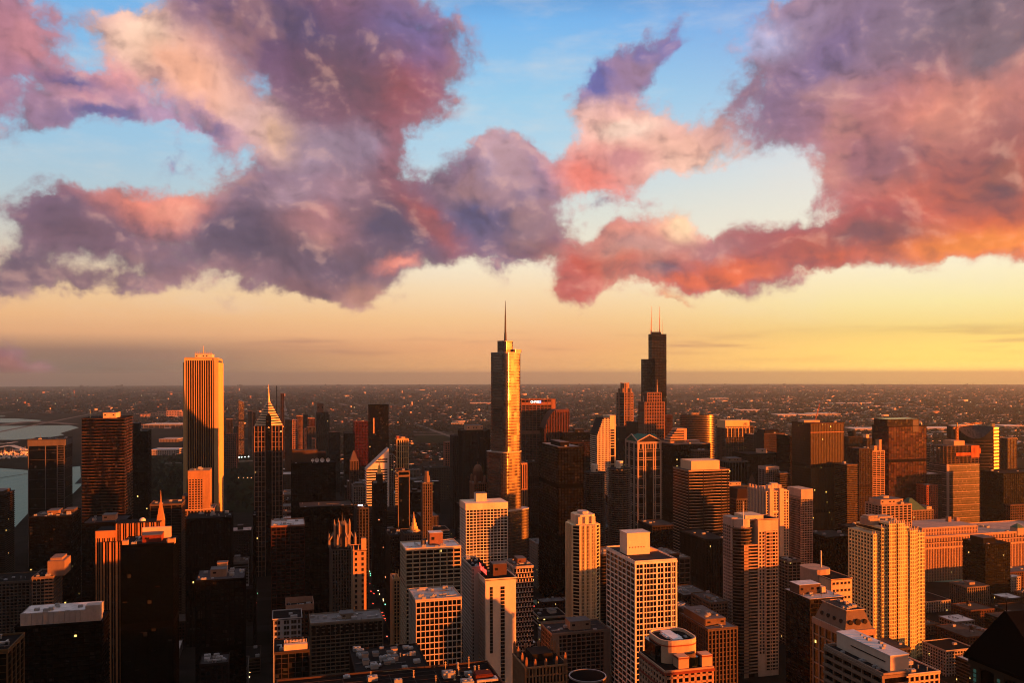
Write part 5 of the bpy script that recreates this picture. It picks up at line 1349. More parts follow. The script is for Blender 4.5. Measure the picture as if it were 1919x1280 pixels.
std('office_block', 'dim grey block right beside the narrow orange ribbed tower', 'office block', 986, 989, 1010, 866, 1500, (.10, .075, .065), None, 4, 3.8, .3, .3, l=30, roof=RD, units=2)
# octagonal crowned tower left of the black giant
def crowned():
    d = 2650
    b = B('crowned_tower', 'octagonal tower with a drum crown left of the twin-masted skyscraper', 'skyscraper', 1159, 1163, 1189, 736, d, l=44, ref='the drum-crowned tower')
    H = b.H
    oc = rrect(b.x, b.y, b.x * .55, 1)
    MB().prism(oc, -2, H - .3).build('glazing', glass((.02, .013, .010), .2, .5), b.root)
    mb = MB(); ring = grow(oc, .3)
    for k in range(int(H / 8)): mb.prism(ring, H - 1.6 - k * 8, H - k * 8)
    for (x, y) in oc: mb.box(x - 1.4, x + 1.4, y - 1.4, y + 1.4, 0, H - .2)
    for i in range(5): x = -b.x * .4 + i * b.x * .2; mb.box(x - .8, x + .8, -b.y - .7, -b.y + .3, 0, H - .3)
    mb.build('granite_piers', wall((.36, .20, .13)), b.root)
    MB().cyl(0, 0, b.x * .55, H, b.z(719), 24).build('crown_drum', wall((.34, .2, .13)), b.root)
    mb = MB()
    for i in range(4):
        a = R(45 + 90 * i); x, y = b.x * .8 * math.cos(a), b.y * .8 * math.sin(a); mb.cyl(x, y, 3.6, H, b.z(728), 12)
    mb.build('crown_turrets', wall((.32, .19, .12)), b.root)
    mb = MB()
    for i in range(12):
        a = R(30 * i); x, y = b.x * .56 * math.cos(a), b.x * .56 * math.sin(a); mb.box(x - .6, x + .6, y - .6, y + .6, H, b.z(717))
    mb.build('crown_fins', wall((.45, .27, .16)), b.root)
crowned()
std('office_tower', 'plain dark brown slab at the foot of the drum-crowned tower', 'office tower', 1156, 1160, 1180, 800, 2350, (.09, .055, .045), None, 3.4, 4, .3, .1, l=40, roof=RT, units=0, ref='the plain brown slab')
std('office_tower', 'dull bronze slab between the drum-crowned tower and the orange gridded setback tower', 'office tower', 1178, 1185, 1210, 791, 2250, (.11, .065, .048), None, 3.2, 3.8, .4, .3, l=40, roof=(.2, .13, .1), units=1, ref='the dull bronze slab')
def setback_granite():
    d = 2150
    b = B('setback_tower', 'orange gridded granite tower with stepped shoulders before the twin-masted skyscraper', 'office tower', 1198, 1208, 1246, 754, d, l=38, ref='the orange gridded setback tower')
    H = b.H; c = (.34, .165, .10)
    gm = glass((.016, .011, .010), .2, .5)
    for (pa, pb, tp, y0) in ((1208, 1245, 754, 0), (1214, 1240, 736, 3)):
        xa, xb, z = b.u(pa), b.u(pb), b.z(tp)
        MB().box(xa, xb, -b.y + y0, b.y - y0, -2, z - .4).build('glazing', gm, b.root)
        mb = MB(); frame(mb, xa, xb, -b.y + y0, b.y - y0, 0 if y0 == 0 else H, z, 4.6, 8.2 if y0 == 0 else 8, .32, .2, .8, .5)
        mb.box(xa - .9, xa + 1.6, -b.y + y0 - 1, -b.y + y0 + 1, 0, z - .1); mb.box(xb - 1.6, xb + .9, -b.y + y0 - 1, -b.y + y0 + 1, 0, z - .1)
        mb.build('granite_grid', wall(c), b.root)
        MB().box(xa, xb, -b.y + y0, b.y - y0, z, z + .5).build('roof', wall(RT), b.root)
    mast(b.root, b.u(1235.5), -6, b.z(736), b.z(711), 1.0, (.6, .4, .26)); mast(b.root, b.u(1210), -6, H, b.z(742), .7, (.6, .4, .26))
setback_granite()
std('office_tower', 'dark red brown base tower under the right of the twin-masted skyscraper', 'office tower', 1243, 1247, 1260, 778, 2300, (.15, .07, .05), None, 3.4, 4, .4, .25, l=40, roof=(.36, .2, .13), units=0, ref='the red-brown base tower')
std('office_tower', 'grey gridded tower squeezed right of the green gabled tower', 'office tower', 1236, 1239, 1253, 845, 1520, (.26, .19, .145), None, 3.2, 3.6, .3, .3, l=30, roof=(.4, .24, .16), ph=((.0, .45, .2, .8, 10, (.5, .27, .15)),), units=0, ref='the grey squeezed tower')
b = std('office_tower', 'broad black office block with a louvred orange stepped roof', 'office block', 1252, 1262, 1331, 833, 1480, (0.027, 0.0198, 0.018), G_BK, 3, 3.8, .25, .25, .4, .3, l=50, roof=(.36, .25, .19), par=1.4, pc=(.3, .19, .13), units=5, ref='the louvred-roof black block')
zr = b.z(806); xa, xm, xb = b.u(1262), b.u(1284), b.u(1300)
mb = MB(); n = 6
for i in range(n):
    z0 = b.Hr + 1 + i * (zr - b.Hr - 1) / n; x0_ = xa + (xm - xa) * i / n
    mb.box(x0_, xb - 5, 2, 22, z0 + .2, z0 + (zr - b.Hr) / n * .55)
mb.box(xb - 5, xb, 1.6, 22, b.Hr, zr); mb.box(xm - 2, xb, 1.7, 22, zr - 4, zr - .05)
mb.build('louver_steps', wall((.52, .29, .17)), b.root)
MB().loft([[(xa + .5, y, b.Hr + .6), (xm, y, zr - 1), (xb - 5.5, y, zr - 1), (xb - 5.5, y, b.Hr + .6)] for y in (3, 21)]).build('roof_block', wall((.05, .055, .07), .4), b.root)
MB().box(b.u(1305), b.u(1326), 4, 20, b.Hr, b.Hr + 5).build('penthouse', wall((.42, .27, .19)), b.root)
std('office_block', 'small pale gridded wing below the louvred-roof black block', 'office block', 1303, 1305, 1330, 845, 1440, (.22, .15, .11), None, 3.4, 4, .2, .25, l=20, roof=(.25, .19, .15), units=2)
b = std('office_tower', 'glass tower with lit horizontal bands and an orange boxed roof house', 'office tower', 1264, 1290, 1366, 882, 1150, (.50, .33, .21), glass((.012, .010, .010), .14, .6, lit=.003), 200, 4.0, 0, .17, .3, .35, l=46, roof=(.14, .12, .11), par=1.0, pc=(.3, .2, .14), units=4, ref='the lit-banded tower')
MB().box(b.u(1299), b.u(1352), -b.y + 6, b.y - 8, b.Hr, b.z(866)).build('roof_house', wall((.60, .40, .24), .8, .1), b.root)
mb = MB()
for px in (1290, 1318, 1351, 1363): mb.box(b.u(px) - .4, b.u(px) + .4, -b.y - .5, -b.y + .3, 0, b.Hr - .2)
mb.build('corner_piers', wall((.10, .07, .055)), b.root)
# signed bank tower
b = std('bank_tower', 'ribbed tower with a broad gold sunlit sign band at its top', 'office tower', 1347, 1360, 1411, 800, 2050, (.22, .14, .095), glass((.014, .011, .010), .18, .5), 6.6, 4.0, .16, .22, 1.0, .4, l=44, roof=(.4, .26, .18), units=2, ref='the tower with the gold sign band')
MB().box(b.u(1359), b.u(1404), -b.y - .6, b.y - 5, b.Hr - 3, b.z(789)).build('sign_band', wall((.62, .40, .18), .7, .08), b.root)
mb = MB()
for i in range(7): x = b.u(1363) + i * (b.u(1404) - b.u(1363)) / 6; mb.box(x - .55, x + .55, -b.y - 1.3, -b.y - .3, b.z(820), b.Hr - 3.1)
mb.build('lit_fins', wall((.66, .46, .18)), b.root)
text_on(b.root, 'UBS', 7.5, b.u(1396), -b.y - .75, (b.Hr - 3 + b.z(789)) / 2, wall((.05, .02, .02)))
std('office_block', 'brown gridded block right of the gold-sign-band tower', 'office block', 1408, 1412, 1433, 815, 1900, (.22, .12, .085), None, 4.6, 5.4, .2, .2, l=40, roof=(.42, .28, .2), units=2, ref='the brown gridded block')
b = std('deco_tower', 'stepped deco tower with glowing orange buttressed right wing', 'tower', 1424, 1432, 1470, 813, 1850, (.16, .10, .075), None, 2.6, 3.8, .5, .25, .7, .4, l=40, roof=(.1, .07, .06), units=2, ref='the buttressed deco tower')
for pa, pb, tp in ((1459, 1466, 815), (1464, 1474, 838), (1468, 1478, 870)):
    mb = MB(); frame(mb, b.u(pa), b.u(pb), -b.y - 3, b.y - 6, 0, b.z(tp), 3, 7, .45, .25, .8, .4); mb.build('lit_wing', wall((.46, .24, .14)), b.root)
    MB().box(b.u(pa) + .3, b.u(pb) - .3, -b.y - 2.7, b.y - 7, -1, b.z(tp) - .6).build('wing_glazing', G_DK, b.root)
MB().loft([[(-b.x + 2, y, b.Hr), (b.x * .7, y, b.Hr), (b.x * .5, y, b.Hr + 8), (-b.x + 6, y, b.Hr + 8)] for y in (-b.y + 5, b.y - 5)]).build('hip_roof', wall((.05, .035, .03)), b.root)
std('office_block', 'flat black windowless looking block with one pale roof box', 'office block', 1398, 1402, 1465, 852, 1640, (0.0061, 0.0046, 0.0053), G_BK, 4, 4, .2, .2, .3, .2, l=60, roof=(.05, .045, .045), ph=((.52, .7, .3, .6, 8, (.48, .34, .25)),), units=1, ref='the flat black block')
std('office_block', 'dark block with thin pale vertical fins and a pale roof box', 'office block', 1363, 1366, 1401, 866, 1500, (.24, .20, .18), G_BK, 6, 60, .1, .02, .6, .2, l=36, roof=(.07, .06, .06), ph=((.02, .72, .1, .7, 6.5, (.36, .22, .15)),), units=2, ref='the pale-finned dark block')
b = std('office_block', 'low block with green toned ledges and a lit frame on its roof', 'office block', 1362, 1366, 1406, 912, 1300, (.13, .11, .085), None, 200, 4.6, 0, .25, .3, .3, l=30, roof=(.12, .14, .11), ph=((.1, .65, .2, .6, 6, (.42, .3, .2)),), units=1, ref='the green-ledged block')
b = std('glass_block', 'white framed glass tower slab with tall narrow panes', 'apartment tower', 1432, 1435, 1459, 876, 1380, (.40, .33, .30), glass((.03, .032, .034), .12, .8), 4.2, 3.4, .14, .14, .4, .3, l=22, roof=RT, par=4, pc=(.42, .33, .28), units=0, ref='the white framed slab')
std('office_block', 'brown banded block stuck to the right of the white framed slab', 'office block', 1458, 1461, 1481, 888, 1370, (.24, .16, .11), None, 200, 3.4, 0, .3, .3, .5, l=26, roof=(.18, .13, .1), units=2)
b = std('deco_block', 'grey old block with a brown hipped attic above it', 'building', 1364, 1380, 1412, 936, 1180, (.20, .145, .11), None, 3, 3.8, .4, .3, .5, .4, l=36, roof=RT, units=0, ref='the hipped-attic block')
MB().taper([(-b.x + 1, -b.y + 1), (b.x - 1, -b.y + 1), (b.x - 1, b.y - 1), (-b.x + 1, b.y - 1)], b.Hr + .3, [(-b.x + 4, -b.y + 4), (b.x - 4, -b.y + 4), (b.x - 4, b.y - 4), (-b.x + 4, b.y - 4)], b.z(918)).build('hipped_attic', wall((.10, .05, .035)), b.root)
b = std('spire_block', 'small brown pyramid spired tower behind the twin-piered orange tower', 'tower', 1402, 1405, 1422, 918, 1420, (.2, .11, .075), None, 3, 3.8, .5, .4, l=16, units=0, ref='the small pyramid spire')
MB().taper([(-b.x, -b.y), (b.x, -b.y), (b.x, b.y), (-b.x, b.y)], b.Hr + .4, [(-1, -1), (1, -1), (1, 1), (-1, 1)], b.z(893)).cyl(0, 0, .7, b.z(893), b.z(888), 6, .3).build('pyramid_roof', wall((.22, .12, .08)), b.root)

# ---- amber tower and its neighbours
b = std('amber_tower', 'huge amber glass tower with a fine bronze grid and yellow lit windows', 'skyscraper', 1485, 1519, 1581, 794, 1375, (.19, .10, .045), glass((.055, .028, .010), .3, .8, k0=.6, lit=.006, litc=(1.0, .62, .10), bay=1.5, fl=4.1, blinds=.0, wob=.008), 2.9, 4.1, .22, .16, .35, .2, l=52, roof=(.12, .08, .06), par=1.0, units=2, ref='the amber glass tower')
MB().box(-b.x - .5, b.x + .5, -b.y - .45, -b.y + .2, b.Hr - 15, b.Hr - 13.6).build('crown_line', wall((.40, .2, .1)), b.root)
MB().box(b.u(1526), b.u(1556), 2, 20, b.Hr, b.Hr + 3.6).build('penthouse', wall((.5, .33, .22)), b.root)
std('office_tower', 'narrow dark slab attached left of the amber glass tower', 'office tower', 1476, 1480, 1488, 818, 1460, (.07, .045, .035), G_BK, 3, 4, .3, .2, l=40, roof=RD, units=0)
b = std('office_tower', 'dark navy brown block with a round cooling house on its roof', 'office block', 1578, 1590, 1616, 819, 1900, (.085, .055, .05), G_BK, 3.4, 3.9, .3, .2, l=30, roof=(.36, .25, .19), units=0, ref='the block with the cooling house')
MB().cyl(2, 0, 8, b.Hr, b.Hr + 7, 20).cyl(2, 0, 8.4, b.Hr + 7, b.Hr + 11, 20, 7.6).build('cooling_house', wall((.045, .035, .03)), b.root)
std('office_block', 'dim bronze block with a bright glint on its roof edge', 'office block', 1618, 1624, 1657, 822, 1950, (.12, .075, .055), G_BR, 4, 3.9, .25, .25, l=40, roof=(.4, .28, .2), units=0, ph=((.05, .2, .1, .4, 9, (.75, .5, .3)),), ref='the glinting bronze block')
std('apartment_tower', 'brown residential tower with slim ribs between amber tower and orange balcony tower', 'apartment tower', 1601, 1610, 1634, 842, 1450, (.14, .085, .065), G_BR, 3.2, 3.3, .3, .25, l=30, roof=(.2, .13, .1), par=1, units=2, ref='the slim ribbed brown tower')
std('apartment_tower', 'serrated bronze tower with tiny glittering edge balconies beside the amber tower', 'apartment tower', 1580, 1587, 1606, 872, 1350, (.24, .14, .075), G_BR, 200, 3.0, 0, .3, .3, .9, l=30, roof=(.3, .2, .15), units=3, ref='the serrated bronze tower')
b = std('apartment_tower', 'orange balconied tower face with a dark left side', 'apartment tower', 1622, 1635, 1657, 846, 1520, (.50, .29, .16), G_DK, 8.5, 3.3, .14, .36, .5, .7, l=34, roof=(.2, .12, .08), units=0, ph=((.35, .6, .2, .5, 9, (.5, .3, .16)), (.8, .98, .2, .5, 20, (.5, .3, .16))), ref='the orange balcony tower')
b = std('glass_tower', 'large dark reddish glass tower with vertical seams and warm reflections', 'office tower', 1655, 1665, 1736, 800, 1540, (.085, .045, .035), glass((.075, .032, .024), .10, .9, wob=.02, metal=.35, bay=6, fl=4, blinds=.0), 3.4, 4, .14, .05, .25, .15, l=44, roof=RD, units=0, ref='the reddish glass tower')
MB().box(b.u(1663), b.u(1722), -b.y, b.y - 8, b.Hr + .3, b.z(787)).build('crown_box', glass((.05, .03, .026), .1, .9, wob=.03), b.root)
MB().box(b.u(1710), b.u(1721), -b.y - .4, -b.y, b.z(812), b.z(789)).build('crown_panel', wall((.17, .13, .14), .4), b.root)
std('apartment_tower', 'very thin tower with stacked bright balconies right of the reddish glass tower', 'apartment tower', 1733, 1735, 1743, 833, 1700, (.55, .40, .26), G_DK, 200, 3.4, 0, .4, .3, 1.0, l=20, roof=RT, units=0, ref='the thin bright-balconied tower')
std('office_block', 'pale roofed mid block below the thin bright-balconied tower', 'office block', 1734, 1737, 1764, 890, 1560, (.17, .12, .1), None, 3.6, 3.8, .3, .35, l=40, roof=(.5, .38, .3), units=3)
b = std('brick_block', 'glowing red brick block standing between glass towers', 'building', 1732, 1736, 1756, 911, 1530, (.42, .12, .06), None, 3.6, 4, .6, .5, l=26, roof=(.3, .15, .1), units=2, ref='the glowing red block')
std('apartment_tower', 'slim brown tower with gold edge right of the arch-topped tower', 'apartment tower', 1884, 1888, 1905, 823, 1800, (.20, .11, .06), G_BR, 4, 4, .3, .2, l=30, roof=(.4, .25, .16), pc=(.5, .3, .14), units=0, ref='the slim gold-edged brown tower')
std('office_block', 'blunt dark block at the right photo edge under the arch-topped tower', 'office block', 1872, 1880, 1960, 889, 1500, (0.03, 0.021, 0.018), G_BK, 4, 4, .25, .25, l=50, roof=(.07, .05, .045), units=3, ref='the blunt dark edge block')
std('office_block', 'rust gridded block lower at the right photo edge', 'office block', 1888, 1893, 1960, 948, 1490, (.20, .11, .075), None, 4, 4.2, .3, .35, l=40, roof=(.2, .13, .1), units=3, ref='the rust edge block')

# ---- great low mart building
def mart():
    d = 1280
    b = B('mart_building', 'huge low orange stone building stretching to the right edge with ribbed facade', 'building', 1640, 1690, 1990, 1012, d, l=80, ref='the huge low ribbed building')
    H = b.H; c = (.46, .29, .18)
    MB().box(-b.x, b.x, -b.y, b.y, -2, H - .4).build('glazing', G_DK, b.root)
    mb = MB(); frame(mb, -b.x, b.x, -b.y, b.y, 0, H - 17, 2.9, 4.2, .42, .16, 1.0, .3)
    frame(mb, -b.x + .2, b.x - .2, -b.y + .2, b.y, H - 15, H - 8.5, 2.9, 7, .45, .25, .9, .6); frame(mb, -b.x + .3, b.x - .3, -b.y + .3, b.y, H - 7.6, H - .3, 2.9, 7, .45, .25, .9, .6)
    mb.box(-b.x - 1, b.x + 1, -b.y - 1.3, b.y + .9, H - 16.9, H - 15.2)
    mb.build('stone_ribs', wall(c), b.root)
    deck(b.root, -b.x, b.x, -b.y, b.y, H, (.44, .32, .26), 1.6, c)
    x0, x1 = b.u(1738), b.u(1842)
    MB().box(x0, x1, -b.y + 12, b.y - 8, H, b.z(998)).build('upper_block', wall((.15, .1, .08)), b.root)
    mb = MB(); frame(mb, x0, x1, -b.y + 12, b.y - 8, H, b.z(998), 2.9, 6, .5, .3, .6, .4); mb.build('upper_ribs', wall((.46, .29, .18)), b.root)
    MB().box(x0, x1, -b.y + 12, b.y - 8, b.z(998) + .1, b.z(998) + 1).build('upper_roof', wall((.42, .3, .24)), b.root)
    # corner pavilion with green pyramid
    for px in (1912,):
        xa = b.u(px); MB().box(xa - 7, xa + 7, -b.y - 1.2, -b.y + 13, H - 5, H + 6).build('pavilion', wall((.44, .3, .2)), b.root)
        MB().taper([(xa - 7.4, -b.y - 1.6), (xa + 7.4, -b.y - 1.6), (xa + 7.4, -b.y + 13.4), (xa - 7.4, -b.y + 13.4)], H + 6.05, [(xa - .5, -b.y + 5.5), (xa + .5, -b.y + 5.5), (xa + .5, -b.y + 6.5), (xa - .5, -b.y + 6.5)], H + 12).build('green_roof', wall((.10, .24, .17)), b.root)
    for px, h in ((1822, 9), (1838, 7)): MB().box(b.u(px) - 3, b.u(px) + 3, 6, 12, b.z(998), b.z(998) + h).build('chimney', wall((.36, .22, .15)), b.root)
    roof_units(b.root, 14, b.u(1700), b.u(1900), -b.y + 3, b.y - 3, H + .2, 1.3, seed=5)
mart()
b = std('stone_tower', 'lit stone tower block under a green pyramid roof', 'building', 1700, 1708, 1748, 958, 1450, (.32, .21, .14), None, 3.2, 4, .45, .3, l=36, roof=RT, units=0, ref='the green pyramid roof')
MB().taper([(b.u(1700), -b.y + 2), (b.u(1737), -b.y + 2), (b.u(1737), b.y - 2), (b.u(1700), b.y - 2)], b.Hr + .3, [(b.u(1716), -3), (b.u(1720), -3), (b.u(1720), 3), (b.u(1716), 3)], b.z(938)).build('green_roof', wall((.11, .24, .17)), b.root)
house(b.root, b.u(1738), b.u(1747), -b.y + 2, 8, b.Hr, b.Hr + 6, (.5, .34, .2))
b = std('apartment_tower', 'beige tower with stepped balconies between the amber tower and the green pyramid roof', 'apartment tower', 1636, 1652, 1707, 948, 1060, (.40, .27, .18), G_DK, 6, 3.1, .35, .34, .7, .8, l=30, roof=RT, par=1, units=4, ref='the stepped balcony tower')
house(b.root, b.u(1654), b.u(1696), -b.y + 4, b.y - 4, b.Hr, b.z(939), (.42, .29, .2)); MB().prism(rrect(5, 4, 2, 2, 0, b.u(1674), 2), b.z(939), b.z(935)).build('roof_house', wall((.45, .31, .2)), b.root)
std('office_block', 'dark stepped block in front of the huge low ribbed building', 'office block', 1806, 1846, 1892, 1022, 1190, (0.03, 0.021, 0.018), G_BK, 4, 3.8, .15, .35, .3, .5, l=40, roof=(.08, .06, .05), ph=((.1, .6, .2, .8, 8, (.05, .035, .03)),), units=3, ref='the dark stepped block')

# ---- the big front right towers
def gold_tower():
    d = 930
    b = B('gold_tower', 'tall golden residential tower with deep vertical bays, rows of paired windows and a crested roof', 'apartment tower', 1611, 1638, 1737, 1003, d, l=44, ref='the golden crested tower')
    H = b.H; c = (.66, .56, .26); fl = 4.05
    gm = glass((.008, .007, .006), .15, .5, blinds=.08)
    bays = ((1638, 1652, 1003, 2.6), (1652, 1663, 992, .2), (1663, 1676, 984, -2.6), (1676, 1680, 985, .6), (1680, 1692, 984, -2.2), (1692, 1704, 992, .6), (1704, 1716, 1000, -.8), (1716, 1722, 1000, 2.0), (1722, 1737, 1006, 3.6))
    core = MB(); wl = MB(); cr = MB()
    for i, (pa, pb, tp, yo) in enumerate(bays):
        xa, xb, z = b.u(pa), b.u(pb), b.z(tp)
        core.box(xa + .1, xb - .1, -b.y + yo + .5, b.y - 1 - i * .13, -2, z - .6)
        n = max(1, round((xb - xa) / 3.3)); q = (xb - xa) / n
        for k in range(n + 1): wl.box(max(xa + k * q - .42, xa), min(xa + k * q + .42, xb), -b.y + yo - .05, -b.y + yo + .7, 0, z - .05 * k)
        for k in range(n): wl.box(xa + (k + .5) * q - .18, xa + (k + .5) * q + .18, -b.y + yo + .1, -b.y + yo + .6, 0, z - .4)
        k = 0
        while z - .3 - k * fl > 2: wl.box(xa + .02 * i, xb - .02 * i, -b.y + yo + .04, b.y - 1 - i * .13, z - .3 - k * fl - 1.2, z - .3 - k * fl); k += 1
        for k in range(n + 1): cr.box(xa + k * q - .4, xa + k * q + .4, -b.y + yo - .15, -b.y + yo + .8, z, z + 2.6 + (i % 2) * 1.3)
        cr.box(xa + .3, xb - .3, -b.y + yo + .9, b.y - 3, z, z + .5)
    for j in range(9):
        y = -b.y + 2 + j * (b.l - 3) / 8; wl.box(-b.x - .5, -b.x + .4, y - 1.0, y + 1.0, 0, b.z(1003) - .1)
    k = 0
    zz = b.z(1003)
    core.box(-b.x + .02, -b.x + 4, -b.y + 3.2, b.y - 1.2, -2, zz - .7)
    while zz - k * fl > 2: wl.box(-b.x - .3, -b.x + 2, -b.y + 1.7, b.y - .9, zz - k * fl - 1.6, zz - k * fl - .1); k += 1
    core.build('glazing', gm, b.root); wl.build('facade_frame', wall(c), b.root); cr.build('roof_crest', wall((.5, .36, .22)), b.root)
    z = b.z(984)
    MB().prism(rrect(9, 7, 3, 3, 0, b.u(1655), 0), z - 4, z + 3.5).prism(rrect(7, 5, 2, 3, 0, b.u(1655), 0), z + 3.5, z + 6).build('penthouse', wall((.38, .28, .2)), b.root)
    MB().box(b.u(1668), b.u(1694), -4, 10, z, z + 4).build('roof_house', wall((.42, .3, .2)), b.root)
    roof_units(b.root, 7, b.u(1660), b.u(1700), -10, 12, z + .5, seed=9)
gold_tower()

def twin_slab():
    d = 880
    b = B('slab_tower', 'tower of two tan slabs joined by a round dark balconied drum with a white mast', 'apartment tower', 1354, 1378, 1458, 974, d, ref='the two-slab tower with the mast')
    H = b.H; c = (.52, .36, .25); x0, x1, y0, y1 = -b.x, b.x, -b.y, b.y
    xd0, xd1, xn0 = b.u(1379), b.u(1416), b.u(1420)
    # left slab
    xs = x0 + 9
    MB().box(x0, xs, y0 + 8, y1, 0, H).build('slab_wall', wall((.42, .31, .25)), b.root)
    win_rows(b, y0 + 8, y1, x0 - .02, H - 140, H - 8, (.2, .42, .64, .86), 38, 1.7, 1.8, face='E', limit=40)
    win_rows(b, x0, xs, y0 + 8, H - 140, H - 8, (.3, .7), 38, 1.7, 1.8, limit=40)
    # drum
    cx = (xd0 + xd1) / 2; rr = (xd1 - xd0) / 2 * 1.02
    MB().cyl(cx, y0 + 12, rr, -2, b.z(992), 28).build('drum_glazing', glass((.014, .012, .012), .15, .5, blinds=.3), b.root)
    mb = MB(); z = b.z(992); k = 0
    while z > 4:
        mb.cyl(cx, y0 + 12, rr + (1.1 if k > 6 or k < 1 else .4), z - .9, z, 28); z -= 3.4; k += 1
    mb.build('drum_balconies', wall((.24, .165, .125)), b.root)
    MB().cyl(cx, y0 + 12, rr * .9, b.z(992), b.z(976), 28).build('drum_crown', wall((.45, .33, .26)), b.root)
    # lower balcony bay
    mb = MB(); zb = b.z(1024)
    MB().box(b.u(1394), b.u(1421), y0 + 1, y0 + 10, -2, zb - .4).build('bay_glazing', G_DK, b.root)
    k = 0
    while zb - k * 3.4 > 4: mb.box(b.u(1400), b.u(1421) - .05, y0 + .2, y0 + 10, zb - k * 3.4 - 1.3, zb - k * 3.4); k += 1
    mb.box(b.u(1394), b.u(1402), y0 + .1, y0 + 10, 0, zb - .2)
    mb.build('bay_balconies', wall((.44, .28, .18)), b.root)
    # right slab, sunlit
    zt = b.z(978)
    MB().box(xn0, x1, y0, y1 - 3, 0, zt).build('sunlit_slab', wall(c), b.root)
    win_rows(b, xn0, x1, y0 - .02, zt - 140, zt - 12, (.11, .26), 36, 1.6, 1.8, limit=72)
    g = MB(); m2 = MB(); xa, xb = xn0 + (x1 - xn0) * .36, x1 - 1
    g.box(xa, xb, y0 - .12, y0 + .1, 6, zt - 12)
    k = 0
    while zt - 12 - k * 3.55 > 8:
        m2.box(xa - .05, xb + .05, y0 - .75, y0, zt - 13.6 - k * 3.55, zt - 12.4 - k * 3.55); k += 1
    for f in (.0, .34, .5, .8): m2.box(xa + f * (xb - xa), xa + f * (xb - xa) + .9, y0 - .45, y0, 6, zt - 12)
    g.build('balcony_glazing', G_DK, b.root); m2.build('balconies', wall((.52, .33, .21)), b.root)
    deck(b.root, xn0, x1, y0, y1 - 3, zt + .05, RD, .9, c)
    MB().box(b.u(1400), b.u(1434), y0 + 4, y1, zt - 1, b.z(970)).build('roof_house', wall((.56, .40, .26)), b.root)
    mast(b.root, b.u(1394), y0 + 1.5, b.z(988), b.z(941), .55, (.72, .6, .52), red=False)
twin_slab()

def piered():
    d = 1010
    b = B('piered_tower', 'bright orange tower with two plain piers rising to notched tops', 'apartment tower', 1411, 1435, 1477, 922, d, l=40, ref='the twin-piered orange tower')
    H = b.H; c = (.56, .37, .23)
    MB().box(-b.x, b.x, -b.y, b.y, -2, H - .3).build('glazing', G_DK, b.root)
    mb = MB(); frame(mb, -b.x, b.x, -b.y, b.y, 0, H, 3.3, 3.2, .4, .34, .5, .45)
    for px, w_ in ((1444, 2.3), (1463, 2.6)): mb.box(b.u(px) - w_, b.u(px) + w_, -b.y - 1.6, -b.y + .3, 0, b.z(917))
    mb.build('facade_frame', wall(c), b.root)
    mb = MB()
    for j in range(6): y = -b.y + 3 + j * 6.5; mb.box(-b.x - 1.3, -b.x + .3, y - 1.2, y + 1.2, 0, b.z(914))
    mb.build('side_ribs', wall((.44, .31, .24)), b.root)
    deck(b.root, -b.x + 2, b.x - 2, -b.y + 2, b.y - 2, H + .1, (.36, .28, .24), 1, c)
    for px, h in ((1444, 7), (1450, 9), (1456, 9), (1463, 7)): MB().box(b.u(px) - 2, b.u(px) + 2, -b.y + 2, -b.y + 8, H, H + h).build('roof_turret', wall((.50, .36, .26)), b.root)
    MB().box(b.u(1447), b.u(1461), -b.y - .9, -b.y, b.z(962), b.z(960)).build('lit_ledge', wall((.68, .5, .3)), b.root)
piered()
b = std('glass_tower', 'grey green glass apartment tower with a taller blank capped right bay', 'apartment tower', 1476, 1499, 1520, 932, 1090, (.32, .26, .21), glass((.035, .036, .030), .13, .8, blinds=.3), 2.6, 3.0, .14, .24, .3, .35, l=34, roof=RD, units=2, ref='the grey-green glass tower')
zt = b.z(918); xa = b.u(1499.5)
MB().box(xa, b.x + .8, -b.y - 1.4, b.y - 6, -2, zt - .2).build('tall_bay', glass((.05, .042, .034), .14, .8, blinds=.3), b.root)
mb = MB(); frame(mb, xa, b.x + .8, -b.y - 1.4, b.y - 6, 0, zt - 12, 2.4, 3.0, .16, .26, .3, .35); mb.box(xa - .3, b.x + 1.2, -b.y - 1.9, b.y - 5.6, zt - 12, zt); mb.build('tall_bay_frame', wall((.44, .34, .26)), b.root)
std('apartment_block', 'small grid block at the foot of the grey-green glass tower', 'apartment block', 1472, 1476, 1500, 1053, 985, (.30, .21, .15), None, 5.4, 3.6, .18, .3, .4, .4, l=24, roof=RD, units=2)

# ---- nearer right
b = std('glass_tower', 'dark glass tower with a pale flat roof rim and an arched roof house', 'apartment tower', 1463, 1517, 1579, 1124, 700, (.075, .05, .04), glass((.014, .011, .010), .1, .8, lit=.003, blinds=.35), 8, 3.4, .1, .22, .3, .4, l=34, roof=(.42, .38, .37), par=.5, pc=(.45, .38, .34), units=4, ref='the pale-rimmed dark glass tower')
house(b.root, b.u(1516), b.u(1556), -3, 11, b.Hr + .2, b.Hr + 8.5, (.20, .13, .10), rc=RW)
mb = MB()
for i in range(5): mb.dome(-b.x * .15, -b.y * .0 + 2 + i * 2.6, 1.2, b.Hr + 3, 2.4, 10, 4)
mb.build('roof_arches', wall((.4, .3, .22)), b.root)
MB().box(b.u(1556), b.u(1563), -5, 3, b.Hr, b.Hr + 6).build('stair_house', wall((.58, .38, .22)), b.root)
b = B('beige_block', 'beige block with a curved shaded wall, a lit flat end and a pale flue stack', 'building', 1484, 1557, 1596, 1088, 800, l=44, ref='the beige block with the flue stack')
punched(b, -b.x, b.x, -b.y, b.y, 0, b.H - .6, (.12, .3, .5, .68, .86), 18, 2.0, 1.7, (.54, .36, .22))
MB().prism(rrect(b.x * 1.0, b.y * .62, 8, 4, 0, -b.x * .6, b.y * .45), b.H - 30, b.H + 5).build('curved_wall', wall((.42, .28, .2)), b.root)
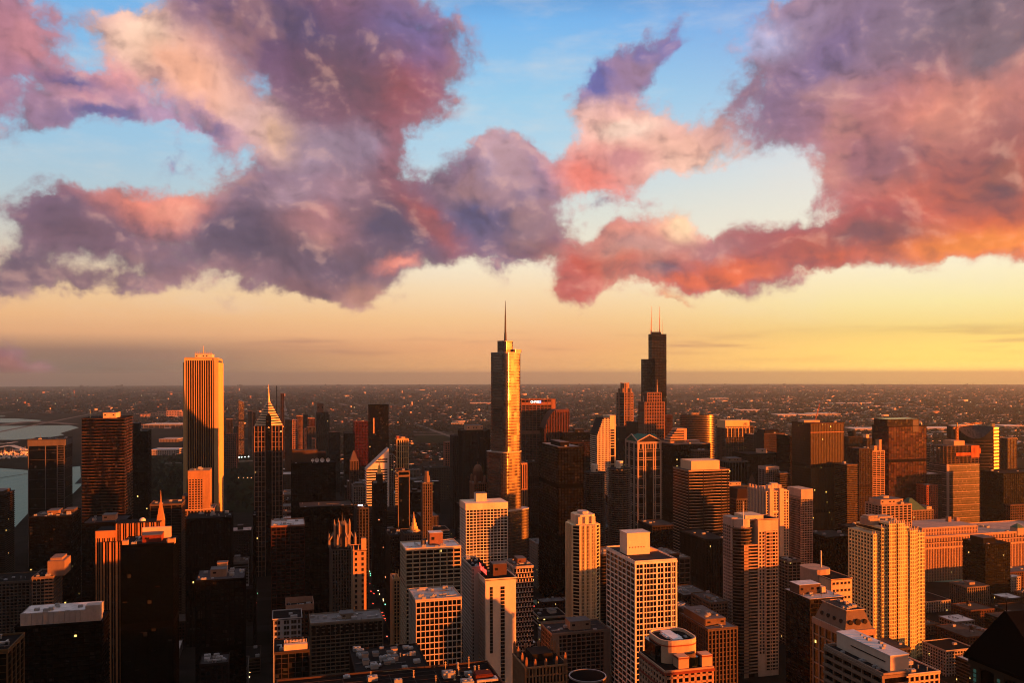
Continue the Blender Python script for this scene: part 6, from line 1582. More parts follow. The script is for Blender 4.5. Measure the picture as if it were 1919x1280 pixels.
deck(b.root, -b.x, b.x, -b.y, b.y, b.H - .4, RD, .8, (.5, .33, .2))
MB().cyl(-b.x * .2, b.y * .3, .85, b.H, b.H + 21, 12, .75).build('flue_stack', wall((.56, .42, .34)), b.root)
def mansard():
    d = 590
    b = B('mansard_block', 'block with a steep mansard roof, round dormers and dark glass under it', 'apartment block', 1527, 1583, 1636, 1184, d, l=36, ref='the mansard roof block')
    H = b.H; c = (.40, .25, .165)
    MB().box(-b.x, b.x, -b.y, b.y, -2, H - .4).build('glazing', glass((.015, .012, .011), .12, .6, lit=.002), b.root)
    mb = MB(); frame(mb, -b.x, b.x, -b.y, b.y, 0, H - 1, 7, 10.5, .13, .08, .8, .5); mb.box(-b.x - 1, b.x + 1, -b.y - 1, b.y + 1, H - 4.6, H - .3)
    mb.build('stone_frame', wall(c), b.root)
    k = 4.5; rk = [(-b.x + .4, -b.y + .4), (b.x - .4, -b.y + .4), (b.x - .4, b.y - .4), (-b.x + .4, b.y - .4)]; r2 = [(-b.x + k, -b.y + k), (b.x - k, -b.y + k), (b.x - k, b.y - k), (-b.x + k, b.y - k)]
    zt = H + 12
    o = MB().taper(rk, H - .25, r2, zt).build('mansard_roof', wall((.26, .18, .125)), b.root)
    for fx in (-.6, 0, .6):
        m2 = MB().cyl(0, 0, 2.2 if fx == 0 else 1.6, 0, 2.2, 16)
        q = m2.build('dormer', wall((.10, .065, .045)), b.root); q.rotation_euler = (R(90), 0, 0); q.location = (fx * b.x * .85, -b.y + 3.4, H + 4.6)
    for fy in (-.6, -.2, .2, .6):
        m2 = MB().cyl(0, 0, 1.5, 0, 2.2, 14); q = m2.build('dormer', wall((.10, .07, .05)), b.root); q.rotation_euler = (R(90), 0, R(-90)); q.location = (-b.x + 3.6, fy * b.y, H + 4.6)
    deck(b.root, -b.x + k, b.x - k, -b.y + k, b.y - k, zt, (.12, .10, .095), .7, (.5, .33, .2)); roof_units(b.root, 9, -b.x + k, b.x - k, -b.y + k, b.y - k, zt + .2, .8, seed=4)
mansard()
def front_slab():
    d = 330
    b = B('front_slab', 'front apartment slab with curved balconies and a long white roofed penthouse', 'apartment block', 1545, 1655, 1700, 1268, d, l=36, w=10.5, ref='the front slab with the white penthouse')
    H = b.H
    MB().box(-b.x, b.x, -b.y, b.y, -2, H - .4).build('glazing', glass((.012, .010, .010), .15, .6), b.root)
    mb = MB()
    for k in range(8):
        z = H - 1.2 - k * 3.3
        mb.box(-b.x - 1.2, b.x + .4, -b.y - .5, b.y + .5, z, z + 1.1 if k else H - .05)
    for j in range(7): y = -b.y + j * b.l / 6; mb.box(-b.x - .9, -b.x + .2, y - .3, y + .3, H - 40, H - .3)
    mb.build('balconies', wall((.30, .20, .14)), b.root)
    deck(b.root, -b.x, b.x, -b.y, b.y, H, (.07, .06, .06), 1.0, (.34, .24, .18))
    o = MB().box(-1.2, b.x + 2.0, -b.y + 1.2, b.y - 1.6, H + .2, H + 6.6).build('penthouse', wall((.52, .40, .31), .8, .12), b.root)
    MB().box(-1.4, b.x + 2.2, -b.y + 1.0, b.y - 1.4, H + 6.62, H + 6.9).build('roof_slab', wall((.50, .48, .48), .9, .3), o)
    MB().box(-1.4, -1.1, -b.y + 4, b.y - 11, H + 3.4, H + 3.8).build('pipe_rail', wall((.1, .07, .06)), o)
    roof_units(b.root, 8, 0, b.x + 2, -b.y + 3, b.y - 6, H + 6.9, .35, seed=3); roof_units(b.root, 5, -b.x, -2, -b.y, b.y, H + .2, .6, seed=31)
front_slab()
b = std('apartment_block', 'block with an orange lit roof house and white window grid by the front slab', 'apartment block', 1664, 1693, 1758, 1266, 500, (.56, .36, .21), G_DK, 3.4, 3.6, .38, .34, .5, .5, l=52, roof=(.065, .055, .055), par=.9, pc=(.52, .38, .28), units=5, ref='the block with the orange roof house')
house(b.root, b.u(1700), b.u(1722), -2, 16, b.Hr + .2, b.Hr + 8, (.56, .36, .25), rc=RD, louver=False)
def drum_block():
    d = 470
    b = B('curved_block', 'near tower with a rounded roof wall, red striped ledges and a white roof deck', 'apartment block', 1193, 1246, 1334, 1228, d, l=34, ref='the rounded roof tower')
    H = b.H; c = (.52, .30, .18)
    MB().box(-b.x, b.x, -b.y, b.y, -2, H - 9).build('glazing', glass((.016, .013, .012), .14, .6), b.root)
    mb = MB(); frame(mb, -b.x, b.x, -b.y, b.y, 0, H - 9, 3.6, 3.5, .36, .34, .6, .6); mb.build('facade_frame', wall((.46, .27, .17)), b.root)
    MB().box(-b.x - 1, b.x + 1, -b.y - 1, b.y + 1, H - 11.5, H - 10).box(-b.x - .9, b.x + .9, -b.y - .9, b.y + .9, H - 20, H - 18.8).build('red_ledges', wall((.36, .08, .045)), b.root)
    MB().box(-b.x, b.x, -b.y, b.y, H - 9.5, H - 8.9).build('terrace', wall(RD), b.root)
    for (fa, fb) in ((.28, .5), (.78, 1.0)):
        o = MB().box(-b.x + fa * b.w, -b.x + fb * b.w, -b.y + .2, -b.y + 7, H - 9, H - 2.5).build('roof_block', wall(c), b.root)
        MB().box(-b.x + fa * b.w - .25, -b.x + fb * b.w + .25, -b.y - .05, -b.y + 7.2, H - 3.6, H - 2.9).build('red_cap', wall((.34, .08, .045)), o)
    MB().cyl(-b.x + .64 * b.w, -b.y + 6, 5, H - 9, H - 3.6, 20).build('glass_bay', glass((.012, .02, .016), .1, .8), b.root)
    # rounded upper drum
    zt = H + 4
    pts = rrect(b.x * .80, b.y * .72, 7, 6, 0, 0, 4)
    inner = rrect(b.x * .80 - .9, b.y * .72 - .9, 6.2, 6, 0, 0, 4)
    MB().prism(pts, H - 9, zt - 2).build('upper_drum', wall((.50, .32, .2)), b.root)
    mb = MB().loft([[(x, y, zt - 2) for x, y in pts], [(x, y, zt) for x, y in pts], [(x, y, zt) for x, y in inner], [(x, y, zt - 1.98) for x, y in inner]], cap=False)
    mb.build('drum_parapet', wall((.54, .36, .24)), b.root)
    MB().prism(grow(pts, .15, 0, 4), zt - 3.4, zt - 2.7).build('red_band', wall((.42, .10, .05)), b.root)
    MB().prism(inner, zt - 2.0, zt - 1.8).build('roof', wall((.05, .045, .045)), b.root)
    MB().box(-3, 3, -4, 14, zt - 1.78, zt - .6).box(-4.4, -2.9, 2, 10, zt - 1.78, zt - .8).box(2.9, 4.2, 0, 6, zt - 1.78, zt - .9).build('white_deck', wall((.62, .60, .60), .9, .2), b.root)
    roof_units(b.root, 6, -b.x * .6, b.x * .6, -4, 12, zt - 1.7, .5, seed=14)
    MB().prism(rrect(2.2, 9, 2.0, 5, 0, -b.x * .80, 5), H - 30, zt - 3.5).build('curved_glass_wall', glass((.012, .022, .020), .1, .9), b.root)
drum_block()
def deco_blocks():
    b = std('deco_block', 'brown deco block with a flat snow pale ledge and ribbed front', 'office block', 1290, 1326, 1380, 1180, 700, (.21, .135, .09), G_BK, 3.2, 3.7, .45, .22, .7, .35, l=50, roof=(.24, .20, .19), par=1, units=2, ref='the ribbed brown deco block')
    house(b.root, -b.x + 2, b.x - 6, -b.y + 8, b.y - 2, b.Hr + .2, b.Hr + 6.5, (.26, .16, .1), rc=(.22, .19, .18)); roof_units(b.root, 9, -b.x + 3, b.x - 7, -b.y + 9, b.y - 3, b.Hr + 6.8, .8, seed=7)
    b = std('deco_block', 'lower brown ribbed block left of the ribbed brown deco block', 'office block', 1272, 1288, 1312, 1148, 800, (.15, .10, .075), G_BK, 3.4, 3.7, .5, .2, .6, .3, l=40, roof=(.17, .15, .145), units=3)
    std('office_block', 'grey block with a speckled flat roof beyond the brown deco block', 'office block', 1272, 1280, 1328, 1116, 900, (.13, .09, .07), None, 4, 3.6, .4, .35, l=40, roof=(.20, .18, .17), units=6)
    std('office_block', 'tan block with rows of small windows left of the two-slab tower', 'office block', 1316, 1330, 1362, 1130, 860, (.24, .155, .11), None, 3, 3.4, .45, .45, l=40, roof=(.16, .13, .115), ph=((.3, .6, .3, .6, 3, (.4, .26, .16)),), units=3)
    std('office_block', 'long dark ribbed block beneath the lit-banded tower', 'office block', 1300, 1322, 1362, 1012, 1060, (.09, .06, .045), G_BK, 3.6, 3.8, .4, .1, .7, .3, l=70, roof=(.10, .085, .08), units=4, ref='the long dark ribbed block')
    std('office_block', 'dark low block with a rounded vault below the green gabled tower', 'building', 1205, 1222, 1266, 986, 1260, (.10, .07, .055), None, 4, 3.8, .35, .35, l=50, roof=(.14, .12, .11), units=4)
    std('office_block', 'dark block in deep shade at the foot of the amber glass tower', 'office block', 1535, 1548, 1600, 1008, 1080, (0.036, 0.027, 0.021), None, 4, 3.8, .35, .3, l=46, roof=(.09, .085, .07), units=5, ref='the shaded block below the amber tower')
    std('office_block', 'brick block with a flat dark roof left of the beige balcony tower', 'office block', 1596, 1604, 1640, 992, 1180, (.10, .06, .045), None, 4, 3.8, .4, .35, l=40, roof=(.1, .08, .07), units=3)
deco_blocks()
def pinnacles():
    d = 560
    b = B('pinnacled_block', 'old tower top ringed by orange lit pinnacles around a dark roof', 'building', 968, 984, 1060, 1252, d, l=30, ref='the pinnacled old tower')
    H = b.H; c = (.34, .17, .09)
    MB().box(-b.x, b.x, -b.y, b.y, -2, H - .4).build('glazing', G_BK, b.root)
    mb = MB(); frame(mb, -b.x, b.x, -b.y, b.y, 0, H, 2.4, 5.6, .45, .18, .7, .5); mb.build('stone_piers', wall((.36, .19, .09)), b.root)
    deck(b.root, -b.x + 1, b.x - 1, -b.y + 1, b.y - 1, H, (.04, .035, .035), .5)
    MB().box(-b.x * .5, b.x * .55, -b.y * .4, b.y * .6, H + .2, H + 5).build('roof_house', wall((.07, .055, .045)), b.root)
    pins = [(-1, -1, 5), (1, -1, 6), (-1, 1, 7), (1, 1, 7), (-.55, -1, 3.4), (.55, -1, 4), (0, -1, 3), (-1, -.3, 5), (-1, .4, 6), (1, 0, 6.5), (1, .5, 8), (-.4, 1, 5), (.3, 1, 6.5)]
    for fx, fy, h in pins:
        x, y = fx * (b.x - .6), fy * (b.y - .6)
        MB().box(x - .8, x + .8, y - .8, y + .8, H - 6, H + h).dome(x, y, .8, H + h + .02, 1.6, 8, 4).build('pinnacle', wall(c), b.root)
pinnacles()
def drum():
    d = 520; px, r = 1103, 11.5
    root = empty('round_building', (PX(px, d), d + r, 0)); tag(root, 'round dark drum roof with a shining rim at the bottom of the photo', 'building')
    z = PZ(1279, d)
    MB().cyl(0, 0, r, 0, z - .8, 40).build('drum_wall', wall((.05, .04, .036)), root)
    MB().dome(0, 0, r - .4, z - .78, 1.4, 40, 5).build('roof', wall((.02, .017, .016), .9), root)
    a = [2 * math.pi * i / 48 for i in range(48)]
    MB().loft([[(q * math.cos(t), q * math.sin(t), zz) for t in a] for q, zz in ((r + .15, z - .9), (r + .15, z), (r - .5, z), (r - .5, z - .9))], cap=False).build('rim', wall((.34, .29, .25), .35, .1, .5), root)
    FOOT.append((PX(px, d), d + r, r))
    MB().cyl(8, -7, 6.5, 0, z - 6, 32).build('lower_drum', wall((.05, .04, .036)), root)
    MB().loft([[(8 + q * math.cos(t), -7 + q * math.sin(t), zz) for t in a] for q, zz in ((6.7, z - 6), (6.7, z - 5.3), (6.1, z - 5.3), (6.1, z - 6))], cap=False).build('lower_rim', wall((.3, .27, .25), .35, .1, .5), root)
drum()
def pyramid_roof():
    b = B('pyramid_roof_tower', 'near tower with a huge black pyramid roof and arched stone top at the bottom right', 'hotel', 1820, 1985, 2090, 1296, 168, w=15, ref='the black pyramid roof')
    H = b.H; c = (.13, .085, .055)
    MB().box(-b.x + .5, b.x - .5, -b.y + .5, b.y - .5, 0, H - .8).build('stone_wall', wall(c), b.root)
    mb = MB(); L = b.l
    for f in (.06, .36, .66, .95):
        y = -b.y + f * L; mb.box(-b.x - .2, -b.x + 1, y - 1.3, y + 1.3, H - 30, H - 1.0); 
        x = -b.x + f * b.w; mb.box(x - 1.3, x + 1.3, -b.y - .2, -b.y + 1, H - 30, H - 1.02)
    mb.box(-b.x - .5, b.x + .5, -b.y - .5, b.y + .5, H - 2.0, H - .8)
    mb.build('buttress_piers', wall((.16, .11, .07)), b.root)
    for f in (.21, .51, .81):
        y = -b.y + f * L
        pts = [(-2.6, -9), (2.6, -9)] + [(2.6 * math.cos(R(18 * i)), -3.6 + 2.6 * math.sin(R(18 * i))) for i in range(11)]
        MB().loft([[(xx, y + q, H - 1.2 + z) for q, z in pts] for xx in (-b.x + .42, -b.x + .2)]).build('arched_window', glass((.006, .008, .007), .1, .7), b.root)
    for f in (.06, .36, .66, .95):
        y = -b.y + f * L
        for k in range(4): MB().box(-b.x - .32, -b.x - .1, y - .34, y + .34, H - 3.6 - k * 1.0, H - 2.9 - k * 1.0).build('slot_window', glow((.10, .32, .24), .035), b.root)
    e = 1.2
    ap = PZ(1146, 168 + 16); yr = b.y * .35
    MB().taper([(-b.x - e, -b.y - e), (b.x + e, -b.y - e), (b.x + e, b.y + e), (-b.x - e, b.y + e)], H - .75, [(-b.x - e, -b.y - e), (b.x + e, -b.y - e), (b.x + e, b.y + e), (-b.x - e, b.y + e)], H).build('eave', wall((.03, .025, .022)), b.root)
    MB().taper([(-b.x - e + .1, -b.y - e + .1), (b.x + e - .1, -b.y - e + .1), (b.x + e - .1, b.y + e - .1), (-b.x - e + .1, b.y + e - .1)], H + .02, [(-b.x * .75, yr - .3), (b.x * .6, yr - .3), (b.x * .6, yr + .3), (-b.x * .75, yr + .3)], ap).cyl(-b.x * .7, yr, .12, ap, ap + 2.2, 8, .05).build('pyramid_roof', wall((.018, .014, .013), .55), b.root)
pyramid_roof()
# clock tower group across the avenue
b = std('clock_tower', 'pale ornate tower with flame lit spire beyond the wide gold gridded tower', 'tower', 753, 758, 790, 1000, 1010, (.20, .145, .11), None, 3, 3.6, .5, .3, .6, .4, l=34, roof=RD, units=0, ref='the ornate flame-lit spire')
mb = MB(); x = b.u(779)
for r_, pa, pb in ((4.6, 1000, 992), (3.2, 992, 985), (1.8, 985, 977)): mb.prism([(x + r_ * math.cos(R(45 * i)), r_ * math.sin(R(45 * i))) for i in range(8)], b.z(pa), b.z(pb))
mb.cyl(x, 0, .8, b.z(977), b.z(964), 8, .2)
for k in range(6): mb.cyl(b.u(781 + k * 1.8), -8 + k, .9, b.Hr, b.Hr + 7 - k, 6, .1)
mb.build('spire', wall((.62, .40, .16)), b.root)
std('old_block', 'dim tan old block with a round roof tank below the ornate spire', 'office block', 726, 730, 770, 1003, 1040, (.13, .095, .075), None, 3, 3.6, .45, .35, l=40, roof=RD, units=3)
b = std('stone_tower', 'orange lit carved tower edge left of the wide gold gridded tower', 'tower', 733, 737, 748, 1085, 850, (.50, .30, .14), None, 2.6, 3.6, .5, .3, .7, .4, l=22, roof=RT, units=0, ref='the carved orange tower edge')
mb = MB()
for k in range(4): x = -b.x + 1 + k * (b.w - 2) / 3; mb.cyl(x, -b.y + 1, .7, b.Hr, b.Hr + 5 + (k % 2) * 5, 6, .15)
mb.build('pinnacle', wall((.6, .38, .16)), b.root)

# unseen tower added past the right edge to throw shade across the lakeside blocks
def shade_tower():
    root = empty('office_tower', (318, 348, 0), 0.0); tag(root, 'unseen tan tower added outside the frame to shade the lakeside blocks', 'office tower')
    MB().box(-16, 16, -56, 56, -2, 212).build('glazing', G_DK, root)
    mb = MB(); frame(mb, -16, 16, -56, 56, 0, 213, 5, 4, .3, .3, .5, .4, 'NEWS'); mb.build('facade_frame', wall(TAN), root)
    deck(root, -16, 16, -56, 56, 213, RG, 1.2, TAN)
shade_tower()

def shade_block():  # unseen block added to keep sun off the lower two-slab tower
    root = empty('office_tower', (600, 790, 0), GRID); tag(root, 'unseen brown block added outside the frame to shade the two-slab tower', 'office tower')
    MB().box(-16, 16, -30, 30, -2, 133).build('glazing', G_DK, root)
    mb = MB(); frame(mb, -16, 16, -30, 30, 0, 134, 5, 4, .3, .3, .5, .4, 'NEWS'); mb.build('facade_frame', wall(BROWN), root)
    deck(root, -16, 16, -30, 30, 134, RG, 1.2, BROWN)
shade_block()

# ================================================================== ground, water, park
def polar(r):
    return r
def ground():
    mb = MB(); rr = [0, 300, 800, 1500, 2500, 4000, 6000, 9000, 13000, 18000, 25000, 34000, 46000, 58000, 70000]
    N = 96
    vs, fs = [(0, 0, 0)], []
    for r in rr[1:]:
        for i in range(N):
            a = 2 * math.pi * i / N; x, y = r * math.sin(a), r * math.cos(a); vs.append((x, y, drop(x, y)))
    for i in range(N): fs.append((0, 1 + (i + 1) % N, 1 + i))
    for k in range(len(rr) - 2):
        a, b_ = 1 + k * N, 1 + (k + 1) * N
        for i in range(N):
            j = (i + 1) % N; fs.append((a + i, a + j, b_ + j, b_ + i))
    mb.v, mb.f = vs, fs
    m, g, b = mat('city_ground')
    co = g.add('ShaderNodeTexCoord').outputs['Object']
    rot = g.add('ShaderNodeVectorRotate', rotation_type='Z_AXIS'); g.put(rot.inputs[0], co); rot.inputs['Angle'].default_value = -GRID
    sp = g.add('ShaderNodeSeparateXYZ'); g.put(sp.inputs[0], rot.outputs[0])
    def line(v, pitch, wd): 
        f = g.m('ABSOLUTE', g.m('SUBTRACT', g.m('FRACT', g.m('DIVIDE', v, pitch)), .5)); return g.m('LESS_THAN', f, wd / pitch / 2)
    st = g.m('MAXIMUM', line(sp.outputs[0], 100.0, 15.0), line(sp.outputs[1], 200.0, 16.0))
    n = g.noise(co, .004, 6, .6); n2 = g.noise(co, .03, 4, .6)
    blocks = g.ramp(g.m('ADD', g.m('MULTIPLY', n, .6), g.m('MULTIPLY', n2, .4)), [(.36, (.006, .008, .005, 1)), (.46, (.011, .010, .008, 1)), (.55, (.018, .015, .013, 1)), (.70, (.04, .033, .03, 1))])
    # park and rail yard green
    g.put(b.inputs['Base Color'], g.mix(g.m('MULTIPLY', st, .85), blocks, (.016, .015, .015, 1)))
    b.inputs['Roughness'].default_value = .95; b.inputs['Specular IOR Level'].default_value = 0
    o = mb.build('ground', m); o['kind'] = 'structure'
ground()
def flat(name, pts, z, m, kind='structure'):
    """ground patch following the curve of the land"""
    mb = MB()
    mb.v = [(x, y, drop(x, y) + z) for x, y in pts]; mb.f = [tuple(range(len(pts)))]
    o = mb.build(name, m); o['kind'] = kind
    return o
def gp(px, py):
    """point of flat ground seen at a photo position"""
    d = CAMZ / (py - EY) * FPX
    d = d + 0.0
    return (PX(px, d), d)
def water_mat():
    m, g, b = mat('lake_water')
    co = g.add('ShaderNodeTexCoord').outputs['Object']
    n = g.noise(g.v('MULTIPLY', co, (1.0, .25, 1.0)), .02, 5, .65)
    bp = g.add('ShaderNodeBump'); bp.inputs['Strength'].default_value = .55; bp.inputs['Distance'].default_value = 6.0; g.put(bp.inputs['Height'], n)
    g.put(b.inputs['Normal'], bp.outputs[0])
    g.put(b.inputs['Base Color'], g.mix(n, (.12, .235, .18, 1), (.17, .29, .215, 1)))
    b.inputs['Roughness'].default_value = .42; b.inputs['Specular IOR Level'].default_value = .3; b.inputs['IOR'].default_value = 1.2
    return m
WM = water_mat()
flat('harbor_water', [gp(-400, 905), gp(-400, 1180), gp(-40, 1010), gp(28, 986), gp(56, 956), gp(120, 940), gp(152, 908), gp(150, 872), gp(60, 880), gp(-40, 872)], .25, WM)
flat('lake_water', [gp(-700, 826), gp(-60, 822), gp(30, 822), gp(96, 817), gp(120, 813), (gp(112, 810)), gp(135, 803), gp(148, 799), gp(130, 794.5), gp(60, 795.5), gp(-700, 797)], .25, WM)
flat('lagoon_water', [gp(-500, 789), gp(20, 789.5), gp(72, 787.5), gp(78, 785), gp(30, 781.5), gp(-500, 780)], .25, WM)
flat('outer_lake_water', [gp(-900, 775), gp(8, 778), gp(10, 776.5), gp(-900, 760)], .25, WM)
m, g, b_ = mat('park_grass')
co = g.add('ShaderNodeTexCoord').outputs['Object']
g.put(b_.inputs['Base Color'], g.ramp(g.noise(co, .02, 6, .65), [(.35, (.004, .007, .003, 1)), (.55, (.009, .013, .005, 1)), (.72, (.03, .032, .014, 1))])); b_.inputs['Roughness'].default_value = .95; b_.inputs['Specular IOR Level'].default_value = 0
GRASS = m
o = flat('grass', [gp(776, 828), gp(846, 832), gp(850, 816), (gp(800, 811)), gp(780, 816)], .3, GRASS, 'stuff'); o['label'] = 'green open field by the rail yard'; o['category'] = 'grass'
flat('park_lawn', [gp(278, 930), gp(345, 930), gp(345, 846), gp(285, 846)], .3, GRASS)
flat('lawn', [gp(425, 960), gp(480, 960), gp(482, 850), gp(422, 850)], .3, GRASS)
road_m = wall((.05, .048, .047), .9, .2, key='asphalt')
pale_m = wall((.22, .18, .15), .9, .2, key='pale_concrete')
def strip(name, pts, w, z, m):
    mb = MB()
    for (a, b2) in zip(pts, pts[1:]):
        ax, ay = a; bx, by = b2; L = math.hypot(bx - ax, by - ay); nx, ny = -(by - ay) / L * w / 2, (bx - ax) / L * w / 2
        K = max(1, int(L / 500))
        for k in range(K):
            p = [(ax + (bx - ax) * t, ay + (by - ay) * t) for t in (k / K, (k + 1) / K)]
            n = len(mb.v)
            for (x, y), s in ((p[0], 1), (p[1], 1), (p[1], -1), (p[0], -1)): mb.v.append((x + nx * s, y + ny * s, drop(x, y) + z))
            mb.f.append((n, n + 1, n + 2, n + 3))
    o = mb.build(name, m); o['kind'] = 'structure'; return o
# expressway and rail corridors running off to the south west
strip('expressway', [gp(690, 775), gp(645, 757), gp(600, 743), gp(560, 735)], 60, .5, pale_m)
strip('rail_corridor', [gp(900, 806), gp(800, 810), gp(720, 804)], 36, .5, pale_m)
strip('highway', [gp(1919, 800), gp(1500, 786), gp(1250, 775)], 40, .5, pale_m)
strip('breakwater', [gp(-60, 896), gp(0, 894), gp(52, 886)], 5, 1.2, wall((.04, .036, .03)))
strip('shore_drive', [gp(150, 905), gp(200, 850), gp(262, 812), gp(300, 790)], 30, .45, road_m)
strip('park_path', [gp(-60, 846), gp(20, 832), gp(52, 842)], 30, .5, wall((.5, .42, .32)))
strip('park_path', [gp(-60, 829), gp(10, 829), gp(30, 826)], 24, .5, wall((.5, .42, .32)))
strip('beach', [gp(0, 794.3), gp(50, 787.5), gp(100, 789.6), gp(140, 793)], 70, .5, pale_m)
# avenues of the near city
def Wc(s, w): return (w * cG - s * sG, s * cG + w * sG)
strip('avenue', [Wc(600, 122), Wc(2600, 122)], 26, .35, road_m)
for k, w in enumerate((330, 560, 790, 1020)): strip('street', [Wc(700, w), Wc(2600, w)], 18, .33, road_m)
for k, s in enumerate((860, 980, 1110, 1250, 1400)): strip('cross_street', [Wc(s, -150), Wc(s, 1300)], 16, .30, road_m)
strip('river', [Wc(1075, 200), Wc(1130, 420), Wc(1130, 900), Wc(1010, 1250)], 60, .28, WM)

for k in range(-4, 17):
    w = k * 800 + 60
    if k < 0 or k > 12: s0_ = 5200 if k < 0 else 2600
    else: s0_ = 2700
    strip('avenue', [Wc(s0_, w), Wc(8000, w), Wc(19000, w)], 26 if k % 2 else 34, .42, pale_m)
for k in range(10):
    s_ = 3300 + k * 1200; strip('cross_street', [Wc(s_, -.12 * s_), Wc(s_, 1.15 * s_)], 30, .40, pale_m)

# ================================================================== landmarks on the plain
def simple(name, label, cat, pl, pr, pt, pb, c, dep=40, roof=RW, bay=8, fp=.4, fs=.3, group=None):
    d = CAMZ / (pb - EY) * FPX
    x0, x1 = PX(pl, d), PX(pr, d); h = (pb - pt) / FPX * d
    root = empty(name, ((x0 + x1) / 2, d + dep / 2, drop((x0 + x1) / 2, d)), R(3)); tag(root, label, cat, group)
    w = (x1 - x0) / 2
    MB().box(-w, w, -dep / 2, dep / 2, -6, h).build('wall', wall((.06, .05, .05)), root)
    mb = MB(); frame(mb, -w, w, -dep / 2, dep / 2, -2, h, bay, max(4, h / 3), fp, fs, .8, .5, 'N'); mb.build('facade_frame', wall(c), root)
    MB().box(-w - 2, w + 2, -dep / 2 - 2, dep / 2 + 2, h + .1, h + 2.2).build('roof', wall(roof, .9, .25), root)
    FOOT.append(((x0 + x1) / 2, d + dep / 2, w))
    return root
simple('convention_hall', 'very long low hall with a bright flat roof left of the fluted stone tower', 'hall', 268, 346, 794, 801, (.34, .26, .2), 160, (.62, .5, .4), 30, .12, .2)
simple('museum', 'white columned museum block in the park left of the fluted stone tower', 'museum', 281, 327, 842, 852, (.46, .36, .31), 90, (.56, .46, .42), 7, .45, .35)
simple('stadium', 'low dark arena rim between the long hall and the museum', 'stadium', 297, 330, 822, 827, (.3, .24, .2), 120, (.4, .33, .28), 14, .4, .3)
for i, (pl, pr, pt, pb) in enumerate(((262, 278, 774, 780), (280, 296, 771, 779), (294, 314, 769, 779), (312, 336, 767, 780), (336, 345, 769, 780))):
    simple('apartment_block', ('short pink block first from the left in the lit row beside the fluted stone tower', 'low pink slab second in the lit row beside the fluted stone tower', 'stepped pink slab in the middle of the lit row beside the fluted stone tower', 'broad gridded pink block in the lit row beside the fluted stone tower', 'narrow pink end block touching the fluted stone tower')[i], 'apartment block', pl, pr, pt, pb, (.50, .30, .22), 50, RT, 12, .45, .4)
simple('rail_shed', 'long glowing low shed beyond the green open field', 'shed', 845, 878, 793, 796, (.52, .34, .16), 60, (.5, .36, .2), 20, .4, .4)
simple('warehouse', 'bright roofed warehouse at the end of the rail yard', 'warehouse', 862, 878, 790, 795, (.5, .34, .18), 60, (.55, .4, .25), 20, .4, .4)
for i, (pl, pr, pt, pb) in enumerate(((1456, 1530, 778, 783), (1520, 1575, 776, 780), (1600, 1668, 805, 809), (1736, 1795, 804, 809), (1385, 1425, 769, 773), (1880, 1919, 800, 804), (880, 920, 754, 757), (1330, 1365, 746, 748), (1560, 1640, 756, 758))):
    simple('warehouse', ('long pale roofed warehouse left of the crane above the amber tower', 'pale warehouse directly behind the raised red crane boom', 'flat white roofed warehouse behind the cooling house block', 'white roofed warehouse between the reddish glass tower and the orange crane', 'small pale warehouse above the gold sign band tower', 'gold roofed warehouse at the right edge beyond the arch-topped tower', 'thin pale warehouse far left of the lettered bank tower', 'distant pale warehouse right of the twin-masted skyscraper', 'long thin distant warehouse far above the amber tower')[i], 'warehouse', pl, pr, pt, pb, (.45, .34, .26), 140, (.66, .54, .44), 40, .5, .4)

# boats moored in the harbor
def boats():
    hull = MB()
    hull.loft([[(-5, -1.4, 0), (3, -1.4, 0), (6, 0, 0), (3, 1.4, 0), (-5, 1.4, 0)], [(-5.2, -1.8, 1.6), (3.4, -1.8, 1.7), (7, 0, 2.0), (3.4, 1.8, 1.7), (-5.2, 1.8, 1.6)]])
    h = hull.build('moored_boat', wall((.75, .66, .55), .5)); cab = MB().box(-2.5, 2, -1.1, 1.1, 1.75, 3.4).build('cabin', wall((.55, .48, .42), .5), h); ms = MB().cyl(1, 0, .16, 1.8, 13, 6, .08).build('mast', wall((.6, .5, .4), .4), h)
    r = random.Random(3); first = True
    for i in range(110):
        px, py = r.uniform(-10, 53), r.uniform(843, 858); x, y = gp(px, py - (px - 20) * .12)
        if first: o = h; first = False
        else:
            o = h.copy(); C.objects.link(o)
            for ch in (cab, ms):
                c = ch.copy(); C.objects.link(c); c.parent = o
        o.location = (x, y, drop(x, y) + .8); o.rotation_euler = (0, 0, r.uniform(0, 6.28)); s = r.uniform(.8, 1.5); o.scale = (s, s, s)
        tag(o, 'small white boat moored in the crowded harbor by the lake', 'boat', 'boats moored in the harbor')
boats()

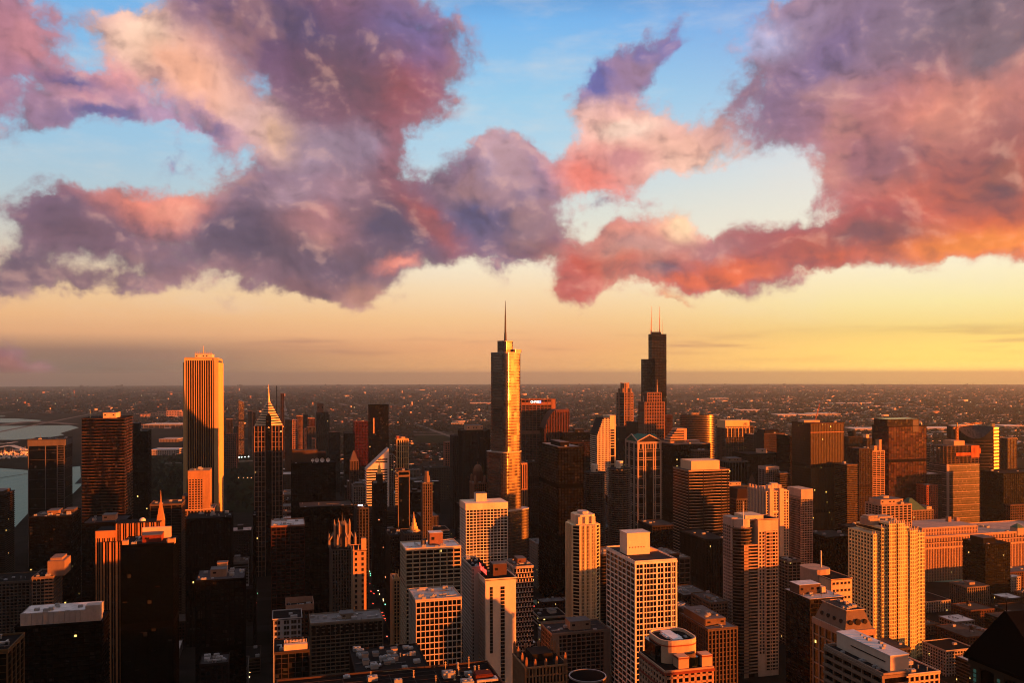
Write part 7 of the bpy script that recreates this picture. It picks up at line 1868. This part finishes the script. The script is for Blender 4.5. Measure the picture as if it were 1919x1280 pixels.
# trees of the park
def trees():
    protos = []
    for k in range(4):
        r = random.Random(40 + k)
        h = 10 + 2 * k
        t = MB().cyl(0, 0, .35, 0, h * .45, 7, .2)
        for i in range(5):
            a = r.uniform(0, 6.28); t.beam((0, 0, h * .35), (math.cos(a) * 2.4, math.sin(a) * 2.4, h * .62), .2)
        cr = MB()
        cl = [(r.gauss(0, 1.9), r.gauss(0, 1.9), h * .62 + r.gauss(0, h * .13), r.uniform(1.2, 2.2)) for _ in range(13)]
        for (cx, cy, cz, cs) in cl:
            for _ in range(26):
                u, v_, w = r.gauss(0, 1), r.gauss(0, 1), r.gauss(0, 1); L = math.sqrt(u * u + v_ * v_ + w * w) or 1
                q = cs * r.uniform(.55, 1.05); p = Vector((cx + u / L * q, cy + v_ / L * q, cz + w / L * q * .8))
                a = Vector((r.gauss(0, 1), r.gauss(0, 1), r.gauss(0, 1))).normalized() * .55; b_ = Vector((r.gauss(0, 1), r.gauss(0, 1), r.gauss(0, 1))).normalized() * .55
                n = len(cr.v); cr.v += [tuple(p - a), tuple(p + b_), tuple(p + a), tuple(p - b_)]; cr.f.append((n, n + 1, n + 2, n + 3))
        cm = wall([(.030, .048, .016), (.045, .055, .018), (.035, .042, .02), (.055, .05, .02)][k], .9, .5, key='leaves')
        o = t.build('park_tree', wall((.06, .045, .03))); c = cr.build('crown', cm, o); protos.append((o, c))
    r = random.Random(8); used = set(); n = 0
    while n < 260:
        if r.random() < .7: px, py = r.uniform(281, 344), r.uniform(856, 934)
        else: px, py = r.uniform(424, 480), r.uniform(872, 955)
        x, y = gp(px, py)
        k = r.randrange(4); o, c = protos[k]
        if k in used:
            o2 = o.copy(); C.objects.link(o2); c2 = c.copy(); C.objects.link(c2); c2.parent = o2; o = o2
        used.add(k)
        s = r.uniform(.9, 1.5); o.location = (x, y, drop(x, y) + .2); o.scale = (s, s, s); o.rotation_euler = (0, 0, r.uniform(0, 6.28))
        tag(o, 'dark leafy tree in the shaded lakefront park', 'tree', 'trees of the lakefront park'); n += 1
trees()

# lamps and floodlights
def lamps():
    me = None
    spots = []
    for px in (441.5, 447, 452, 458, 465): spots.append((px, 864 - (px - 441) * .08, 14, 4.2, (.8, 1.0, .92), 3.0, 'white floodlight mast in the dark park right of the fluted stone tower', 'floodlights of the park'))
    for px in (446, 455, 463, 470, 478): spots.append((px, 900, 9, 1.8, (1.0, .35, .12), 2.2, 'small amber park lamp right of the fluted stone tower', 'amber park lamps'))
    r = random.Random(17)
    for k in range(70): 
        s = r.uniform(900, 1750); w = 122 + r.choice((-14, 14, -12.5, 13)) + r.uniform(-1, 1); x, y = Wc(s, w); spots.append(((x, y), None, 8, .8, r.choice(((1, .55, .18), (1, .75, .4), (.2, 1, .5))), 3.0, 'street lamp glowing along the shaded avenue', 'street lamps of the avenue'))
    for k in range(120):
        s = r.uniform(900, 1700); w = r.choice((-40, 330, 560, 790, 1020)) + r.choice((-10, 10)); x, y = Wc(s, w); spots.append(((x, y), None, 8, .8, r.choice(((1, .5, .15), (1, .7, .35), (.2, 1, .45), (1, .1, .05))), 3.0, 'street lamp glowing in a cross street of the dark city', 'street lamps of the side streets'))
    cache = {}
    for (px, py, h, s, c, k, lab, grp) in spots:
        if py is None: x, y = px
        else: x, y = gp(px, py)
        key = (h, s, c)
        if key not in cache:
            a = MB().cyl(0, 0, .14, 0, h, 6, .08).beam((0, 0, h - .2), (1.0, 0, h), .12).build('street_lamp', wall((.05, .05, .05)))
            b_ = MB().dome(1.0, 0, s * .5, h - .05, s * .45, 10, 4).cyl(1.0, 0, s * .5, h - .3, h - .06, 10).build('lamp_head', glow(c, k), a)
            cache[key] = (a, b_); o = a
        else:
            a, b_ = cache[key]; o = a.copy(); C.objects.link(o); q = b_.copy(); C.objects.link(q); q.parent = o
        o.location = (x, y, drop(x, y) + .4); tag(o, lab, 'street lamp', grp)
lamps()
def cars():
    body = MB().loft([[(x, y, z) for x, z in ((-2.2, .35), (2.2, .35), (2.3, .8), (1.2, .95), (.6, 1.45), (-1.2, 1.45), (-2.0, .95), (-2.25, .8))] for y in (-.9, .9)])
    r = random.Random(21); cols = ((.5, .5, .5), (.03, .03, .03), (.2, .03, .03), (.06, .08, .12))
    protos = []
    for c in cols:
        o = body.build('car', wall(c, .3, .05))
        wh = MB()
        t = MB().box(-2.34, -2.24, -.8, -.4, .6, .82).box(-2.34, -2.24, .4, .8, .6, .82).build('tail_light', glow((1, .04, .02), 9.0), o)
        f = MB().box(2.26, 2.36, -.8, -.4, .55, .75).box(2.26, 2.36, .4, .8, .55, .75).build('headlight', glow((1, .85, .6), 9.0), o)
        for x in (-1.4, 1.4):
            for y in (-.85, .85):
                w_ = MB().cyl(0, 0, .34, -.1, .1, 12).build('wheel', wall((.02, .02, .02)), o); w_.rotation_euler = (R(90), 0, 0); w_.location = (x, y, .34)
        protos.append(o)
    used = set()
    for i in range(90):
        if i < 60: w0, s = 122, r.uniform(880, 1700)
        else: w0, s = r.choice((330, 560, 790)), r.uniform(900, 1500)
        side = r.choice((-1, 1)); w = w0 + side * r.choice((3, 6.5, 9.5)) if i < 60 else w0 + side * 3.2
        x, y = Wc(s, w); k = r.randrange(4); o = protos[k]
        if k in used:
            o2 = o.copy(); C.objects.link(o2)
            for ch in o.children:
                c2 = ch.copy(); C.objects.link(c2); c2.parent = o2
            o = o2
        used.add(k)
        o.location = (x, y, drop(x, y) + .42); o.rotation_euler = (0, 0, GRID + R(90 if side > 0 else -90))
        if i < 60: tag(o, 'car with lit lamps in the evening traffic of the shaded avenue', 'car', 'cars on the avenue')
        else: tag(o, 'car with lit lamps on a side street between towers', 'car', 'cars on the side streets')
cars()

# ================================================================== the blocks between the named towers
def filler():
    r = random.Random(77); used = set(); n = 0
    pal = [((.16, .115, .085), 'brown'), ((.27, .20, .15), 'tan'), ((.22, .20, .185), 'grey'), ((.075, .06, .055), 'charcoal'), ((.20, .085, .055), 'brick red'), ((.38, .31, .25), 'cream'), ((.12, .07, .05), 'rust'), ((.04, .034, .034), 'black')]
    roofs = [((.42, .38, .36), 'pale roof'), (RG, 'grey roof'), (RD, 'black roof'), (RT, 'tan roof')]
    for si in range(34):
        for wi in range(-10, 24):
            s0 = 560 + si * 66; w0 = -420 + wi * 74
            x, y = Wc(s0, w0)
            if y < 480: continue
            px = CX + FPX * x / y
            if px < -60 or px > 1990: continue
            if px < 500 and s0 > 1330: continue
            if px < 340 and s0 > 1180: continue
            if abs(w0 - 122) < 34: continue
            if px > 1500 and y > 2300: continue
            if s0 > 2400 and r.random() < .5: continue
            wd, dp = r.uniform(26, 58), r.uniform(24, 50)
            if s0 > 1150 and px < 1500: lim = 905 - (y - 1300) * .075 + r.uniform(-8, 70)
            elif y > 1150: lim = 960 - (y - 1300) * .09 + r.uniform(5, 90)
            else: lim = 1100 + r.uniform(0, 160) if px > 1100 else 1130 + r.uniform(0, 170)
            h = PZ(lim, y)
            hmax = 95 if (1200 < s0 < 2300 and px < 1500) else (34 if px > 1500 else 46)
            h = min(h, r.uniform(.35, 1.0) * hmax); 
            if h < 9: h = r.uniform(9, 16)
            if 1735 < px and y < 1500: h = r.uniform(12, 30)
            x += r.uniform(-8, 8); y += r.uniform(-8, 8)
            rad = max(wd, dp) * .5
            if any((fx - x) ** 2 + (fy - y) ** 2 < (fr * .82 + rad) ** 2 for fx, fy, fr in FOOT): continue
            FOOT.append((x, y, rad * .9))
            (c, cn), (rc, rn) = r.choice(pal), r.choice(roofs)
            near = min(REFS, key=lambda q: abs(q[1] - px) / 40 + abs(q[2] - y) / 250)
            rel = 'left of' if px < near[1] - 14 else ('right of' if px > near[1] + 14 else ('in front of' if y < near[2] else 'behind'))
            hw = 'low' if h < 20 else ('middling' if h < 45 else 'tall')
            feat = r.choice(('water tank', 'roof house', 'bare'))
            extra = {'water tank': ', water tank', 'roof house': ', roof house', 'bare': ''}[feat]
            lab = '%s %s block, %s%s, %s %s' % (hw, cn, rn, extra, rel, near[0])
            if lab in used or len(lab.split()) > 16:
                ok = False
                for adj in ('wide ' + hw, 'narrow ' + hw, 'wide', 'narrow', 'deep', 'blunt', 'plain', 'squat', 'shaded', 'dim', 'slightly taller', 'farther'):
                    if adj.startswith('wide') and wd < 42 or adj.startswith('narrow') and wd > 40 or adj == 'deep' and dp < 38: continue
                    l2 = '%s %s block, %s%s, %s %s' % (adj, cn, rn, extra, rel, near[0])
                    if l2 not in used and len(l2.split()) <= 16: lab = l2; ok = True; break
                if not ok: continue
            used.add(lab)
            root = empty('city_block' if h > 20 else 'low_block', (x, y, drop(x, y)), GRID); tag(root, lab, 'building', 'blocks between the towers')
            a, b_ = wd / 2, dp / 2
            MB().box(-a, a, -b_, b_, -2, h - .4).build('glazing', r.choice((G_DK, G_BK, G_LT, G_LT, G_BR)), root)
            mb = MB(); sty = r.random()
            fp, fs, bay = (r.uniform(.3, .5), r.uniform(.28, .45), r.uniform(3, 4.6)) if sty < .6 else ((.0, .38, 9) if sty < .8 else (r.uniform(.3, .5), .12, r.uniform(2.6, 4)))
            frame(mb, -a, a, -b_, b_, 0, h, bay, r.uniform(3.3, 4.2), fp, fs, .4, .3, 'NE' if px > 522 else 'NW')
            mb.build('facade_frame', wall(c), root)
            deck(root, -a, a, -b_, b_, h + .05, rc, r.uniform(.6, 1.4), c)
            if feat == 'roof house': q = r.uniform(-.5, .1); house(root, a * q, a * (q + .5), -b_ * .3, b_ * .4, h + .2, h + r.uniform(3.5, 7), tuple(min(.6, v * 1.3) for v in c), louver=False)
            if feat == 'water tank':
                tx, ty = r.uniform(-a * .6, a * .6), r.uniform(-b_ * .5, b_ * .5)
                m2 = MB().cyl(tx, ty, 2.0, h + 3.2, h + 6.6, 12).cyl(tx, ty, 2.1, h + 6.62, h + 8, 12, .2)
                for sx in (-1, 1):
                    for sy in (-1, 1): m2.box(tx + sx * 1.3 - .15, tx + sx * 1.3 + .15, ty + sy * 1.3 - .15, ty + sy * 1.3 + .15, h, h + 3.2)
                m2.build('water_tank', wall((.12, .08, .06)), root)
            roof_units(root, r.randrange(1, 4), -a, a, -b_, b_, h + .2, .9, seed=si * 91 + wi)
            n += 1
    return n
NFILL = filler()
def low_rise():
    """the brick and stone low-rise streets between the towers"""
    r = random.Random(5); used = set(); n = 0
    pal = [((.20, .085, .055), 'brick'), ((.15, .07, .05), 'dark brick'), ((.30, .22, .16), 'tan'), ((.36, .30, .25), 'cream'), ((.12, .10, .09), 'grey'), ((.26, .13, .08), 'orange brick')]
    roofs = [((.48, .45, .43), 'white roof'), (RG, 'grey roof'), (RD, 'black roof'), (RT, 'tan roof')]
    for si in range(26):
        for wi in range(-4, 32):
            s0, w0 = 800 + si * 34, 150 + wi * 38
            x, y = Wc(s0 + r.uniform(-5, 5), w0 + r.uniform(-6, 6)); px = CX + FPX * x / y; py = EY + FPX * CAMZ / y
            if not (960 < px < 1990) or py > 1310 or (si % 4 == 3) or (wi % 5 == 4): continue
            wd, dp, h = r.uniform(20, 33), r.uniform(18, 28), r.uniform(9, 24)
            rad = max(wd, dp) * .5
            if any((fx - x) ** 2 + (fy - y) ** 2 < (fr * .95 + rad * .9) ** 2 for fx, fy, fr in FOOT): continue
            (c, cn), (rc, rn) = r.choice(pal), r.choice(roofs)
            near = min(REFS, key=lambda q: abs(q[1] - px) / 30 + abs(q[2] - y) / 250)
            rel = 'left of' if px < near[1] - 12 else ('right of' if px > near[1] + 12 else ('in front of' if y < near[2] else 'behind'))
            feat = r.choice(('with skylights', 'with a stair house', 'with vents', 'with a tank', 'plain'))
            lab = None
            for adj in ('low', 'squat', 'boxy', 'flat', 'small', 'neat', 'old'):
                t = '%s %s building %s, %s, %s %s' % (adj, cn, feat, rn, rel, near[0])
                if t not in used and len(t.split()) <= 16: lab = t; break
            if not lab: continue
            used.add(lab); FOOT.append((x, y, rad * .9))
            root = empty('low_building', (x, y, drop(x, y)), GRID); tag(root, lab, 'building', 'low buildings in the side streets')
            a, b_ = wd / 2, dp / 2
            MB().box(-a, a, -b_, b_, -1, h - .3).build('glazing', G_LT, root)
            mb = MB(); frame(mb, -a, a, -b_, b_, 0, h, r.uniform(3, 4.4), r.uniform(3.4, 4.2), r.uniform(.4, .6), r.uniform(.35, .5), .3, .22, 'NEW'); mb.build('facade_frame', wall(c), root)
            deck(root, -a, a, -b_, b_, h + .05, rc, r.uniform(.5, 1.2), c)
            if feat in ('with a stair house', 'with a tank'): house(root, -a * .3, a * .15, -b_ * .3, b_ * .2, h + .2, h + 3.2, c, name='stair_house' if feat == 'with a stair house' else 'roof_tank', louver=False)
            clutter(root, -a, a, -b_, b_, h + .2, si * 50 + wi, 4); roof_units(root, r.randrange(1, 4), -a, a, -b_, b_, h + .2, .8, seed=si * 31 + wi)
            n += 1
    return n
NLOW = low_rise()

# ================================================================== the plain beyond: houses and trees no one could count
def field(name, count, mats, size, height, label, cat, seed, tree=False, y0=718.5, y1=862, pw=1.35):
    q = np.random.default_rng(seed)
    N = count * 3
    py = y0 + (y1 - y0) * q.random(N) ** pw; px = q.uniform(-60, 1985, N)
    d = CAMZ / (py - EY) * FPX
    # the land curves away: nearer than a flat plane would have it
    ddip = np.where(d > 12000, d * .93, d)
    x = (px - CX) / FPX * d; y = d
    ok = (y > 1500) & (y < 38000)
    ok &= ~((px < 175) & (py > 772) & (py < 990))
    ok &= ~((px < 480) & (py > 802))
    ok &= ~((px > 770) & (px < 852) & (py > 809) & (py < 834))
    ok &= ~((px > 520) & (px < 1500) & (y < 2250))
    fx = np.array([f[0] for f in FOOT]); fy = np.array([f[1] for f in FOOT]); fr = np.array([f[2] for f in FOOT])
    idx = np.where(ok)[0][:count]
    near = idx[y[idx] < 6000]
    bad = set()
    for i in near:
        if np.any((fx - x[i]) ** 2 + (fy - y[i]) ** 2 < (fr + 14) ** 2): bad.add(i)
    idx = np.array([i for i in idx if i not in bad]); n = len(idx)
    x, y = x[idx], y[idx]
    # rows follow the streets
    ss, ww = y * cG - x * sG, x * cG + y * sG
    pit = np.where(y < 6000, 62.0, np.where(y < 14000, 124.0, 310.0))
    fr_ = ww / pit - np.floor(ww / pit); ww = (np.floor(ww / pit) + .14 + .72 * fr_) * pit
    if not tree:
        cen = q.random((70, 2)); cs = 2400 + 13000 * cen[:, 0] ** 1.4; cw = (cen[:, 1] - .32) * 1.5 * cs
        pick = q.random(n) < .07; ci = q.integers(0, 70, n)
        ss = np.where(pick, cs[ci] + q.normal(0, 70, n), ss); ww = np.where(pick, cw[ci] + q.normal(0, 240, n), ww)
    else: pick = np.zeros(n, bool)
    nx_, ny_ = ww * cG - ss * sG, ss * cG + ww * sG
    okk = (ny_ > 1600) & (nx_ / ny_ > -.42); pick &= okk
    x = np.where(okk, nx_, x); y = np.where(okk, ny_, y)
    # some quarters are open ground
    lf = np.sin(x * .0013 + 1.7 * np.sin(y * .0007)) + np.sin(y * .0009 - x * .0005 + seed)
    keep = (lf > -1.15) if not tree else (lf > -1.7)
    px0 = CX + FPX * x / y; py0 = EY + FPX * CAMZ / y
    keep &= ~((px0 < 175) & (py0 > 772) & (py0 < 990)) & ~((px0 < 480) & (py0 > 802)) & ~((px0 > 770) & (px0 < 852) & (py0 > 809) & (py0 < 834)) & ~((px0 > 520) & (px0 < 1500) & (y < 2250))
    ma = np.abs((nx_ * cG + ny_ * sG - 60 + 400) % 800 - 400); mc = np.abs((ny_ * cG - nx_ * sG - 3300 + 600) % 1200 - 600)
    keep &= (ma > 26) & (mc > 30 + y * .004)
    x, y, pick, idx = x[keep], y[keep], pick[keep], idx[keep]; n = len(x)
    sc = np.clip(y / 6000, .8, 5.0) ** .75
    big = q.random(n) < np.where(px[idx] > 1100, .085, .05)
    w = q.uniform(size[0], size[1], n) * sc * np.where(big, 5.0, 1.5); l = q.uniform(size[0], size[1], n) * sc * np.where(big, 1.8, 1)
    h = q.uniform(height[0], height[1], n) * np.clip(sc, 1, 1.7) * np.where(q.random(n) < .03, 2.6, 1)
    z0 = -(x * x + y * y) / (2 * ER) - 1.0
    ang = np.full(n, GRID) + (q.normal(0, .8, n) if tree else 0)
    K = 6 if tree else 4
    t = np.arange(K) * 2 * np.pi / K + np.pi / 4
    k = np.sqrt(2) if not tree else 1.0
    lx = np.cos(t)[None] * w[:, None] / 2 * k; ly = np.sin(t)[None] * l[:, None] / 2 * k
    def place(fa, zz): 
        ax, ay = lx * fa, ly * fa
        return np.stack([x[:, None] + ax * np.cos(ang)[:, None] - ay * np.sin(ang)[:, None], y[:, None] + ax * np.sin(ang)[:, None] + ay * np.cos(ang)[:, None], np.broadcast_to(zz[:, None], ax.shape)], -1)
    if tree: rings = [place(.75, z0), place(1.0, z0 + h * .5), place(.45, z0 + h)]
    else: rings = [place(1, z0), place(1, z0 + h)]
    Vv = np.stack(rings, 1); M = len(rings)
    if tree: Vv += q.normal(0, .10, Vv.shape) * w[:, None, None, None]
    V = Vv.reshape(-1, 3)
    faces = []
    base = (np.arange(n) * M * K)[:, None]
    j = np.arange(K); j2 = (j + 1) % K
    quads = []
    for a in range(M - 1): quads.append(np.stack([a * K + j, a * K + j2, (a + 1) * K + j2, (a + 1) * K + j], -1))
    quads = np.concatenate(quads)
    if K == 4: quads = np.concatenate([quads, np.array([[(M - 1) * K + i for i in range(4)]])])
    else: quads = np.concatenate([quads, np.array([[(M - 1) * K + i for i in (0, 1, 2, 3)], [(M - 1) * K + i for i in (0, 3, 4, 5)]])])
    F = (base[:, :, None] + quads[None]).reshape(-1, 4)
    me = bpy.data.meshes.new(name)
    me.vertices.add(len(V)); me.vertices.foreach_set('co', V.astype(np.float32).ravel())
    me.loops.add(F.size); me.loops.foreach_set('vertex_index', F.astype(np.int32).ravel())
    me.polygons.add(len(F)); me.polygons.foreach_set('loop_start', np.arange(0, F.size, 4, dtype=np.int32)); me.polygons.foreach_set('loop_total', np.full(len(F), 4, dtype=np.int32))
    for m in mats: me.materials.append(m)
    nq = len(quads)
    if tree: mi = np.repeat(q.integers(0, len(mats), n), nq)
    else:
        # walls take one of the wall colours, the roof another
        nw = 8; pr = np.clip((CX + FPX * x / y - 300) / 1500, 0, 1); br = .06 + .30 * pr  # pale colours likelier to the right, painting in the brighter hazy light there
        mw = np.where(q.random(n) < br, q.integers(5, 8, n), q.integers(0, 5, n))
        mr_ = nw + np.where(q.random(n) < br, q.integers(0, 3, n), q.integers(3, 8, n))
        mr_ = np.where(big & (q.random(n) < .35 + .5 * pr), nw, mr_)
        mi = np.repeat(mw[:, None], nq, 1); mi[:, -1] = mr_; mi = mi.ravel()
    me.polygons.foreach_set('material_index', mi.astype(np.int32))
    me.update(); me.validate()
    o = bpy.data.objects.new(name, me); C.objects.link(o); o['kind'] = 'stuff'; o['label'] = label; o['category'] = cat
    return o
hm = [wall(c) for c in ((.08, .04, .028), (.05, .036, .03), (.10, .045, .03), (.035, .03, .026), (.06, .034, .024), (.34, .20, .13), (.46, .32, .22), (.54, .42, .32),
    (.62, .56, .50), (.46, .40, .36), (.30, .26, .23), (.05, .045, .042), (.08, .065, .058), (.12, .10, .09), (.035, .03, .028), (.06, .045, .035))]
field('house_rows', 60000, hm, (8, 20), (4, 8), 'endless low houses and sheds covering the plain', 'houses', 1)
tm = [wall(c, .95, .4, key='far_leaves') for c in ((.022, .030, .012), (.032, .036, .015), (.028, .026, .014))]
field('tree_cover', 60000, tm, (8, 22), (6, 10), 'dark street trees scattered over the plain', 'trees', 2, tree=True)
def far_blocks():
    r = random.Random(12)
    for i in range(90):
        px, py = r.uniform(-20, 1919), r.uniform(728, 775)
        if px < 170 and py > 768: continue
        d = CAMZ / (py - EY) * FPX; w = r.uniform(1.5, 5) / FPX * d; h = r.uniform(2, 6.5) / FPX * d * (1 if px < 900 else .7); dep = w * .7
        x = PX(px, d)
        if any((fx - x) ** 2 + (fy - d) ** 2 < (fr + w) ** 2 for fx, fy, fr in FOOT): continue
        root = empty('distant_block', (x, d, drop(x, d)), GRID); tag(root, 'tiny sunlit apartment block far out on the plain', 'apartment block', 'distant apartment blocks on the plain')
        MB().box(-w / 2, w / 2, -dep / 2, dep / 2, -2, h).build('wall', wall(r.choice(((.5, .3, .22), (.42, .2, .12), (.55, .42, .34), (.2, .13, .1)))), root)
        MB().box(-w / 2 - .5, w / 2 + .5, -dep / 2 - .5, dep / 2 + .5, h + .05, h + 1.5).build('roof', wall(r.choice((RW, RT, RG))), root)
far_blocks()
def distant_lamps():
    r = random.Random(6); mb = MB()
    for i in range(150):
        px, py = r.uniform(0, 1919), r.uniform(724, 800)
        if px < 170 and py > 770: continue
        d = CAMZ / (py - EY) * FPX; x = PX(px, d); s = .34 / FPX * d * r.uniform(.6, 1.3); z = drop(x, d) + 16
        mb.cyl(x, d, s, z, z + s * 1.6, 6)
    o = mb.build('distant_lamps', glow((1.0, .72, .34), 1.2)); o['kind'] = 'stuff'; o['label'] = 'pinpoint lamps glimmering over the plain'; o['category'] = 'lamps'
distant_lamps()

# ================================================================== air
def haze():
    mb = MB().box(-74000, 74000, -20000, 74000, -900, 535)
    m = bpy.data.materials.new('evening_haze'); m.use_nodes = True
    g = NT(m.node_tree); out = g.add('ShaderNodeOutputMaterial'); v = g.add('ShaderNodeVolumePrincipled')
    g.t.links.new(v.outputs[0], out.inputs['Volume'])
    v.inputs['Color'].default_value = (.84, .95, .84, 1); v.inputs['Density'].default_value = HAZE; v.inputs['Anisotropy'].default_value = .75
    o = mb.build('haze', m); o['kind'] = 'stuff'
HAZE = 2.9e-5
haze()
